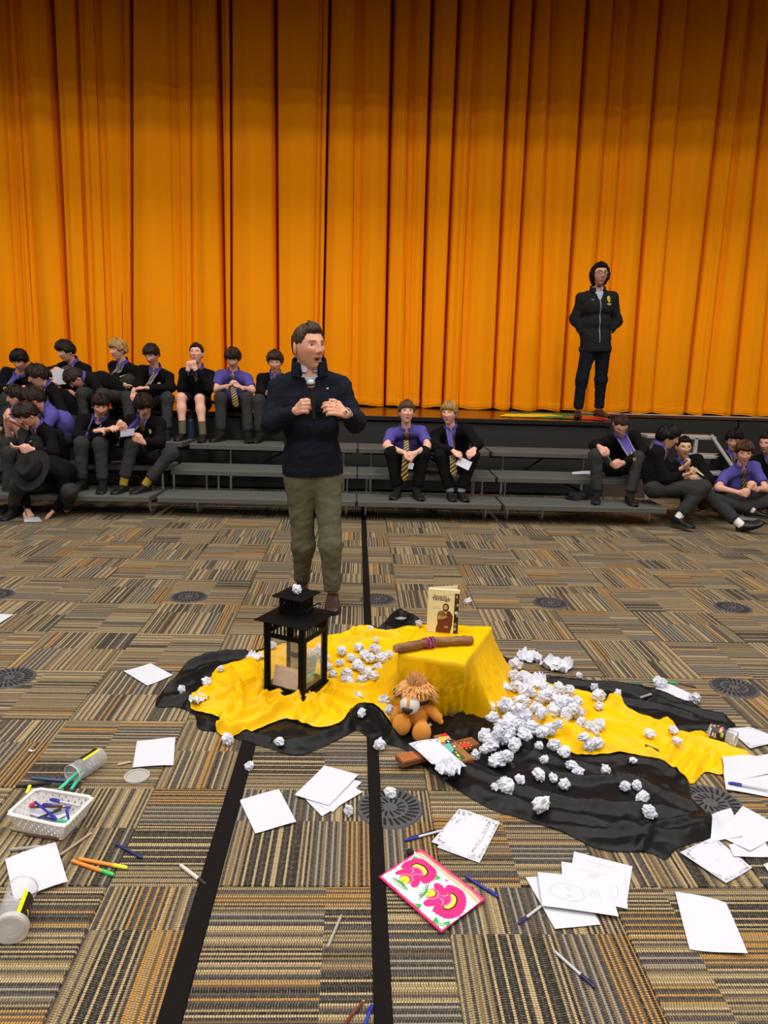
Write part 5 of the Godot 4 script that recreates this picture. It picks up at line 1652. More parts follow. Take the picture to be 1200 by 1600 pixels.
# ---------------------------------------------------------------- embroidered pouch
func build_pouch():
	var pic := Pic.new(400, 260, Color8(236, 214, 224))
	var pink := Color8(232, 36, 120); var deep := Color8(196, 16, 76); var pale := Color8(244, 130, 176)
	var green := Color8(36, 150, 70); var yel := Color8(250, 226, 60)
	var bloom := func(cx: float, cy: float, a: float):
		var rot := func(x: float, y: float) -> Vector2: return Vector2(cx, cy) + (Vector2(x, y) * 1.25).rotated(a)
		for k in 19:
			var t := PI + PI * 1.25 * (k - 9) / 18.0 + PI * 0.5
			var q := rot.call(cos(t) * 52, sin(t) * 44 - 6) as Vector2
			pic.disc(q.x, q.y, 25.0, 16.2, pink, a + t)
		var q0 := rot.call(0, -8) as Vector2
		pic.disc(q0.x, q0.y, 57.5, 47.5, pink, a)
		for k in 24:
			var t := TAU * k / 24
			var p0 := rot.call(cos(t) * 34, sin(t) * 28 - 8) as Vector2; var p1 := rot.call(cos(t) * 64, sin(t) * 54 - 8) as Vector2
			pic.line(p0.x, p0.y, p1.x, p1.y, 1.6, deep)
		q0 = rot.call(0, -12); pic.disc(q0.x, q0.y, 47.5, 32.5, Color8(24, 16, 14), a)
		pic.disc(q0.x, q0.y, 41.2, 26.2, yel, a)
		q0 = rot.call(0, -4); pic.disc(q0.x, q0.y, 32.5, 20.0, pale, a); pic.disc(q0.x, q0.y, 22.5, 12.5, pink, a)
		for s in [-1, 1]:
			q0 = rot.call(s * 20, 24); pic.disc(q0.x, q0.y, 30.0, 37.5, pink, a + s * 0.4)
			q0 = rot.call(s * 16, 18); pic.disc(q0.x, q0.y, 15.0, 22.5, pale, a + s * 0.4); q0 = rot.call(s * 18, 21); pic.disc(q0.x, q0.y, 12.5, 20.0, pink, a + s * 0.4)
			q0 = rot.call(s * 36, 42); pic.disc(q0.x, q0.y, 20.0, 32.5, pink, a - s * 0.5)
		q0 = rot.call(0, 54); pic.disc(q0.x, q0.y, 32.5, 30.0, pale, a); pic.disc(q0.x, q0.y, 27.5, 23.8, deep, a)
		q0 = rot.call(0, 60); pic.disc(q0.x, q0.y, 22.5, 21.2, yel, a)
		q0 = rot.call(0, 60); var q1 := rot.call(0, 78) as Vector2; pic.line(q0.x, q0.y, q1.x, q1.y, 3, Color8(170, 40, 30))
		for k in 9:
			var t := 0.3 + 0.3 * k
			var p0 := rot.call(0, 74) as Vector2; var p1 := rot.call(cos(t) * 44, 78 + sin(t) * 16) as Vector2
			pic.line(p0.x, p0.y, p1.x, p1.y, 4, green)
	for q in [[150, 120], [225, 60], [210, 205], [395, 150], [300, 35]]:
		pic.disc(q[0], q[1], 13, 13, Color8(230, 190, 220)); pic.disc(q[0] + 3, q[1], 6, 6, Color8(200, 90, 170))
	for q in [[12, 60, 0.4], [200, 70, 2.4], [340, 235, 0.9], [250, 235, 2.0], [36, 150, 1.0], [385, 200, 1.2]]:
		for k in 7:
			var t: float = q[2] + (k - 3) * 0.22
			pic.line(q[0], q[1], q[0] + cos(t) * 42, q[1] + sin(t) * 42, 4, green if k % 2 else Color8(70, 180, 90))
	bloom.call(100, 122, 0.0)
	bloom.call(305, 140, 1.2)
	pic.rect(0, 0, 400, 22, Color8(226, 110, 120)); pic.rect(0, 22, 400, 7, Color8(250, 240, 230)); pic.rect(0, 29, 400, 11, Color8(206, 168, 84)); pic.rect(0, 40, 400, 7, Color8(250, 246, 240))
	for k in 80: pic.line(k * 5, 0, k * 5 + 4, 18, 1.0, Color8(200, 70, 100) if k % 2 else Color8(240, 170, 130))
	pic.rect(0, 254, 400, 6, deep)
	var c := [F(658, 1325, 0.02), F(757, 1402, 0.02), F(690, 1452, 0.02), F(594, 1367, 0.02)]
	var ctr := (c[0] + c[1] + c[2] + c[3]) * 0.25 as Vector3
	var o := thing("zip_pouch", "flat pouch embroidered with big pink flowers on the carpet by the centre strip", "pouch", Vector3(ctr.x, 0, ctr.z))
	var mb := MB.new()
	var N := 21
	mb.grid(N, N, func(r, q):
		var u: float = q / 20.0; var w: float = r / 20.0
		var p := (c[0] as Vector3).lerp(c[1], u).lerp((c[3] as Vector3).lerp(c[2], u), w) - Vector3(ctr.x, 0, ctr.z)
		var e := pow(max(absf(u - .5), absf(w - .5)) * 2.0, 4.0)
		p.y = 0.013 + 0.012 * (1.0 - e) + 0.004 * noise.get_noise_2d(u * 4.0, w * 4.0)
		return p, true)
	var top := obj("embroidered_front", mb, tmat("pouch print", pic.texture(), 0.85), o)
	mb = MB.new()
	mb.grid(N, N, func(r, q):
		var u: float = q / 20.0; var w: float = r / 20.0
		var p := (c[0] as Vector3).lerp(c[1], u).lerp((c[3] as Vector3).lerp(c[2], u), w) - Vector3(ctr.x, 0, ctr.z)
		var e := pow(max(absf(u - .5), absf(w - .5)) * 2.0, 6.0)
		p.y = 0.002 + 0.009 * e
		return p)
	obj("back", mb, mat("pouch back", Color8(200, 30, 90), 0.85), o)
	mb = MB.new()
	var loop := []
	for k in 4: loop.append(c[k] - Vector3(ctr.x, 0.008, ctr.z))
	loop.append(loop[0])
	mb.tube(loop, 0.004, 8, false)
	obj("piping", mb, mat("pouch piping", Color8(222, 44, 110), 0.8), o)
	mb = MB.new()
	var t := F(641, 1332, 0.015) - Vector3(ctr.x, 0, ctr.z)
	mb.ellipsoid(t, Vector3(0.013, 0.012, 0.013))
	obj("bobble", mb, mat("black bobble", Color8(20, 18, 18), 0.9), o)
	mb = MB.new()
	var t2 := F(648, 1334, 0.012) - Vector3(ctr.x, 0, ctr.z)
	mb.box(t2, Vector3(0.014, 0.008, 0.01), Basis(Vector3.UP, 0.6), 0.002)
	obj("zip_pull", mb, mat("zip pull", Color8(230, 228, 224), 0.5), o, true)

# ---------------------------------------------------------------- bodies: smooth fields round a skeleton
# bones: [a, b, radius a, radius b, cut end b flat]
func blob(mb: MB, bones: Array, cell: float, k: float, amp := 0.0, freq := 8.0):
	var lim := 3.2 / k
	var lo := Vector3(1e9, 1e9, 1e9); var hi := -lo
	for b in bones:
		for e in 2:
			var r: float = b[2 + e] + lim + cell * 2.0
			lo = lo.min(b[e] - Vector3(r, r, r)); hi = hi.max(b[e] + Vector3(r, r, r))
	var nx := int((hi.x - lo.x) / cell) + 2; var ny := int((hi.y - lo.y) / cell) + 2; var nz := int((hi.z - lo.z) / cell) + 2
	var sum := PackedFloat32Array(); sum.resize(nx * ny * nz)
	var sx := ny * nz; var sy := nz
	var zmin := PackedInt32Array(); zmin.resize(nx * ny); zmin.fill(1 << 20)
	var zmax := PackedInt32Array(); zmax.resize(nx * ny); zmax.fill(-1)
	for b in bones:
		var a: Vector3 = b[0]; var e: Vector3 = b[1]
		var ra: float = b[2]; var rb: float = b[3]
		var cut: bool = b.size() > 4 and b[4]
		var ab := e - a
		var L := maxf(ab.length(), 1e-5)
		var u := ab / L
		var rr := maxf(ra, rb) + lim
		var i0 := int((minf(a.x, e.x) - rr - lo.x) / cell); var i1 := int((maxf(a.x, e.x) + rr - lo.x) / cell) + 1
		var j0 := int((minf(a.y, e.y) - rr - lo.y) / cell); var j1 := int((maxf(a.y, e.y) + rr - lo.y) / cell) + 1
		for i in range(maxi(i0, 1), mini(i1 + 1, nx - 1)):
			for j in range(maxi(j0, 1), mini(j1 + 1, ny - 1)):
				# the stretch of this row that the bone can reach
				var qx := lo.x + i * cell - a.x; var qy := lo.y + j * cell - a.y
				var z0 := minf(a.z, e.z) - rr; var z1 := maxf(a.z, e.z) + rr
				var h := u.x * u.x + u.y * u.y
				if h > 0.12:
					var t0 := (qx * u.x + qy * u.y) / h
					var px := qx - u.x * clampf(t0, -rr, L + rr); var py := qy - u.y * clampf(t0, -rr, L + rr)
					if px * px + py * py > rr * rr: continue
					var w := rr * 1.02 / sqrt(h)
					z0 = maxf(z0, a.z + u.z * clampf(t0 - w, 0.0, L) - rr); z1 = minf(z1, a.z + u.z * clampf(t0 + w, 0.0, L) + rr)
					if u.z < 0.0:
						z0 = maxf(minf(a.z, e.z) - rr, a.z + u.z * clampf(t0 + w, 0.0, L) - rr); z1 = minf(maxf(a.z, e.z) + rr, a.z + u.z * clampf(t0 - w, 0.0, L) + rr)
				var k0 := maxi(1, int((z0 - lo.z) / cell)); var k1 := mini(nz - 2, int((z1 - lo.z) / cell) + 1)
				if k1 < k0: continue
				var row := i * ny + j
				if k0 < zmin[row]: zmin[row] = k0
				if k1 > zmax[row]: zmax[row] = k1
				var n := row * nz + k0
				for m in range(k0, k1 + 1):
					var qz := lo.z + m * cell - a.z
					var s := qx * u.x + qy * u.y + qz * u.z
					var t := clampf(s, 0.0, L)
					var dx := qx - u.x * t; var dy := qy - u.y * t; var dz := qz - u.z * t
					var d: float
					if cut and s > L:
						dx = qx - u.x * s; dy = qy - u.y * s; dz = qz - u.z * s
						d = maxf(sqrt(dx * dx + dy * dy + dz * dz) - rb, s - L)
					else: d = sqrt(dx * dx + dy * dy + dz * dz) - (ra + (rb - ra) * t / L)
					if d < lim: sum[n] += exp(-k * d)
					n += 1
	var cache := {}
	var fv := func(q: int) -> float: return -log(maxf(sum[q], 0.02)) / k
	var cv := func(q: int) -> int:
		if cache.has(q): return cache[q]
		var f000: float = fv.call(q); var f001: float = fv.call(q + 1); var f010: float = fv.call(q + sy); var f011: float = fv.call(q + sy + 1)
		var f100: float = fv.call(q + sx); var f101: float = fv.call(q + sx + 1); var f110: float = fv.call(q + sx + sy); var f111: float = fv.call(q + sx + sy + 1)
		var av := (f000 + f001 + f010 + f011 + f100 + f101 + f110 + f111) * 0.125
		var g := Vector3(f100 + f101 + f110 + f111 - f000 - f001 - f010 - f011, f010 + f011 + f110 + f111 - f000 - f001 - f100 - f101, f001 + f011 + f101 + f111 - f000 - f010 - f100 - f110) * 0.25 / cell
		var g2 := maxf(g.length_squared(), 1e-6)
		var off := -g * (av / g2)
		off = off.clamp(Vector3.ONE * -cell * 0.6, Vector3.ONE * cell * 0.6)
		var i := q / sx; var j := (q / nz) % ny; var m := q % nz
		var p := lo + Vector3(i + 0.5, j + 0.5, m + 0.5) * cell + off
		if amp > 0.0:
			var wr := 1.0 - absf(noise.get_noise_3d(p.x * freq, p.y * freq * 1.3, p.z * freq))
			p += g / sqrt(g2) * amp * (wr * wr * 2.0 - 1.0)
		var id := mb.vert(p)
		cache[q] = id
		return id
	for i in range(1, nx - 1):
		for j in range(1, ny - 1):
			var row := i * ny + j
			var za := mini(zmin[row], mini(zmin[row + 1], zmin[row + ny])); var zb := maxi(zmax[row], maxi(zmax[row + 1], zmax[row + ny]))
			if zb < 0: continue
			for m in range(maxi(1, za - 1), mini(nz - 1, zb + 1)):
				var n := row * nz + m
				var s := sum[n] > 1.0
				if (sum[n + 1] > 1.0) != s:
					var a: int = cv.call(n); var b: int = cv.call(n - sx); var c: int = cv.call(n - sx - sy); var d: int = cv.call(n - sy)
					if s: mb.quad(a, d, c, b)
					else: mb.quad(a, b, c, d)
				if (sum[n + sy] > 1.0) != s:
					var a: int = cv.call(n); var b: int = cv.call(n - 1); var c: int = cv.call(n - 1 - sx); var d: int = cv.call(n - sx)
					if s: mb.quad(a, d, c, b)
					else: mb.quad(a, b, c, d)
				if (sum[n + sx] > 1.0) != s:
					var a: int = cv.call(n); var b: int = cv.call(n - sy); var c: int = cv.call(n - sy - 1); var d: int = cv.call(n - 1)
					if s: mb.quad(a, d, c, b)
					else: mb.quad(a, b, c, d)
func feval(bones: Array, k: float, p: Vector3) -> float:
	var s := 0.0
	for b in bones:
		var a: Vector3 = b[0]
		var ab: Vector3 = b[1] - a
		var t := clampf((p - a).dot(ab) / maxf(ab.length_squared(), 1e-9), 0, 1)
		var d: float = (p - a - ab * t).length() - lerpf(b[2], b[3], t)
		if d < 0.06: s += exp(-k * d)
	return -log(maxf(s, 1e-3)) / k
# a patch of cloth lying on a garment: rows of [v, uL, uR] in the chest frame (x across, y up, z out)
func patch(bones: Array, k: float, fr: Transform3D, rows: Array, cols: int, off: float) -> MB:
	var mb := MB.new()
	var fine := []
	for r in rows.size() - 1:
		var n := maxi(1, int(absf(rows[r + 1][0] - rows[r][0]) / 0.022))
		for t in n:
			var f := float(t) / n
			fine.append([lerpf(rows[r][0], rows[r + 1][0], f), lerpf(rows[r][1], rows[r + 1][1], f), lerpf(rows[r][2], rows[r + 1][2], f)])
	fine.append(rows[rows.size() - 1])
	rows = fine
	for r in rows.size():
		for q in cols:
			var u: float = lerpf(rows[r][1], rows[r][2], q / float(cols - 1))
			var z := 0.32
			while z > -0.06 and feval(bones, k, fr * Vector3(u, rows[r][0], z)) > 0.0: z -= 0.02
			var a := z; var b := z + 0.02
			for it in 4:
				var m := (a + b) * 0.5
				if feval(bones, k, fr * Vector3(u, rows[r][0], m)) > 0.0: b = m
				else: a = m
			var e := off if (q > 0 and q < cols - 1) or cols < 3 else off * (0.86 if off > 0.012 else 0.6)
			mb.vert(fr * Vector3(u, rows[r][0], b + e), Vector2(q / float(cols - 1), r / float(rows.size() - 1)))
	for r in rows.size() - 1:
		for q in cols - 1:
			var a2 := r * cols + q
			mb.quad(a2, a2 + cols, a2 + cols + 1, a2 + 1)
	return mb

# ---------------------------------------------------------------- heads
func gs(x: float, y: float, x0: float, y0: float, sx: float, sy: float) -> float:
	var a := (x - x0) / sx; var b := (y - y0) / sy
	return exp(-(a * a + b * b))
func head_point(d: Vector3, open := 0.0) -> Vector3:
	var y := d.y
	var p := Vector3(d.x * 0.0745, y * (0.110 if y > 0 else 0.116), d.z * 0.097)
	if y < 0.0:
		var u := -y
		var s := sqrt(maxf(1.0 - y * y, 0.0))
		var fat := minf(pow(maxf(s, 0.05), -0.42), 1.9)
		p.x *= fat * (1.0 - 0.46 * pow(u, 1.5))
		if d.z > 0: p.z *= fat * (1.0 - 0.16 * u)
		else: p.z *= fat * (1.0 - 0.50 * smoothstep(0.1, 0.9, u))
	else:
		p.x *= 1.0 + 0.06 * sin(PI * y)
		if d.z < 0: p.z *= 1.04
	if d.z > 0.0:
		var x := p.x; var yy := p.y
		var w := smoothstep(0.0, 0.35, d.z)
		var ax := absf(x)
		var z := 0.0
		z += 0.005 * gs(ax, yy, 0.026, 0.030, 0.022, 0.009)             # brows
		z -= 0.011 * gs(ax, yy, 0.032, 0.010, 0.015, 0.012)             # sockets
		z += 0.012 * gs(x, yy, 0, 0.006, 0.0075, 0.022)                 # bridge
		z += 0.021 * gs(x, yy, 0, -0.022, 0.0105, 0.014)                # tip
		z += 0.008 * gs(ax, yy, 0.013, -0.026, 0.007, 0.008)            # wings
		z -= 0.004 * gs(x, yy, 0, -0.040, 0.014, 0.006)
		z += 0.006 * gs(ax, yy, 0.042, -0.018, 0.02, 0.02)              # cheeks
		z += 0.0075 * gs(x, yy, 0, -0.052, 0.020, 0.006) + 0.0065 * gs(x, yy, 0, -0.066 - 0.010 * open, 0.017, 0.006)
		z -= (0.005 + 0.012 * open) * gs(x, yy, 0, -0.059 - 0.005 * open, 0.020 - 0.004 * open, 0.003 + 0.006 * open)
		z += 0.008 * gs(x, yy, 0, -0.098, 0.020, 0.014)                 # chin
		z -= 0.004 * gs(x, yy, 0, -0.078, 0.022, 0.008)
		p.z += z * w
	return p
func add_head(mb: MB, xf: Transform3D, skin: Color, hi: bool, o: Dictionary):
	var rows := 60 if hi else 40
	var cols := 72 if hi else 46
	var open: float = o.get("open", 0.0)
	var s0 := mb.v.size()
	var lip := skin.lerp(lin(176, 82, 78), 0.62)
	var stub: float = o.get("stubble", 0.0)
	var hairc: Color = o.hair
	for r in rows + 1:
		var t := float(r) / rows
		var th := PI * (t + 0.055 * sin(TAU * t))
		for q in cols + 1:
			var a := TAU * q / cols - PI
			var az := a - 0.62 * sin(a)
			var p := head_point(Vector3(sin(th) * sin(az), cos(th), sin(th) * cos(az)), open)
			var c := skin
			if p.z > 0.03:
				c = c.lerp(lip, clampf(1.3 * gs(p.x, p.y, 0, -0.0535, 0.019, 0.0045) + 1.3 * gs(p.x, p.y, 0, -0.065 - 0.010 * open, 0.016, 0.005), 0, 1))
				if open > 0.0: c = c.lerp(lin(50, 16, 16), clampf(1.6 * gs(p.x, p.y, 0, -0.060 - 0.004 * open, 0.014, 0.0045 * (0.6 + open)), 0, 1))
				else: c = c.lerp(lin(90, 40, 38), 0.8 * gs(p.x, p.y, 0, -0.0592, 0.018, 0.0018))
				c = c.lerp(lin(206, 110, 92), 0.30 * gs(absf(p.x), p.y, 0.042, -0.025, 0.02, 0.02) + 0.25 * gs(p.x, p.y, 0, -0.024, 0.012, 0.012))
				c = c.lerp(hairc, clampf(1.5 * gs(absf(p.x), p.y, 0.031, 0.031 - 0.12 * pow(absf(p.x) - 0.026, 2.0) * 10.0, 0.017, 0.0042), 0, 0.9))
				if stub > 0.0: c = c.lerp(hairc, stub * clampf(smoothstep(-0.035, -0.06, p.y) * (1.0 - gs(p.x, p.y, 0, -0.06, 0.02, 0.010)) + gs(p.x, p.y, 0, -0.042, 0.022, 0.005), 0, 1))
			mb.col = c
			mb.vert(xf * p)
	for r in rows:
		for q in cols:
			var a2 := s0 + r * (cols + 1) + q
			mb.quad(a2, a2 + 1, a2 + cols + 2, a2 + cols + 1)
	# ears
	for s in [-1, 1]:
		mb.col = skin.lerp(lin(200, 100, 84), 0.18)
		var eb := Basis(Vector3.UP, s * 0.35)
		mb.ball(func(d):
			var rim := 1.0 - 0.5 * exp(-pow(Vector2(d.y, d.z + 0.1).length() / 0.55, 2.0)) * (1.0 if d.x * s > 0 else 0.0)
			var low := 1.0 - 0.22 * maxf(0.0, -d.y)
			return xf * (Vector3(s * 0.0790, -0.003, -0.008) + eb * Vector3(d.x * 0.010 * rim, d.y * 0.034, (d.z * 0.020 - 0.006) * low)), 10, 14)
	mb.col = skin
# eyes as parts of their own
func add_eyes(parent: Node3D, xf: Transform3D, look: Vector2, shut: float):
	for s in [-1, 1]:
		var mb := MB.new()
		var c := Vector3(s * 0.032, 0.0105, 0.0)
		var hz := head_point(Vector3(s * 0.40, 0.10, 0.91).normalized()).z
		c.z = hz - 0.0085
		var ld := Vector3(look.x, look.y, 1.0).normalized()
		for r in 13:
			var th := PI * r / 12.0
			for q in 17:
				var ph := TAU * q / 16.0
				var d := Vector3(sin(th) * cos(ph), cos(th), sin(th) * sin(ph))
				var g := d.dot(ld)
				mb.col = lin(196, 186, 178)
				if g > 0.76: mb.col = lin(60, 46, 36)
				if g > 0.90: mb.col = lin(12, 10, 10)
				var p := d * 0.0118
				p.y *= 0.60 * (1.0 - 0.6 * shut)
				p.x *= 1.08
				mb.vert(xf * (c + p))
		for r in 12:
			for q in 16:
				var a2 := r * 17 + q
				mb.quad(a2, a2 + 1, a2 + 18, a2 + 17)
		var eye := obj("eye", mb, vmat("eye", 0.25), parent)
		mb = MB.new()
		var pts := []
		for k in 7:
			var t := k / 6.0 - 0.5
			var x: float = s * 0.032 + t * 0.027
			var y := 0.0168 - 0.016 * t * t * 2.0 - 0.006 * shut
			pts.append(xf * Vector3(x, y, hz + 0.003 - 0.05 * t * t - 0.002))
		mb.tube(pts, 0.0017, 5)
		obj("eyelid", mb, mat("lash", Color8(52, 34, 28), 0.8), eye)
# style: front hairline, side hairline, back hairline (in units of the head), thickness top / side / front lift, curl
const HAIR := {
	"fringe": [0.30, -0.02, -0.50, 0.024, 0.017, 0.012, 0.25],
	"bowl": [0.24, -0.10, -0.42, 0.028, 0.024, 0.014, 0.12],
	"short": [0.56, 0.06, -0.40, 0.018, 0.008, 0.006, 0.25],
	"crop": [0.62, 0.16, -0.34, 0.014, 0.005, 0.004, 0.2],
	"quiff": [0.60, 0.10, -0.42, 0.013, 0.005, 0.013, 0.3],
	"curly": [0.36, 0.00, -0.45, 0.034, 0.022, 0.014, 0.9],
	"long": [0.56, -0.95, -1.1, 0.022, 0.026, 0.008, 0.35],
}
func add_hair(parent: Node3D, xf: Transform3D, style: String, col: Color, hi: bool, seed_: int):
	var st: Array = HAIR[style]
	var mb := MB.new()
	var rows := 60 if hi else 40
	var cols := 120 if hi else 84
	var s0 := 0
	var so := seed_ * 13.7
	for r in rows + 1:
		var th := PI * r / rows
		for q in cols + 1:
			var az := TAU * q / cols - PI
			var d := Vector3(sin(th) * sin(az), cos(th), sin(th) * cos(az))
			var aa := absf(az)
			var hl := lerpf(st[0], st[1], smoothstep(0.75, 1.15, aa))
			hl = lerpf(hl, st[2], smoothstep(1.55, 2.2, aa))
			var lockn := noise.get_noise_2d(az * 2.6 + so, 1.0 + d.y * 0.7)
			var fine := noise.get_noise_2d(az * 13.0 * (1.0 - 0.45 * absf(d.y)) + so + 2.2 * d.y, d.y * 1.6 + so)
			hl += 0.08 * lockn + 0.10 * fine
			if style == "long":
				hl = lerpf(0.55, -0.42 + 0.22 * fine, smoothstep(1.0, 1.2, aa))
				hl = lerpf(hl, -0.80, smoothstep(1.5, 2.0, aa))
			var m := smoothstep(hl - 0.03, hl + 0.10, d.y)
			var up := clampf((d.y - 0.1) / 0.7, 0, 1)
			var T: float = lerpf(st[4], st[3], up) + st[5] * exp(-pow(aa / 0.8, 2.0)) * smoothstep(0.2, 0.7, d.y)
			T *= 1.0 + 0.40 * lockn + 0.55 * fine
			if st[6] > 0.5:
				T += 0.016 * st[6] * (0.5 - absf(noise.get_noise_3d(d.x * 4.2 + so, d.y * 4.2, d.z * 4.2)) * 1.9)
			var b := head_point(d)
			if style == "long" and d.y < 0.1 and aa > 0.7 and aa < 2.4: b.y -= 0.02 * (0.1 - d.y)
			# keep face features out of the scalp
			if d.z > 0.0 and d.y < 0.4: b.z -= 0.004
			var n := Vector3(b.x, maxf(b.y, -0.02), b.z).normalized()
			var p: Vector3 = b + n * (T * m - 0.013 * (1.0 - m))
			mb.col = col * (0.72 + 0.7 * fine + 0.25 * lockn)
			mb.col.a = 1.0
			mb.vert(xf * p)
	for r in rows:
		for q in cols:
			var a2 := s0 + r * (cols + 1) + q
			mb.quad(a2, a2 + 1, a2 + cols + 2, a2 + cols + 1)
	var hm := vmat("hair", 0.5)
	hm.metallic_specular = 0.3
	obj("hair", mb, hm, parent)

# ---------------------------------------------------------------- hands
# w wrist, dir towards knuckles, pn palm facing, side = direction of the thumb, curl 0..1
func hand_bones(w: Vector3, dir: Vector3, pn: Vector3, side: Vector3, curl: float, s: float, spread := 0.0, thumb := 0.5) -> Array:
	dir = dir.normalized()
	pn = (pn - dir * pn.dot(dir)).normalized()
	var pn0 := pn
	var sd := dir.cross(pn)
	if sd.dot(side) < 0: sd = -sd
	var out := []
	var L := 0.088 * s
	# palm
	for k in 4:
		var x := (0.030 - 0.020 * k) * s
		out.append([w + sd * x * 0.55, w + dir * (L - 0.004 * absf(k - 1.2) * s) + sd * x, 0.0125 * s, 0.0105 * s])
	out.append([w - dir * 0.02 * s, w + dir * 0.02 * s, 0.024 * s, 0.020 * s])
	var fl := [0.072, 0.080, 0.074, 0.058]
	for k in 4:
		var x := (0.030 - 0.020 * k) * s
		var p := w + dir * (L - 0.004 * absf(k - 1.2) * s) + sd * x
		var d := (dir + sd * spread * (1.0 - 0.66 * k)).normalized()
		var cu := clampf(curl + 0.06 * (k - 1), 0, 1.15)
		var seg := [0.46, 0.30, 0.24]
		var ang := [1.25, 1.45, 0.85]
		var rad := [0.0092, 0.0086, 0.0078, 0.0066]
		for g in 3:
			var axis := d.cross(pn).normalized()
			# turn towards the palm side
			var a: float = ang[g] * cu
			var nd := (d * cos(a) + pn * sin(a)).normalized()
			pn = (pn * cos(a) - d * sin(a)).normalized()
			d = nd
			var q: Vector3 = p + d * fl[k] * seg[g] * s
			out.append([p, q, rad[g] * s, rad[g + 1] * s])
			p = q
		pn = pn0
	return out
func add_hand(mb: MB, w: Vector3, dir: Vector3, pn: Vector3, side: Vector3, curl: float, s: float, cell := 0.005, thumb := 0.5):
	dir = dir.normalized()
	pn = (pn - dir * pn.dot(dir)).normalized()
	var b := hand_bones(w, dir, pn, side, curl, s, 0.10 * (1.0 - curl))
	var sd := dir.cross(pn)
	if sd.dot(side) < 0: sd = -sd
	var p0 := w + dir * 0.022 * s + sd * 0.020 * s
	var p1 := p0 + (dir * 0.72 + sd * (0.85 - 0.3 * thumb) + pn * 0.45 * thumb).normalized() * 0.042 * s
	var p2 := p1 + (dir * 0.95 + sd * (0.35 - 0.5 * thumb) + pn * 0.55 * thumb).normalized() * 0.032 * s
	var p3 := p2 + (dir * 0.95 + sd * (0.1 - 0.7 * thumb) + pn * 0.6 * thumb).normalized() * 0.026 * s
	b.append([p0, p1, 0.0145 * s, 0.0115 * s]); b.append([p1, p2, 0.0110 * s, 0.0098 * s]); b.append([p2, p3, 0.0098 * s, 0.0080 * s])
	blob(mb, b, cell, 330.0 if cell < 0.0048 else 260.0)

# ---------------------------------------------------------------- shoes
func add_shoe(parent: Node3D, ankle: Vector3, dir: Vector3, up: Vector3, s: float, m: Material, sole: Material, hi := 0.09, name_ := "shoe"):
	dir = (dir - up * dir.dot(up)).normalized()
	var sd := dir.cross(up).normalized()
	var base := ankle - up * hi
	#           along   half width  height  low
	var prof := [[-0.075, 0.012, 0.050], [-0.068, 0.027, 0.074], [-0.045, 0.034, 0.088], [0.0, 0.036, 0.094], [0.04, 0.038, 0.084], [0.08, 0.043, 0.062], [0.12, 0.047, 0.050], [0.155, 0.044, 0.042], [0.18, 0.033, 0.034], [0.192, 0.012, 0.024]]
	for part in 2:
		var mb := MB.new()
		var N := 18
		mb.grid(prof.size(), N + 1, func(r, q):
			var e: Array = prof[r]
			var a: float = TAU * q / N
			var y0 := 0.0 if part else 0.016
			var hgt: float = 0.02 if part else e[2]
			var c := cos(a); var sn := sin(a)
			var xx: float = e[1] * (1.06 if part else 1.0) * signf(c) * pow(absf(c), 0.6 if part else 0.75)
			var yy: float = y0 + (hgt - y0) * (0.5 + 0.5 * signf(sn) * pow(absf(sn), 0.35 if part else 0.6))
			return base + (dir * e[0] * (1.02 if part else 1.0) + sd * xx + up * yy) * s)
		obj("sole" if part else name_, mb, sole if part else m, parent)

# ---------------------------------------------------------------- whole people
func ik(a: Vector3, c: Vector3, l1: float, l2: float, pole: Vector3) -> Vector3:
	var ac := c - a
	var d := ac.length()
	var k := maxf(1.0, d / (l1 + l2) * 1.003)
	l1 *= k; l2 *= k
	var x := (l1 * l1 - l2 * l2 + d * d) / (2.0 * d)
	var h := sqrt(maxf(l1 * l1 - x * x, 0.0))
	var u := ac / d
	var p := (pole - u * pole.dot(u)).normalized()
	return a + u * x + p * h
func J(q: Array) -> Vector3: return A(q[0], q[1], q[2])
const UNI := {
	"black": [16, 16, 17], "grey": [52, 52, 52], "purple": [88, 80, 158], "navy": [22, 25, 36], "olive": [92, 92, 74], "jeans": [22, 25, 33], "jacket": [32, 32, 33], "brown": [66, 44, 36],
}
func cloth(key: String) -> StandardMaterial3D:
	var c: Array = UNI[key]
	var m := mat("cloth " + key, Color8(c[0], c[1], c[2]), 0.92)
	m.metallic_specular = 0.25
	return m
var people_no := 0
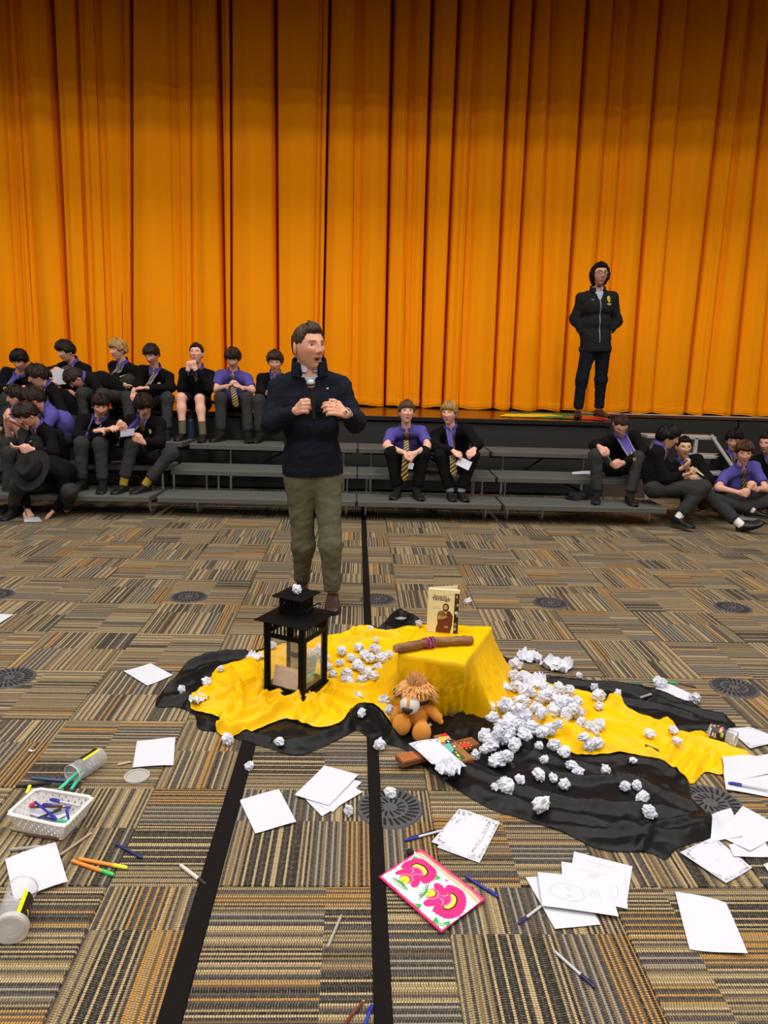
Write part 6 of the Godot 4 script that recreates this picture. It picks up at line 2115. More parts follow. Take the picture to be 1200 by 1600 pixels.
func person(label: String, o: Dictionary) -> Node3D:
	people_no += 1
	var s: float = o.get("s", 0.93)
	var hi: bool = o.get("hi", false)
	var cell: float = o.get("cell", 0.0175)
	var kind: String = o.top
	var skin: Color = lin(o.skin[0], o.skin[1], o.skin[2]) if o.has("skin") else lin(222, 170, 144)
	var hairc: Color = lin(o.hair[0], o.hair[1], o.hair[2])
	var hip := J(o.hip); var neck := J(o.neck); var hc := J(o.head)
	var root := thing("person", label, "person", Vector3(hip.x, 0, hip.z))
	var org := Vector3(hip.x, 0, hip.z)
	hip -= org; neck -= org; hc -= org
	if o.has("seat"): hip.y = o.seat + 0.10 * s
	var yaw := deg_to_rad(o.get("yaw", 0.0))
	var up := (neck - hip).normalized()
	neck += up * o.get("nup", 0.045) * s
	var fw0 := Vector3(sin(yaw), 0, cos(yaw))
	var R := up.cross(fw0).normalized()
	var fw := R.cross(up).normalized()
	var hunch: float = o.get("hunch", 0.03)
	var chest := neck - up * 0.20 * s - fw * hunch
	var belly := hip + up * 0.13 * s - fw * hunch * 0.8
	var sh := []
	var wS: float = o.get("sw", 0.165) * s
	for sg in [-1, 1]: sh.append(neck + R * sg * wS - up * o.get("shd", 0.088) * s - fw * 0.02)
	var hd := []; var el := []
	for e in 2:
		var key: String = ["lh", "rh"][e]
		var w: Vector3 = J(o[key]) - org if o.has(key) else sh[e] - up * 0.45 * s + fw * 0.15
		hd.append(w)
		var sg := -1.0 if e == 0 else 1.0
		if o.has(["le", "re"][e]): el.append(J(o[["le", "re"][e]]) - org)
		else: el.append(ik(sh[e], w, 0.285 * s, 0.255 * s, R * sg * 0.8 - up * 0.7 - fw * 0.5))
	var hj := []; var kn := []; var an := []
	for e in 2:
		var sg := -1.0 if e == 0 else 1.0
		hj.append(hip + R * sg * 0.085 * s + fw * 0.02)
		var ak := J(o[["lf", "rf"][e]]) - org
		if o.has("ground"): ak.y = o.ground + 0.086 * s
		an.append(ak)
		if o.has(["lk", "rk"][e]): kn.append(J(o[["lk", "rk"][e]]) - org)
		else: kn.append(ik(hj[e], an[e], 0.42 * s, 0.41 * s, fw + up * 0.6))
	var thick: float = o.get("thick", 1.0)
	var hs: float = s * o.get("hs", 1.0)
	var hb := Basis(Vector3.UP, deg_to_rad(o.get("hy", 0.0))) * Basis(Vector3.RIGHT, deg_to_rad(o.get("hp", 0.0))) * Basis(Vector3.BACK, deg_to_rad(o.get("hr", 0.0)))
	var hx := Transform3D(hb.scaled(Vector3.ONE * hs), hc)
	var skull := hc - hb.y * 0.055 * hs - hb.z * 0.018 * hs
	# --- body in one mesh: trunk, limbs, neck, head and hands
	var mb := MB.new()
	mb.col = skin
	var bb := [[neck - up * 0.03, skull, 0.052 * s * o.get("nk", 1.0), 0.050 * s * o.get("nk", 1.0)], [hip, chest, 0.07 * s, 0.07 * s], [chest, neck - up * 0.05, 0.07 * s, 0.045 * s]]
	var short_sl := kind == "shirt"
	for e in 2:
		bb.append([neck - up * 0.06, sh[e], 0.04 * s, 0.04 * s])
		bb.append([sh[e], el[e], 0.044 * s, 0.037 * s])
		bb.append([el[e], hd[e], 0.038 * s, 0.025 * s])
		var sk := 1.0 if o.get("shorts", false) else 0.72
		bb.append([hj[e], kn[e], 0.065 * s * sk, 0.052 * s * sk])
		bb.append([kn[e], kn[e].lerp(an[e], 0.3), 0.050 * s * sk, 0.052 * s * sk])
		bb.append([kn[e].lerp(an[e], 0.3), an[e], 0.050 * s * sk, 0.034 * s])
	blob(mb, bb, cell, 75.0)
	add_head(mb, hx, skin, hi, {"hair": hairc, "open": o.get("open", 0.0), "stubble": o.get("stubble", 0.0)})
	for e in 2:
		if o.has("nohand") and o.nohand[e]: continue
		var hk: Array = o.get(["lhd", "rhd"][e], [])
		var fd := (hd[e] - el[e]).normalized() as Vector3
		var dir := fd; var pn := -fw; var side := up; var cu := 0.45
		if hk.size() >= 4:
			# direction, palm, thumb in the picture frame (right, up, towards viewer)
			dir = (fd * hk[0] + (hk[1] as Vector3)).normalized(); pn = hk[2]; side = hk[3]
			if hk.size() > 4: cu = hk[4]
		add_hand(mb, hd[e] - dir * 0.012, dir, pn, side, cu, s * o.get("hand", 0.95), 0.0042 if hi else 0.0062, hk[5] if hk.size() > 5 else 0.5)
	obj("body", mb, vmat("skin", 0.6), root)
	if not o.get("noeyes", false): add_eyes(root, hx, o.get("look", Vector2(0, 0)), o.get("shut", 0.35))
	add_hair(root, hx, o.style, hairc, hi, people_no)
	# --- top
	var g: float = {"shirt": 1.0, "jumper": 1.07, "blazer": 1.10, "navy": 1.06, "jacket": 1.13}[kind] * thick
	var K := 56.0
	var sx := s * g
	var tb := [[chest - R * 0.075 * s, chest + R * 0.075 * s, 0.094 * sx, 0.094 * sx], [belly - R * 0.06 * s, belly + R * 0.06 * s, 0.094 * sx, 0.094 * sx], [chest.lerp(belly, 0.5) - R * 0.068 * s, chest.lerp(belly, 0.5) + R * 0.068 * s, 0.092 * sx, 0.092 * sx],
		[neck - up * 0.085 * s - R * 0.085 * s - fw * 0.015, neck - up * 0.085 * s + R * 0.085 * s - fw * 0.015, 0.058 * sx, 0.058 * sx],
		[neck - up * 0.045 * s - fw * 0.005, neck - up * 0.012 * s - fw * 0.014, 0.056 * s, 0.050 * s]]
	if o.has("hem"):
		for e in [-1, 1]: tb.append([belly + R * e * 0.055 * s, hip + R * e * 0.055 * s - up * o.hem, 0.098 * sx, 0.112 * sx, true])
	else: tb.append([hip + up * 0.02 - R * 0.06 * s, hip + up * 0.02 + R * 0.06 * s, 0.096 * sx, 0.096 * sx])
	for e in 2:
		tb.append([neck - up * 0.05 * s + R * (0.05 if e else -0.05) * s - fw * 0.015, sh[e], 0.040 * s, 0.046 * sx])
		if short_sl:
			tb.append([sh[e], sh[e].lerp(el[e], 0.72), 0.053 * sx, 0.060 * sx, true])
		else:
			tb.append([sh[e], el[e], 0.052 * sx, 0.049 * sx])
			tb.append([el[e], hd[e].lerp(el[e], 0.08), 0.047 * sx, 0.037 * sx, true])
	mb = MB.new()
	blob(mb, tb, cell, K, 0.006 if hi else 0.005, 7.0)
	var topm: Material = cloth({"shirt": "purple", "jumper": "black", "blazer": "black", "navy": "navy", "jacket": "jacket"}[kind])
	obj({"shirt": "shirt", "jumper": "jumper", "blazer": "blazer", "navy": "jumper", "jacket": "jacket"}[kind], mb, topm, root)
	if o.has("hem"):
		mb = MB.new()
		var hb0: Vector3 = hip - up * o.hem
		mb.grid(5, 49, func(r, q):
			var a: float = TAU * q / 48.0
			var rr: float = (0.116 + [0.0, 0.006, 0.006, 0.006, -0.004][r]) * sx
			var e: float = clampf(sin(a) * 3.0, -1, 1)
			return hb0 + R * (sin(a) * rr + e * 0.055 * s) + fw * cos(a) * rr * 0.99 + up * ([0.050, 0.046, 0.02, -0.008, -0.010][r] * s), true)
		obj("hem_band", mb, topm, root)
	# --- legs
	mb = MB.new()
	var lb := [[hip - R * 0.07 * s, hip + R * 0.07 * s, 0.098 * s, 0.098 * s]]
	var bag: float = o.get("bag", 1.0)
	var shorts: bool = o.get("shorts", false)
	for e in 2:
		if shorts:
			lb.append([hj[e], hj[e].lerp(kn[e], 0.80), 0.088 * s, 0.082 * s, true])
			continue
		lb.append([hj[e], kn[e], 0.088 * s * bag, 0.067 * s * bag])
		lb.append([kn[e], kn[e].lerp(an[e], o.get("cuff", 0.90)), 0.065 * s * bag, 0.052 * s * bag * o.get("flare", 1.1), true])
	blob(mb, lb, cell, 56.0, 0.006, 7.0)
	obj("shorts" if shorts else "trousers", mb, cloth(o.get("legs", "grey")), root)
	# --- shoes and socks
	var shm := mat("black shoe", Color8(22, 21, 21), 0.4); var som := mat("black sole", Color8(14, 14, 14), 0.7)
	if o.has("shoe"): shm = mat("brown boot", Color8(o.shoe[0], o.shoe[1], o.shoe[2]), 0.38)
	for e in 2:
		if o.has("noshoe") and o.noshoe[e]: continue
		var td: Vector3 = o[["lt", "rt"][e]] if o.has(["lt", "rt"][e]) else (fw0 + R * (0.25 if e else -0.25) * 1.0)
		var su: Vector3 = o[["lu", "ru"][e]] if o.has(["lu", "ru"][e]) else Vector3.UP
		add_shoe(root, an[e], td, su.normalized(), s * o.get("foot", 1.0), shm, som, 0.085 * s)
		if o.has("sock"):
			mb = MB.new()
			var k0: float = o.get("sockfrom", 0.72)
			mb.tube([kn[e].lerp(an[e], k0), kn[e].lerp(an[e], 0.9), an[e] - su * 0.01], [0.045 * s, 0.042 * s, 0.042 * s], 12)
			obj("sock", mb, mat("sock " + str(o.sock), Color8(o.sock[0], o.sock[1], o.sock[2]), 0.95), root)
	# --- neckwear
	var fr := Transform3D(Basis(R, up, fw), neck)
	dress(root, kind, tb, K, fr, s, o)
	return root
func dress(root: Node3D, kind: String, tb: Array, K: float, fr: Transform3D, s: float, o: Dictionary):
	if not mats.has("school tie"):
		var tp := Pic.new(32, 96, Color8(24, 24, 24))
		for k in range(-4, 14): tp.poly([Vector2(0, k * 12), Vector2(32, k * 12 - 16), Vector2(32, k * 12 - 10), Vector2(0, k * 12 + 6)], Color8(178, 142, 54))
		tmat("school tie", tp.texture(), 0.6)
		var cp := Pic.new(64, 64, Color8(206, 208, 214))
		for k in range(0, 64, 8):
			cp.rect(k, 0, 2, 64, Color8(120, 128, 160)); cp.rect(0, k, 64, 2, Color8(120, 128, 160))
		tmat("check shirt", cp.texture(), 0.8)
		tmat("zip teeth", Pic.new(8, 8, Color8(110, 110, 112)).texture(), 0.4)
	var purple := cloth("purple")
	var tie: StandardMaterial3D = mats["school tie"]
	var sm: Material = mats["check shirt"] if kind == "navy" or kind == "jacket" else purple
	if kind == "jumper" or kind == "blazer":
		var vd := (0.145 if kind == "jumper" else 0.26) * s
		var vw := 0.048 * s
		obj("shirt_front", patch(tb, K, fr, [[-0.006, -vw, vw], [-vd * 0.33, -vw * 0.70, vw * 0.70], [-vd * 0.66, -vw * 0.36, vw * 0.36], [-vd, -0.003, 0.003]], 7, 0.009), purple, root)
		if kind == "jumper" and not o.get("notrim", false):
			for e in [-1, 1]:
				obj("neck_trim", patch(tb, K, fr, [[-0.004, e * (vw + 0.003), e * (vw + 0.010)], [-vd * 0.5, e * (vw * 0.55 + 0.003), e * (vw * 0.55 + 0.010)], [-vd - 0.003, e * 0.001, e * 0.008]], 3, 0.011), mat("neck trim", Color8(168, 164, 148), 0.8), root)
		var tl := (0.135 if kind == "jumper" else 0.25) * s
		var tm2: Material = tie
		obj("tie", patch(tb, K, fr, [[-0.014, -0.019 * s, 0.019 * s], [-0.045 * s, -0.015 * s, 0.015 * s], [-tl * 0.7, -0.020 * s, 0.020 * s], [-tl, -0.013 * s, 0.013 * s]], 5, 0.019), tm2, root)
		if kind == "jumper" and not o.get("nocrest", false):
			obj("crest", patch(tb, K, fr, [[-0.125 * s, 0.068 * s, 0.092 * s], [-0.15 * s, 0.064 * s, 0.096 * s], [-0.172 * s, 0.075 * s, 0.086 * s]], 3, 0.008), mat("crest thread", Color8(188, 180, 120), 0.8), root)
		if kind == "blazer":
			for e in [-1, 1]:
				obj("lapel", patch(tb, K, fr, [[0.0, e * vw, e * (vw + 0.02)], [-0.07, e * vw * 0.8, e * (vw * 0.8 + 0.055)], [-0.12, e * vw * 0.6, e * (vw * 0.6 + 0.045)], [-vd, e * 0.004, e * 0.014]], 4, 0.013), cloth("black"), root)
	elif kind == "shirt":
		var tl := 0.40 * s
		if not o.has("freetie"):
			obj("tie", patch(tb, K, fr, [[-0.018, -0.019 * s, 0.019 * s], [-0.045 * s, -0.014 * s, 0.014 * s], [-tl * 0.5, -0.025 * s, 0.025 * s], [-tl * 0.9, -0.032 * s, 0.032 * s], [-tl, -0.004 * s, 0.004 * s]], 5, 0.014), tie, root)
		else:
			obj("tie", patch(tb, K, fr, [[-0.018, -0.019 * s, 0.019 * s], [-0.045 * s, -0.014 * s, 0.014 * s], [-tl * 0.4, -0.024 * s, 0.024 * s]], 5, 0.014), tie, root)
		obj("pocket", patch(tb, K, fr, [[-0.13 * s, 0.04 * s, 0.11 * s], [-0.21 * s, 0.04 * s, 0.11 * s]], 4, 0.006), purple, root)
	elif kind == "navy":
		obj("shirt_front", patch(tb, K, fr, [[0.0, -0.05, 0.05], [-0.05, -0.030, 0.034], [-0.095, -0.004, 0.006]], 7, 0.008), sm, root)
		obj("zip", patch(tb, K, fr, [[-0.095, -0.002, 0.006], [-0.16, -0.002, 0.006]], 3, 0.008), mats["zip teeth"], root)
		obj("chest_logo", patch(tb, K, fr, [[-0.105, 0.094, 0.110], [-0.113, 0.094, 0.110]], 3, 0.007), mat("logo white", Color8(200, 196, 196), 0.7), root)
	elif kind == "jacket":
		obj("shirt_front", patch(tb, K, fr, [[0.01, -0.05, 0.055], [-0.05, -0.036, 0.042], [-0.11, -0.010, 0.018]], 7, 0.008), sm, root)
		obj("zip", patch(tb, K, fr, [[-0.11, -0.002, 0.012], [-0.3, -0.002, 0.012], [-0.5, -0.002, 0.012], [-0.60, -0.002, 0.012]], 3, 0.008), mats["zip teeth"], root)
		var gold := mat("crest gold", Color8(206, 176, 30), 0.7)
		var cr := obj("crest", patch(tb, K, fr, [[-0.075, 0.098, 0.122], [-0.095, 0.088, 0.132], [-0.125, 0.092, 0.128], [-0.15, 0.106, 0.114]], 5, 0.008), gold, root)
		obj("crest_scroll", patch(tb, K, fr, [[-0.160, 0.076, 0.142], [-0.169, 0.084, 0.134], [-0.178, 0.102, 0.118]], 5, 0.008), gold, cr)
		obj("crest_bars", patch(tb, K, fr, [[-0.095, 0.104, 0.116], [-0.122, 0.104, 0.116]], 3, 0.011), mat("crest green", Color8(50, 70, 30), 0.8), cr)
		obj("name_stitching", patch(tb, K, fr, [[-0.108, -0.11, -0.06], [-0.118, -0.11, -0.06]], 3, 0.007), mat("grey stitching", Color8(108, 108, 108), 0.8), root)
	# shirt collar: a band round the neck and two turned-down points
	var B := fr.basis
	var band := MB.new()
	var rad: float = 0.062 * s * o.get("nk", 1.0)
	var hgt := (0.040 if kind == "navy" or kind == "jacket" else 0.034) * s
	band.grid(5, 25, func(r, q):
		var a: float = lerpf(0.16, TAU - 0.16, q / 24.0)
		var flare: float = [1.0, 1.02, 1.04, 1.12, 1.20][r]
		var yv: float = [-0.3, 0.4, 1.0, 0.55, -0.1][r]
		return fr.origin + B * Vector3(sin(a) * rad * flare, yv * hgt + 0.006 - 0.014 * cos(a) * 1.0, cos(a) * rad * flare * 0.92 - 0.006), true)
	obj("collar", band, sm, root)
	for e in [-1, 1]:
		obj("collar_point", patch(tb, K, fr, [[0.012 * s, e * 0.012, e * 0.058 * s], [-0.015 * s, e * 0.016, e * 0.060 * s], [-0.042 * s, e * 0.030 * s, e * 0.050 * s]], 4, 0.010), sm, root)
	if kind == "navy" or kind == "jacket":
		var b2 := MB.new()
		b2.grid(6, 29, func(r, q):
			var a: float = lerpf(0.42, TAU - 0.42, q / 28.0)
			var flare: float = [1.15, 1.28, 1.34, 1.40, 1.46, 1.55][r]
			var yv: float = [-0.4, 0.6, 1.15, 1.1, 0.4, -0.5][r]
			var open: float = 1.0 + 0.35 * pow(maxf(0.0, cos(a)), 2.0)
			return fr.origin + B * Vector3(sin(a) * rad * flare * open, yv * hgt * (1.25 if kind == "navy" else 0.75) + 0.004 - 0.02 * cos(a), cos(a) * rad * flare * 0.95 - 0.008), true)
		obj("outer_collar", b2, cloth("navy" if kind == "navy" else "jacket"), root)

# ---------------------------------------------------------------- who is in the room
const RT := Vector3.RIGHT
func card(called: String, label: String, c: Vector3, w: float, h: float, bas: Basis, m: Material, cat := "card"):
	var mb := MB.new()
	mb.box(Vector3.ZERO, Vector3(w, h, 0.0012), Basis.IDENTITY, 0.0002)
	var o := obj(called, mb, m, self, true)
	o.transform = Transform3D(bas, c)
	tag(o, label, cat)
func build_people():
	var DN := Vector3.DOWN; var UP := Vector3.UP; var FW := Vector3.BACK; var LF := Vector3.LEFT; var RG := Vector3.RIGHT
	# the man with the microphone
	person("man in a navy jumper and olive trousers standing and speaking into a microphone", {"ground": 0.0, "shd": 0.105, "s": 1.0, "hi": true, "cell": 0.0115, "top": "navy", "legs": "olive", "yaw": 4.0, "hunch": 0.0, "hip": [489, 742, 4.50], "neck": [484, 589, 4.48], "head": [482, 543, 4.45], "hs": 1.13, "nk": 1.18, "hy": 38.0, "hp": -2.0, "hr": 2.0, "sw": 0.185, "thick": 1.03,
		"le": [424, 662, 4.40], "lh": [464, 641, 4.28], "re": [556, 660, 4.42], "rh": [538, 645, 4.24], "lhd": [0.1, Vector3(0.45, 0.35, 0.75), RG - FW * 0.25, UP, 0.82, 0.8], "rhd": [0.15, Vector3(-0.85, 0.32, 0.40), DN * 0.6 - FW, UP + FW * 0.2, 0.42, 0.3],
		"lk": [474, 852, 4.52], "rk": [516, 852, 4.40], "lf": [472, 916, 4.66], "rf": [520, 930, 4.44], "lt": Vector3(-0.12, 0, 1), "rt": Vector3(0.02, 0, 1), "shoe": [58, 36, 32], "foot": 1.02, "cuff": 0.95, "flare": 1.0, "bag": 0.98, "hem": -0.02, "hair": [74, 56, 42], "style": "quiff", "skin": [216, 158, 132], "open": 0.7, "look": Vector2(0.25, 0), "shut": 0.25, "hand": 1.0})
	var mic := thing("microphone", "black handheld microphone with a silver mesh head in the speaker's hand", "microphone", A(488, 622, 4.19))
	var ax := (A(484, 597, 4.19) - A(490, 655, 4.25)).normalized()
	var mx := Basis(ax.cross(FW).normalized(), ax, ax.cross(FW).normalized().cross(ax))
	var mb := MB.new()
	mb.lathe([Vector2(0, -0.125), Vector2(0.010, -0.124), Vector2(0.0105, -0.09), Vector2(0.013, 0.03), Vector2(0.017, 0.062)], Transform3D(mx, Vector3.ZERO), 18)
	obj("handle", mb, mat("mic body", Color8(22, 22, 24), 0.4), mic)
	mb = MB.new(); mb.ball(func(d): return mx * (Vector3(0, 0.085, 0) + d * Vector3(0.0255, 0.026, 0.0255)), 14, 20)
	obj("mesh_head", mb, mat("mic mesh", Color8(168, 170, 174), 0.5, 0.4), mic)
	mb = MB.new(); mb.lathe([Vector2(0.0255, 0.079), Vector2(0.0268, 0.081), Vector2(0.0268, 0.088), Vector2(0.0255, 0.090)], Transform3D(mx, Vector3.ZERO), 20)
	obj("ring", mb, mat("mic ring", Color8(70, 70, 74), 0.35, 0.7), mic)
	var wt := thing("wristwatch", "silver wristwatch on the speaker's raised wrist", "watch", A(541, 646, 4.245))
	mb = MB.new()
	var wd := (A(538, 645, 4.24) - A(556, 660, 4.42)).normalized()
	var wx := Basis(wd.cross(UP).normalized(), wd, wd.cross(UP).normalized().cross(wd))
	mb.lathe([Vector2(0.030, -0.008), Vector2(0.033, -0.007), Vector2(0.033, 0.007), Vector2(0.030, 0.008)], Transform3D(wx, Vector3.ZERO), 20)
	obj("strap", mb, mat("watch steel", Color8(150, 150, 152), 0.3, 0.7), wt)
	mb = MB.new(); mb.lathe([Vector2(0.017, 0.0), Vector2(0.017, 0.006), Vector2(0.0, 0.007)], Transform3D(Basis(wx.y, (UP * 0.4 + FW).normalized(), wx.y.cross((UP * 0.4 + FW).normalized())), (UP * 0.4 + FW).normalized() * 0.032), 18)
	obj("dial", mb, mat("watch dial", Color8(40, 40, 44), 0.2), wt)
	# the man on the stage
	person("man with glasses and long dark hair on the stage, hands in his jacket pockets", {"s": 1.0, "hi": true, "cell": 0.014, "top": "jacket", "legs": "jeans", "yaw": 2.0, "hunch": 0.0, "hip": [930, 545, 8.82], "neck": [934, 459, 8.80], "head": [937, 430, 8.75], "hs": 1.08, "hy": 2.0, "hp": -4.0, "sw": 0.185,
		"le": [898, 499, 8.86], "lh": [911, 521, 8.80], "re": [964, 502, 8.86], "rh": [953, 518, 8.82], "nohand": [false, false], "lhd": [0.2, Vector3(0.5, -0.6, -0.3), RG, FW, 0.7], "rhd": [0.2, Vector3(-0.5, -0.6, -0.3), LF, FW, 0.7], "lk": [909, 593, 8.78], "rk": [939, 594, 8.84], "lf": [903, 641, 8.80], "rf": [936, 640, 8.88], "lt": Vector3(-0.25, 0, 1), "rt": Vector3(0.35, 0, 1), "shoe": [112, 66, 44], "hem": 0.02, "cuff": 0.93, "flare": 1.05, "hair": [26, 20, 18], "style": "long", "skin": [200, 146, 122], "stubble": 0.35, "bag": 1.0})
	var gl := thing("glasses", "dark-framed glasses worn by the man on the stage", "glasses", A(937, 430, 8.75))
	var gb := Basis(UP, deg_to_rad(2.0)) * Basis(RG, deg_to_rad(-4.0))
	for s in [-1, 1]:
		mb = MB.new()
		var lp := []
		for k in 17:
			var t := TAU * k / 16.0
			lp.append(gb * Vector3(s * 0.036 + 0.026 * signf(cos(t)) * pow(absf(cos(t)), 0.7), 0.012 + 0.019 * signf(sin(t)) * pow(absf(sin(t)), 0.7), 0.112))
		mb.tube(lp, 0.0032, 6, false)
		obj("rim", mb, mat("glasses frame", Color8(24, 18, 16), 0.3), gl)
		mb = MB.new(); mb.tube([gb * Vector3(s * 0.062, 0.016, 0.110), gb * Vector3(s * 0.082, 0.014, 0.0)], 0.0022, 6)
		obj("temple", mb, mat("glasses frame", Color8(24, 18, 16), 0.3), gl)
		mb = MB.new(); mb.ball(func(d): return gb * (Vector3(s * 0.036, 0.012, 0.111) + d * Vector3(0.025, 0.018, 0.0008)), 8, 14)
		obj("lens", mb, glass_mat("glasses lens", Color8(230, 235, 235), 0.03, 0.3), gl)
	mb = MB.new(); mb.tube([gb * Vector3(-0.011, 0.016, 0.112), gb * Vector3(0.0, 0.019, 0.1135), gb * Vector3(0.011, 0.016, 0.112)], 0.0018, 6)
	obj("bridge", mb, mat("glasses frame", Color8(24, 18, 16), 0.3), gl)
	# two boys in the middle
	var hands_in := [0.4, Vector3(0.5, -0.3, 0.3), DN - FW * 0.2, UP * 0.3 + FW, 0.45]
	var hands_in2 := [0.4, Vector3(-0.5, -0.3, 0.3), DN - FW * 0.2, UP * 0.3 + FW, 0.45]
	person("boy in a purple short-sleeved shirt and striped tie looking up, arms on his knees", {"seat": 0.4, "ground": 0.2, "top": "shirt", "hip": [637, 727, 7.54], "neck": [635, 673, 7.33], "head": [635, 645, 7.27], "hy": 6.0, "hp": -10.0, "hunch": 0.05, "lh": [633, 708, 7.03], "rh": [648, 709, 7.0], "le": [604, 697, 7.14], "re": [669, 697, 7.14], "lk": [612, 708, 7.10], "rk": [662, 708, 7.10], "lf": [621, 761, 7.08], "rf": [651, 761, 7.06], "lhd": hands_in, "rhd": [0.4, Vector3(-0.6, -0.5, 0.2), -FW, UP, 0.5], "hair": [104, 78, 54], "style": "fringe", "skin": [226, 174, 150], "legs": "black", "freetie": 1, "lt": Vector3(-0.35, 0, 1), "rt": Vector3(0.25, 0, 1), "open": 0.1, "shut": 0.1, "look": Vector2(0.1, 0.15), "sock": [18, 18, 20]})
	tie_tail("purple-shirted boy's", [[635, 688, 7.12], [635, 702, 7.06], [633, 725, 7.0], [632, 752, 7.0]])
	person("fair boy in a black blazer and striped tie sitting beside the purple-shirted boy", {"seat": 0.4, "ground": 0.2, "top": "blazer", "hip": [712, 727, 7.54], "neck": [705, 672, 7.35], "head": [702, 646, 7.29], "hy": -24.0, "hp": 0.0, "yaw": -4.0, "hunch": 0.05, "lh": [709, 705, 7.04], "rh": [740, 702, 7.04], "le": [678, 697, 7.16], "re": [746, 694, 7.18], "lk": [688, 712, 7.10], "rk": [738, 712, 7.10], "lf": [704, 761, 7.07], "rf": [721, 760, 7.06], "lhd": [0.4, Vector3(0.5, -0.2, 0.3), DN - FW * 0.2, UP + FW, 0.5], "rhd": [0.4, Vector3(-0.6, -0.4, 0.3), DN - FW * 0.3, UP + FW, 0.5], "hair": [176, 140, 84], "style": "fringe", "skin": [232, 176, 152], "legs": "black", "lt": Vector3(0.1, 0, 1), "rt": Vector3(0.2, 0, 1), "shut": 0.1, "look": Vector2(-0.3, 0), "sock": [130, 130, 128]})
	tie_tail("blazer boy's", [[704, 692, 7.15], [706, 706, 7.08], [708, 722, 7.02], [709, 744, 7.0]])
	card("note_card", "small white card held by the purple-shirted boy", A(642, 728, 6.98), 0.05, 0.062, Basis(FW, -0.2), paper_mat("plain paper"))
	card("note_card", "pale slip of paper held by the boy in the blazer", A(725, 724, 6.99), 0.135, 0.095, Basis(RG, -0.5) * Basis(FW, -0.45), paper_mat("plain paper"))
	# boys along the stage edge, left
	person("boy in a purple short-sleeved shirt bowing over the tie in his hands", {"seat": 0.885, "ground": 0.6, "top": "shirt", "hip": [365, 634, 8.52], "neck": [365, 585, 8.36], "head": [364, 560, 8.27], "hp": 24.0, "hunch": 0.05, "lh": [358, 603, 8.13], "rh": [376, 605, 8.13], "le": [337, 608, 8.26], "re": [394, 610, 8.26], "lk": [345, 622, 8.06], "rk": [386, 622, 8.06], "lf": [345, 674, 8.02], "rf": [387, 675, 8.0], "lhd": [0.3, Vector3(0.3, 0.7, 0), RG, FW, 0.6], "rhd": [0.3, Vector3(-0.5, 0.6, 0), LF, FW, 0.3], "hair": [60, 42, 34], "style": "bowl", "skin": [226, 172, 148], "freetie": 1, "shut": 0.8, "lt": Vector3(-0.5, 0, 1), "rt": Vector3(0.2, 0, 1), "sock": [20, 20, 20]})
	tie_tail("bowing boy's", [[366, 596, 8.1], [364, 608, 8.08], [367, 622, 8.05], [369, 636, 8.05]])
	person("dark-haired boy in shorts and striped socks with both hands at his mouth", {"seat": 0.885, "ground": 0.6, "top": "jumper", "shorts": true, "legs": "black", "hip": [308, 634, 8.52], "neck": [309, 580, 8.44], "head": [307, 553, 8.36], "hy": -4.0, "hp": -10.0, "hunch": 0.02, "lh": [294, 577, 8.22], "rh": [305, 576, 8.20], "le": [284, 606, 8.28], "re": [328, 606, 8.26], "lk": [283, 621, 8.08], "rk": [312, 623, 8.06], "lf": [285, 671, 8.0], "rf": [317, 673, 7.95], "lhd": [0.4, Vector3(0.1, 0.5, 0), -FW, RG, 0.6], "rhd": [0.4, Vector3(-0.1, 0.5, 0), -FW, LF, 0.6], "hair": [40, 30, 26], "style": "short", "skin": [228, 172, 150], "shut": 0.7, "sock": [92, 84, 62], "sockfrom": 0.66, "lt": Vector3(-0.2, 0, 1), "rt": Vector3(0.05, 0, 1)})
	person("boy in a black jumper behind, left of the boy in shorts, arms on his knees", {"seat": 0.885, "ground": 0.6, "top": "jumper", "hip": [240, 634, 8.54], "neck": [242, 580, 8.38], "head": [237, 554, 8.28], "hy": -12.0, "hp": 24.0, "hunch": 0.05, "lh": [209, 612, 8.08], "rh": [228, 606, 8.1], "le": [216, 608, 8.3], "re": [267, 606, 8.26], "lk": [200, 622, 8.1], "rk": [262, 622, 8.1], "lf": [204, 674, 8.0], "rf": [260, 674, 8.02], "lhd": [0.3, Vector3(0, -0.8, 0.2), -FW, RG, 0.3], "rhd": [0.3, Vector3(-0.7, 0.1, 0.1), DN, FW, 0.4], "hair": [50, 38, 32], "style": "fringe", "skin": [220, 160, 136], "shut": 0.7, "sock": [20, 20, 20]})
	person("blond boy in a black jumper looking left from the back row", {"top": "jumper", "hip": [196, 622, 8.85], "neck": [192, 571, 8.75], "head": [185, 547, 8.68], "hy": -42.0, "hp": 6.0, "yaw": -20.0, "lh": [185, 606, 8.4], "rh": [205, 606, 8.4], "lk": [186, 604, 8.42], "rk": [202, 594, 8.42], "lf": [180, 640, 8.5], "rf": [206, 640, 8.5], "hair": [188, 148, 96], "style": "bowl", "skin": [230, 178, 156], "shut": 0.5, "noshoe": [true, true], "sock": [20, 20, 20]})
	person("dark-haired boy leaning left in the back row, holding up a white sheet", {"ground": 0.6, "top": "jumper", "hip": [130, 626, 8.75], "neck": [115, 570, 8.6], "head": [103, 549, 8.5], "hy": -38.0, "hp": 16.0, "yaw": -25.0, "lh": [82, 581, 8.34], "rh": [92, 601, 8.32], "le": [75, 582, 8.5], "re": [133, 606, 8.45], "lk": [100, 618, 8.25], "rk": [132, 618, 8.25], "lf": [100, 670, 8.1], "rf": [130, 670, 8.1], "lhd": [0.3, Vector3(0.7, 0, 0.2), FW * -1, UP, 0.5], "rhd": [0.3, Vector3(-0.6, 0.2, 0.2), UP, FW, 0.4], "hair": [42, 30, 26], "style": "bowl", "skin": [222, 168, 144], "shut": 0.7, "sock": [20, 20, 20]})
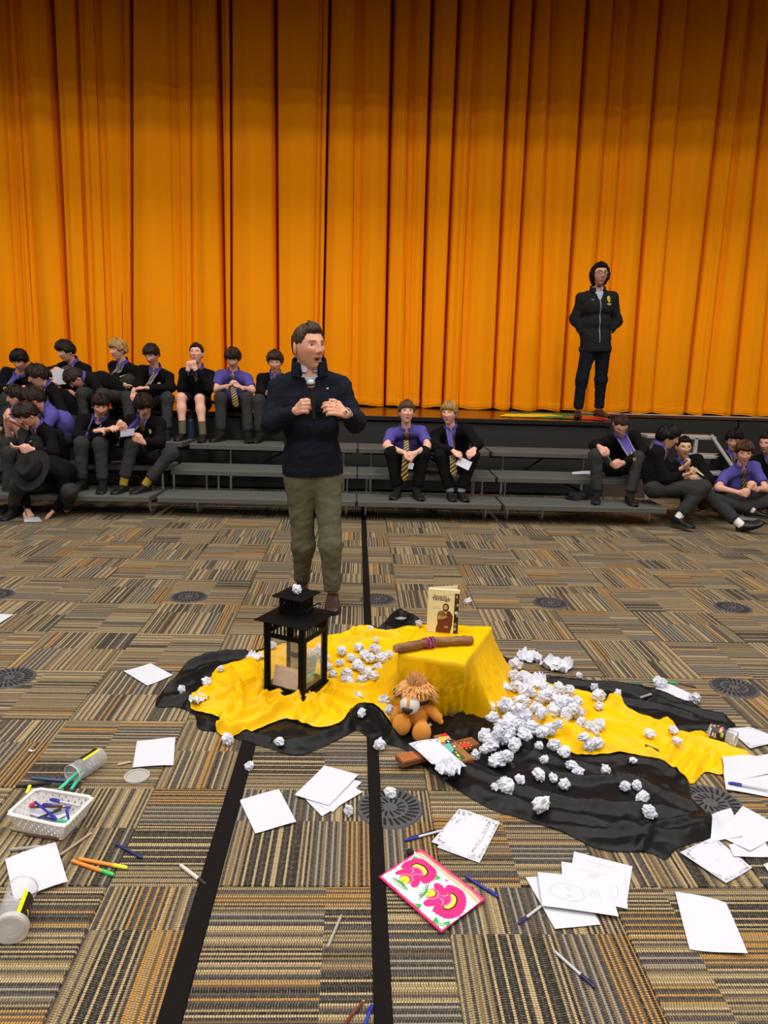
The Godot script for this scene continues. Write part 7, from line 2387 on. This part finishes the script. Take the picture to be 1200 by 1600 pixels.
	card("note_sheet", "folded white sheet held up by the leaning back-row boy", A(92, 589, 8.28), 0.125, 0.165, Basis(FW, 0.12) * Basis(UP, 0.2), paper_mat("plain paper"), "paper")
	person("boy in a black jumper bent double to the left, his back level", {"ground": 0.6, "top": "jumper", "hip": [190, 618, 8.42], "neck": [137, 593, 8.22], "head": [119, 591, 8.17], "hy": -60.0, "hp": 55.0, "yaw": -60.0, "hunch": 0.06, "lh": [122, 618, 8.05], "rh": [130, 622, 8.0], "lk": [129, 615, 8.0], "rk": [160, 617, 7.98], "lf": [130, 668, 7.95], "rf": [162, 668, 7.93], "nocrest": true, "hair": [60, 44, 38], "style": "fringe", "skin": [214, 156, 132], "noeyes": true, "sock": [20, 20, 20]})
	person("boy in a black jumper at the left edge of the back row, looking down", {"seat": 0.885, "ground": 0.6, "top": "jumper", "hip": [28, 636, 8.5], "neck": [30, 588, 8.34], "head": [31, 563, 8.24], "hp": 26.0, "lh": [24, 604, 8.08], "rh": [34, 606, 8.08], "le": [4, 608, 8.26], "re": [50, 610, 8.24], "lk": [10, 624, 8.05], "rk": [46, 626, 8.05], "lf": [12, 676, 8.0], "rf": [46, 676, 8.0], "lhd": hands_in, "rhd": hands_in2, "hair": [34, 25, 22], "style": "bowl", "skin": [220, 162, 138], "shut": 0.8, "sock": [20, 20, 20]})
	person("boy in a purple shirt at the far left edge, mostly out of frame", {"top": "shirt", "hip": [-14, 632, 8.8], "neck": [-12, 580, 8.75], "head": [-22, 556, 8.7], "hy": -40.0, "lh": [-20, 610, 8.4], "rh": [4, 608, 8.4], "lk": [-30, 620, 8.3], "rk": [2, 622, 8.3], "lf": [-30, 670, 8.1], "rf": [0, 672, 8.1], "hair": [40, 30, 26], "style": "fringe", "noeyes": true, "noshoe": [true, true], "sock": [20, 20, 20]})
	person("boy peeping out behind the speaker's shoulder at the stage edge", {"seat": 0.885, "ground": 0.6, "top": "jumper", "hip": [430, 636, 8.5], "neck": [430, 589, 8.38], "head": [430, 566, 8.30], "hp": 12.0, "lh": [418, 616, 8.1], "rh": [440, 616, 8.1], "le": [406, 612, 8.3], "lk": [404, 626, 8.05], "rk": [446, 626, 8.05], "lf": [406, 674, 8.02], "rf": [448, 676, 8.0], "hair": [72, 52, 40], "style": "curly", "skin": [222, 168, 142], "shut": 0.5, "sock": [20, 20, 20]})
	# second row, left
	person("boy in profile with purple collar, back of the left crowd, black jumper", {"top": "jumper", "hip": [108, 655, 7.95], "neck": [76, 607, 7.82], "head": [60, 588, 7.75], "hy": -72.0, "hp": 18.0, "yaw": -55.0, "hunch": 0.05, "lh": [44, 642, 7.6], "rh": [60, 650, 7.55], "lk": [55, 650, 7.55], "rk": [78, 654, 7.5], "lf": [56, 708, 7.5], "rf": [78, 710, 7.45], "nocrest": true, "hair": [48, 34, 30], "style": "bowl", "skin": [220, 164, 140], "shut": 0.5, "noshoe": [true, true]})
	person("boy in a purple shirt hunched in profile at left, second in the cluster", {"top": "shirt", "hip": [100, 684, 7.62], "neck": [72, 640, 7.5], "head": [54, 624, 7.42], "hy": -75.0, "hp": 22.0, "yaw": -60.0, "hunch": 0.08, "lh": [20, 658, 7.25], "rh": [36, 664, 7.2], "le": [48, 672, 7.4], "re": [62, 684, 7.28], "lk": [40, 678, 7.25], "rk": [60, 688, 7.2], "lf": [40, 738, 7.1], "rf": [60, 742, 7.08], "hair": [50, 36, 30], "style": "bowl", "skin": [222, 166, 142], "shut": 0.5, "noshoe": [true, true]})
	person("boy in profile at the left edge of the cluster, fist by his chin", {"top": "shirt", "hip": [40, 690, 7.75], "neck": [24, 645, 7.64], "head": [27, 621, 7.6], "hy": -82.0, "hp": 8.0, "yaw": -60.0, "lh": [9, 660, 7.4], "rh": [16, 656, 7.4], "le": [16, 690, 7.5], "re": [34, 684, 7.5], "lk": [-4, 690, 7.4], "rk": [14, 694, 7.35], "lf": [-6, 745, 7.2], "rf": [14, 748, 7.18], "hair": [38, 28, 24], "style": "fringe", "skin": [220, 164, 140], "shut": 0.3, "noshoe": [true, true]})
	person("boy in a black jumper hunched over his hands behind the hat", {"ground": 0.0, "top": "jumper", "hip": [88, 728, 7.35], "neck": [60, 668, 7.18], "head": [43, 648, 7.06], "hy": -50.0, "hp": 34.0, "yaw": -38.0, "hunch": 0.07, "lh": [34, 700, 6.88], "rh": [50, 703, 6.84], "le": [44, 708, 7.1], "re": [84, 706, 7.0], "lk": [14, 708, 6.95], "rk": [40, 714, 6.9], "lf": [12, 766, 6.92], "rf": [36, 772, 6.9], "lhd": [0.4, Vector3(-0.5, -0.1, 0.2), UP, FW, 0.4], "rhd": [0.4, Vector3(-0.5, 0, 0.2), -FW, UP, 0.5], "hair": [50, 36, 32], "style": "bowl", "skin": [224, 168, 146], "shut": 0.6, "lt": Vector3(-0.3, 0, 1)})
	# the boy under the hat
	person("boy in a black hat crouched at lower left, writing on a sheet on the floor", {"top": "jumper", "hip": [100, 758, 7.0], "neck": [70, 730, 6.72], "head": [55, 741, 6.58], "hy": -20.0, "hp": 62.0, "yaw": -22.0, "hunch": 0.08, "lh": [43, 797, 6.72], "rh": [84, 798, 6.72], "le": [36, 772, 6.78], "re": [104, 774, 6.72], "lk": [28, 757, 6.62], "rk": [108, 768, 6.62], "lf": [20, 796, 6.72], "rf": [104, 796, 6.86], "lhd": [0.3, Vector3(0.4, -0.5, 0.3), DN, FW, 0.5], "rhd": [0.3, Vector3(-0.6, -0.4, 0.2), DN, FW, 0.3], "nocrest": true, "notrim": true, "hair": [40, 30, 26], "style": "short", "noeyes": true, "lt": Vector3(-0.1, 0, 1), "sock": [16, 16, 16], "cuff": 0.8, "noshoe": [false, true]})
	hat("felt_hat", "wide-brimmed black felt hat worn by the crouching boy at lower left", A(50, 734, 6.50), Basis(UP, -0.12) * Basis(RG, 1.0) * Basis(FW, 0.1), 1.12)
	pen("dark pen in the hand of the crouching boy with the hat", A(42, 806, 6.66), A(37, 791, 6.66), Color8(60, 40, 40), "pencil")
	# pair on the middle step
	person("boy in a black jumper on the step, hands meeting his neighbour's paper", {"seat": 0.4, "ground": 0.2, "top": "jumper", "hip": [148, 708, 7.52], "neck": [154, 658, 7.36], "head": [157, 634, 7.27], "hy": 22.0, "hp": 20.0, "yaw": 8.0, "lh": [152, 673, 7.04], "rh": [168, 671, 7.0], "le": [122, 684, 7.22], "re": [176, 686, 7.2], "lk": [127, 693, 7.06], "rk": [157, 693, 7.06], "lf": [127, 744, 7.04], "rf": [160, 744, 7.02], "lhd": [0.4, Vector3(0.7, 0.1, 0.1), DN - FW * 0.5, UP, 0.4], "rhd": [0.4, Vector3(0.6, 0.1, 0.1), DN - FW * 0.5, UP, 0.4], "hair": [46, 33, 28], "style": "fringe", "skin": [222, 164, 140], "shut": 0.6, "lt": Vector3(-0.5, 0, 1), "rt": Vector3(0.15, 0, 1), "sock": [20, 20, 20]})
	person("boy on the step with one knee splayed, yellow-banded socks, bowing over paper", {"seat": 0.4, "ground": 0.2, "top": "jumper", "hip": [234, 710, 7.5], "neck": [225, 655, 7.34], "head": [225, 633, 7.22], "hy": -8.0, "hp": 40.0, "yaw": -8.0, "lh": [194, 674, 7.02], "rh": [222, 690, 7.02], "le": [196, 692, 7.22], "re": [249, 692, 7.2], "lk": [207, 692, 7.05], "rk": [268, 708, 7.12], "lf": [192, 742, 7.02], "rf": [226, 738, 7.04], "lhd": [0.4, Vector3(-0.3, 0.3, 0.1), -FW, UP, 0.4], "rhd": [0.3, Vector3(-0.5, 0.4, 0.1), -FW, UP, 0.35], "hair": [46, 34, 29], "style": "bowl", "skin": [222, 166, 142], "noeyes": true, "lt": Vector3(-0.3, 0, 1), "rt": Vector3(-0.6, 0, 1), "sock": [150, 130, 30], "sockfrom": 0.84, "cuff": 0.82})
	card("note_sheet", "greyish sheet passed between the two boys on the step", A(199, 676, 6.98), 0.13, 0.08, Basis(RG, -0.7) * Basis(FW, 0.2), mat("lilac paper", Color8(150, 144, 158), 0.8), "paper")
	# right-hand side
	person("boy in a black jumper writing on his knee beside the black hat", {"seat": 0.4, "ground": 0.2, "top": "jumper", "hip": [968, 728, 7.54], "neck": [970, 684, 7.34], "head": [970, 664, 7.2], "hy": -6.0, "hp": 44.0, "hunch": 0.06, "lh": [938, 700, 7.08], "rh": [972, 724, 7.02], "le": [929, 696, 7.28], "re": [1006, 706, 7.18], "lk": [931, 712, 7.1], "rk": [997, 716, 7.1], "lf": [934, 762, 7.06], "rf": [985, 764, 7.02], "lhd": [0.5, Vector3(0.4, -0.5, 0.2), -FW, RG, 0.5], "rhd": [0.4, Vector3(-0.6, -0.1, 0.2), -FW, UP, 0.4], "hair": [64, 48, 40], "style": "crop", "skin": [214, 156, 136], "noeyes": true, "lt": Vector3(-0.4, 0, 1), "rt": Vector3(0, 0, 1), "sock": [18, 18, 18]})
	pen("green pen in the writing boy's hand at right", A(950, 713, 7.0), A(957, 725, 6.98), Color8(60, 150, 110), "pencil")
	person("boy with black bowl-cut hair sprawled sideways, long legs out on the carpet", {"top": "jumper", "hip": [1022, 762, 7.06], "neck": [1031, 703, 7.1], "head": [1043, 684, 7.1], "hy": 72.0, "hp": 12.0, "yaw": 62.0, "hunch": 0.04, "lh": [1066, 742, 6.88], "rh": [1068, 730, 6.86], "le": [1040, 748, 6.9], "re": [1050, 742, 7.1], "rk": [1098, 768, 7.0], "lk": [1098, 762, 6.82], "lf": [1060, 808, 6.82], "rf": [1158, 820, 6.72], "lhd": [0.4, Vector3(0.6, 0.2, 0), UP, FW, 0.7], "rhd": [0.4, Vector3(0.6, 0.4, 0), UP, FW, 0.7], "nocrest": true, "hair": [20, 17, 17], "style": "bowl", "skin": [218, 166, 132], "shut": 0.5, "bag": 1.12, "lt": Vector3(0.5, -0.05, 0.8), "rt": Vector3(0.35, 0.55, 0.55), "ru": Vector3(-0.72, 0.62, 0.2), "sock": [226, 226, 226], "sockfrom": 0.8, "cuff": 0.86})
	person("short-haired boy facing the viewer over the sprawled boy's shoulder", {"top": "jumper", "hip": [1078, 762, 7.55], "neck": [1068, 722, 7.5], "head": [1068, 699, 7.45], "hy": -6.0, "hp": 2.0, "lh": [1074, 745, 7.2], "rh": [1090, 750, 7.2], "lk": [1070, 760, 7.15], "rk": [1098, 762, 7.1], "lf": [1074, 796, 7.2], "rf": [1098, 796, 7.2], "hair": [24, 20, 19], "style": "short", "skin": [220, 172, 136], "shut": 0.45, "noshoe": [true, true]})
	person("curly-haired boy in a purple shirt sitting cross-legged on the carpet at right", {"top": "shirt", "hip": [1158, 778, 7.5], "neck": [1158, 732, 7.36], "head": [1163, 708, 7.28], "hy": -22.0, "hp": 10.0, "hunch": 0.05, "lh": [1156, 770, 7.08], "rh": [1180, 764, 7.08], "le": [1122, 762, 7.22], "re": [1196, 764, 7.22], "lk": [1116, 782, 7.12], "rk": [1206, 784, 7.12], "lf": [1176, 796, 7.12], "rf": [1140, 796, 7.2], "lhd": [0.5, Vector3(0.5, 0, 0.1), -FW, UP, 0.7], "rhd": [0.4, Vector3(-0.4, 0.4, 0), -FW, UP, 0.7], "hair": [88, 58, 38], "style": "curly", "skin": [224, 168, 144], "shut": 0.4, "lt": Vector3(1, 0, 0.3), "rt": Vector3(-1, 0, 0.3), "sock": [222, 222, 222], "sockfrom": 0.85, "noshoe": [false, true]})
	person("dark curly-haired boy half hidden behind the purple-shirted boy at right", {"top": "jumper", "hip": [1140, 765, 8.0], "neck": [1144, 712, 7.95], "head": [1147, 689, 7.9], "hy": -30.0, "hp": 8.0, "lh": [1135, 745, 7.7], "rh": [1160, 748, 7.7], "lk": [1125, 760, 7.6], "rk": [1160, 762, 7.6], "lf": [1125, 792, 7.7], "rf": [1160, 794, 7.7], "hair": [32, 24, 22], "style": "curly", "skin": [200, 148, 120], "shut": 0.5, "noshoe": [true, true]})
	person("boy in a black jumper at the right edge, partly out of frame", {"top": "jumper", "hip": [1206, 770, 7.85], "neck": [1203, 715, 7.75], "head": [1199, 692, 7.68], "hy": -55.0, "hp": 10.0, "yaw": -30.0, "lh": [1196, 756, 7.4], "rh": [1215, 760, 7.4], "lk": [1190, 764, 7.4], "rk": [1230, 766, 7.4], "lf": [1192, 796, 7.5], "rf": [1230, 798, 7.5], "hair": [34, 26, 23], "style": "short", "skin": [216, 160, 136], "shut": 0.4, "noshoe": [true, true]})
	hat("felt_hat", "flattened black felt hat lying on the lowest step at right", F(903, 779, 0.2) + Vector3(0, 0.012, -0.02), Basis(UP, 0.3) * Basis(RG, 0.06), 1.05, 0.5)
	sheet("white sheets lying on the middle step beside the writing boy", [[893, 738], [925, 736], [926, 742], [895, 742]], paper_mat("plain paper"), 0.402)
	# bottle
	var bp := F(298, 684, 0.602)
	var bo := thing("water_bottle", "dark blue metal water bottle with a black lid between the striped socks", "bottle", Vector3(bp.x, 0.601, bp.z))
	mb = MB.new(); mb.lathe([Vector2(0, 0), Vector2(0.040, 0.001), Vector2(0.042, 0.006), Vector2(0.042, 0.19), Vector2(0.032, 0.212), Vector2(0.026, 0.216)], Transform3D.IDENTITY, 22)
	obj("flask", mb, mat("bottle blue", Color8(44, 62, 84), 0.4), bo)
	mb = MB.new(); mb.lathe([Vector2(0.029, 0.214), Vector2(0.030, 0.217), Vector2(0.030, 0.250), Vector2(0.026, 0.255), Vector2(0, 0.255)], Transform3D.IDENTITY, 20)
	obj("lid", mb, mat("bottle lid", Color8(24, 24, 26), 0.5), bo)
	mb = MB.new(); mb.tube([Vector3(-0.024, 0.25, 0), Vector3(-0.02, 0.276, 0), Vector3(0.02, 0.276, 0), Vector3(0.024, 0.25, 0)], 0.006, 8)
	obj("carry_loop", mb, mat("bottle lid", Color8(24, 24, 26), 0.5), bo)

func tie_tail(whose: String, pts: Array):
	var p := []
	for q in pts: p.append(A(q[0], q[1], q[2]))
	var n := p.size()
	var mb := MB.new()
	mb.grid(n * 4 - 2, 5, func(r, q):
		var t: float = float(r) / (n * 4 - 3) * (n - 1)
		var i := mini(int(t), n - 2)
		var c := (p[i] as Vector3).lerp(p[i + 1], t - i)
		var w: float = lerpf(0.022, 0.036, t / (n - 1)) if r < n * 4 - 3 else 0.004
		return c + Vector3((q - 2) * 0.5 * w, 0, 0.004 - 0.002 * absf(q - 2)), true)
	for k in mb.uv.size(): mb.uv[k].y *= 1.3
	tag(obj("tie_end", mb, mats["school tie"]), whose + " gold and black striped tie end hanging between the knees", "tie")

func hat(called: String, label: String, at: Vector3, bas: Basis, s: float, crown := 1.0):
	var felt := mat("black felt", Color8(17, 17, 18), 0.95)
	var o := thing(called, label, "hat", at)
	var mb := MB.new()
	var N := 40
	mb.grid(8, N + 1, func(r, q):
		var a: float = TAU * q / N
		var rad: float = [0.088, 0.10, 0.125, 0.15, 0.166, 0.168, 0.14, 0.09][r]
		var y: float = [0.0, -0.002, -0.004, 0.0, 0.006, 0.004, -0.006, -0.006][r]
		y += 0.012 * cos(2.0 * a) * smoothstep(0.09, 0.17, rad)
		return bas * (Vector3(cos(a) * rad * 0.95, y, sin(a) * rad * 1.06) * s), true)
	obj("brim", mb, felt, o)
	mb = MB.new()
	mb.grid(9, N + 1, func(r, q):
		var a: float = TAU * q / N
		var t: float = r / 8.0
		var rad: float = [0.093, 0.091, 0.088, 0.083, 0.078, 0.066, 0.046, 0.022, 0.0][r]
		var y: float = [0.0, 0.03, 0.06, 0.085, 0.098, 0.104, 0.096, 0.086, 0.080][r]
		if r > 3: y -= 0.018 * exp(-pow(cos(a) * rad / 0.028, 2.0)) * smoothstep(0.09, 0.05, rad)
		if r > 2: rad *= 1.0 - 0.12 * maxf(0.0, sin(a)) * absf(cos(a))
		return bas * (Vector3(cos(a) * rad * 0.92, y * crown, sin(a) * rad * 1.08) * s), true)
	obj("crown", mb, felt, o)
	mb = MB.new()
	mb.lathe([Vector2(0.0945, 0.002), Vector2(0.0955, 0.004), Vector2(0.0935, 0.026 * crown), Vector2(0.0925, 0.028 * crown)], Transform3D(bas.scaled_local(Vector3(0.93 * s, s, 1.08 * s)), Vector3.ZERO), 36)
	obj("band", mb, mat("hat band", Color8(10, 10, 11), 0.5), o)
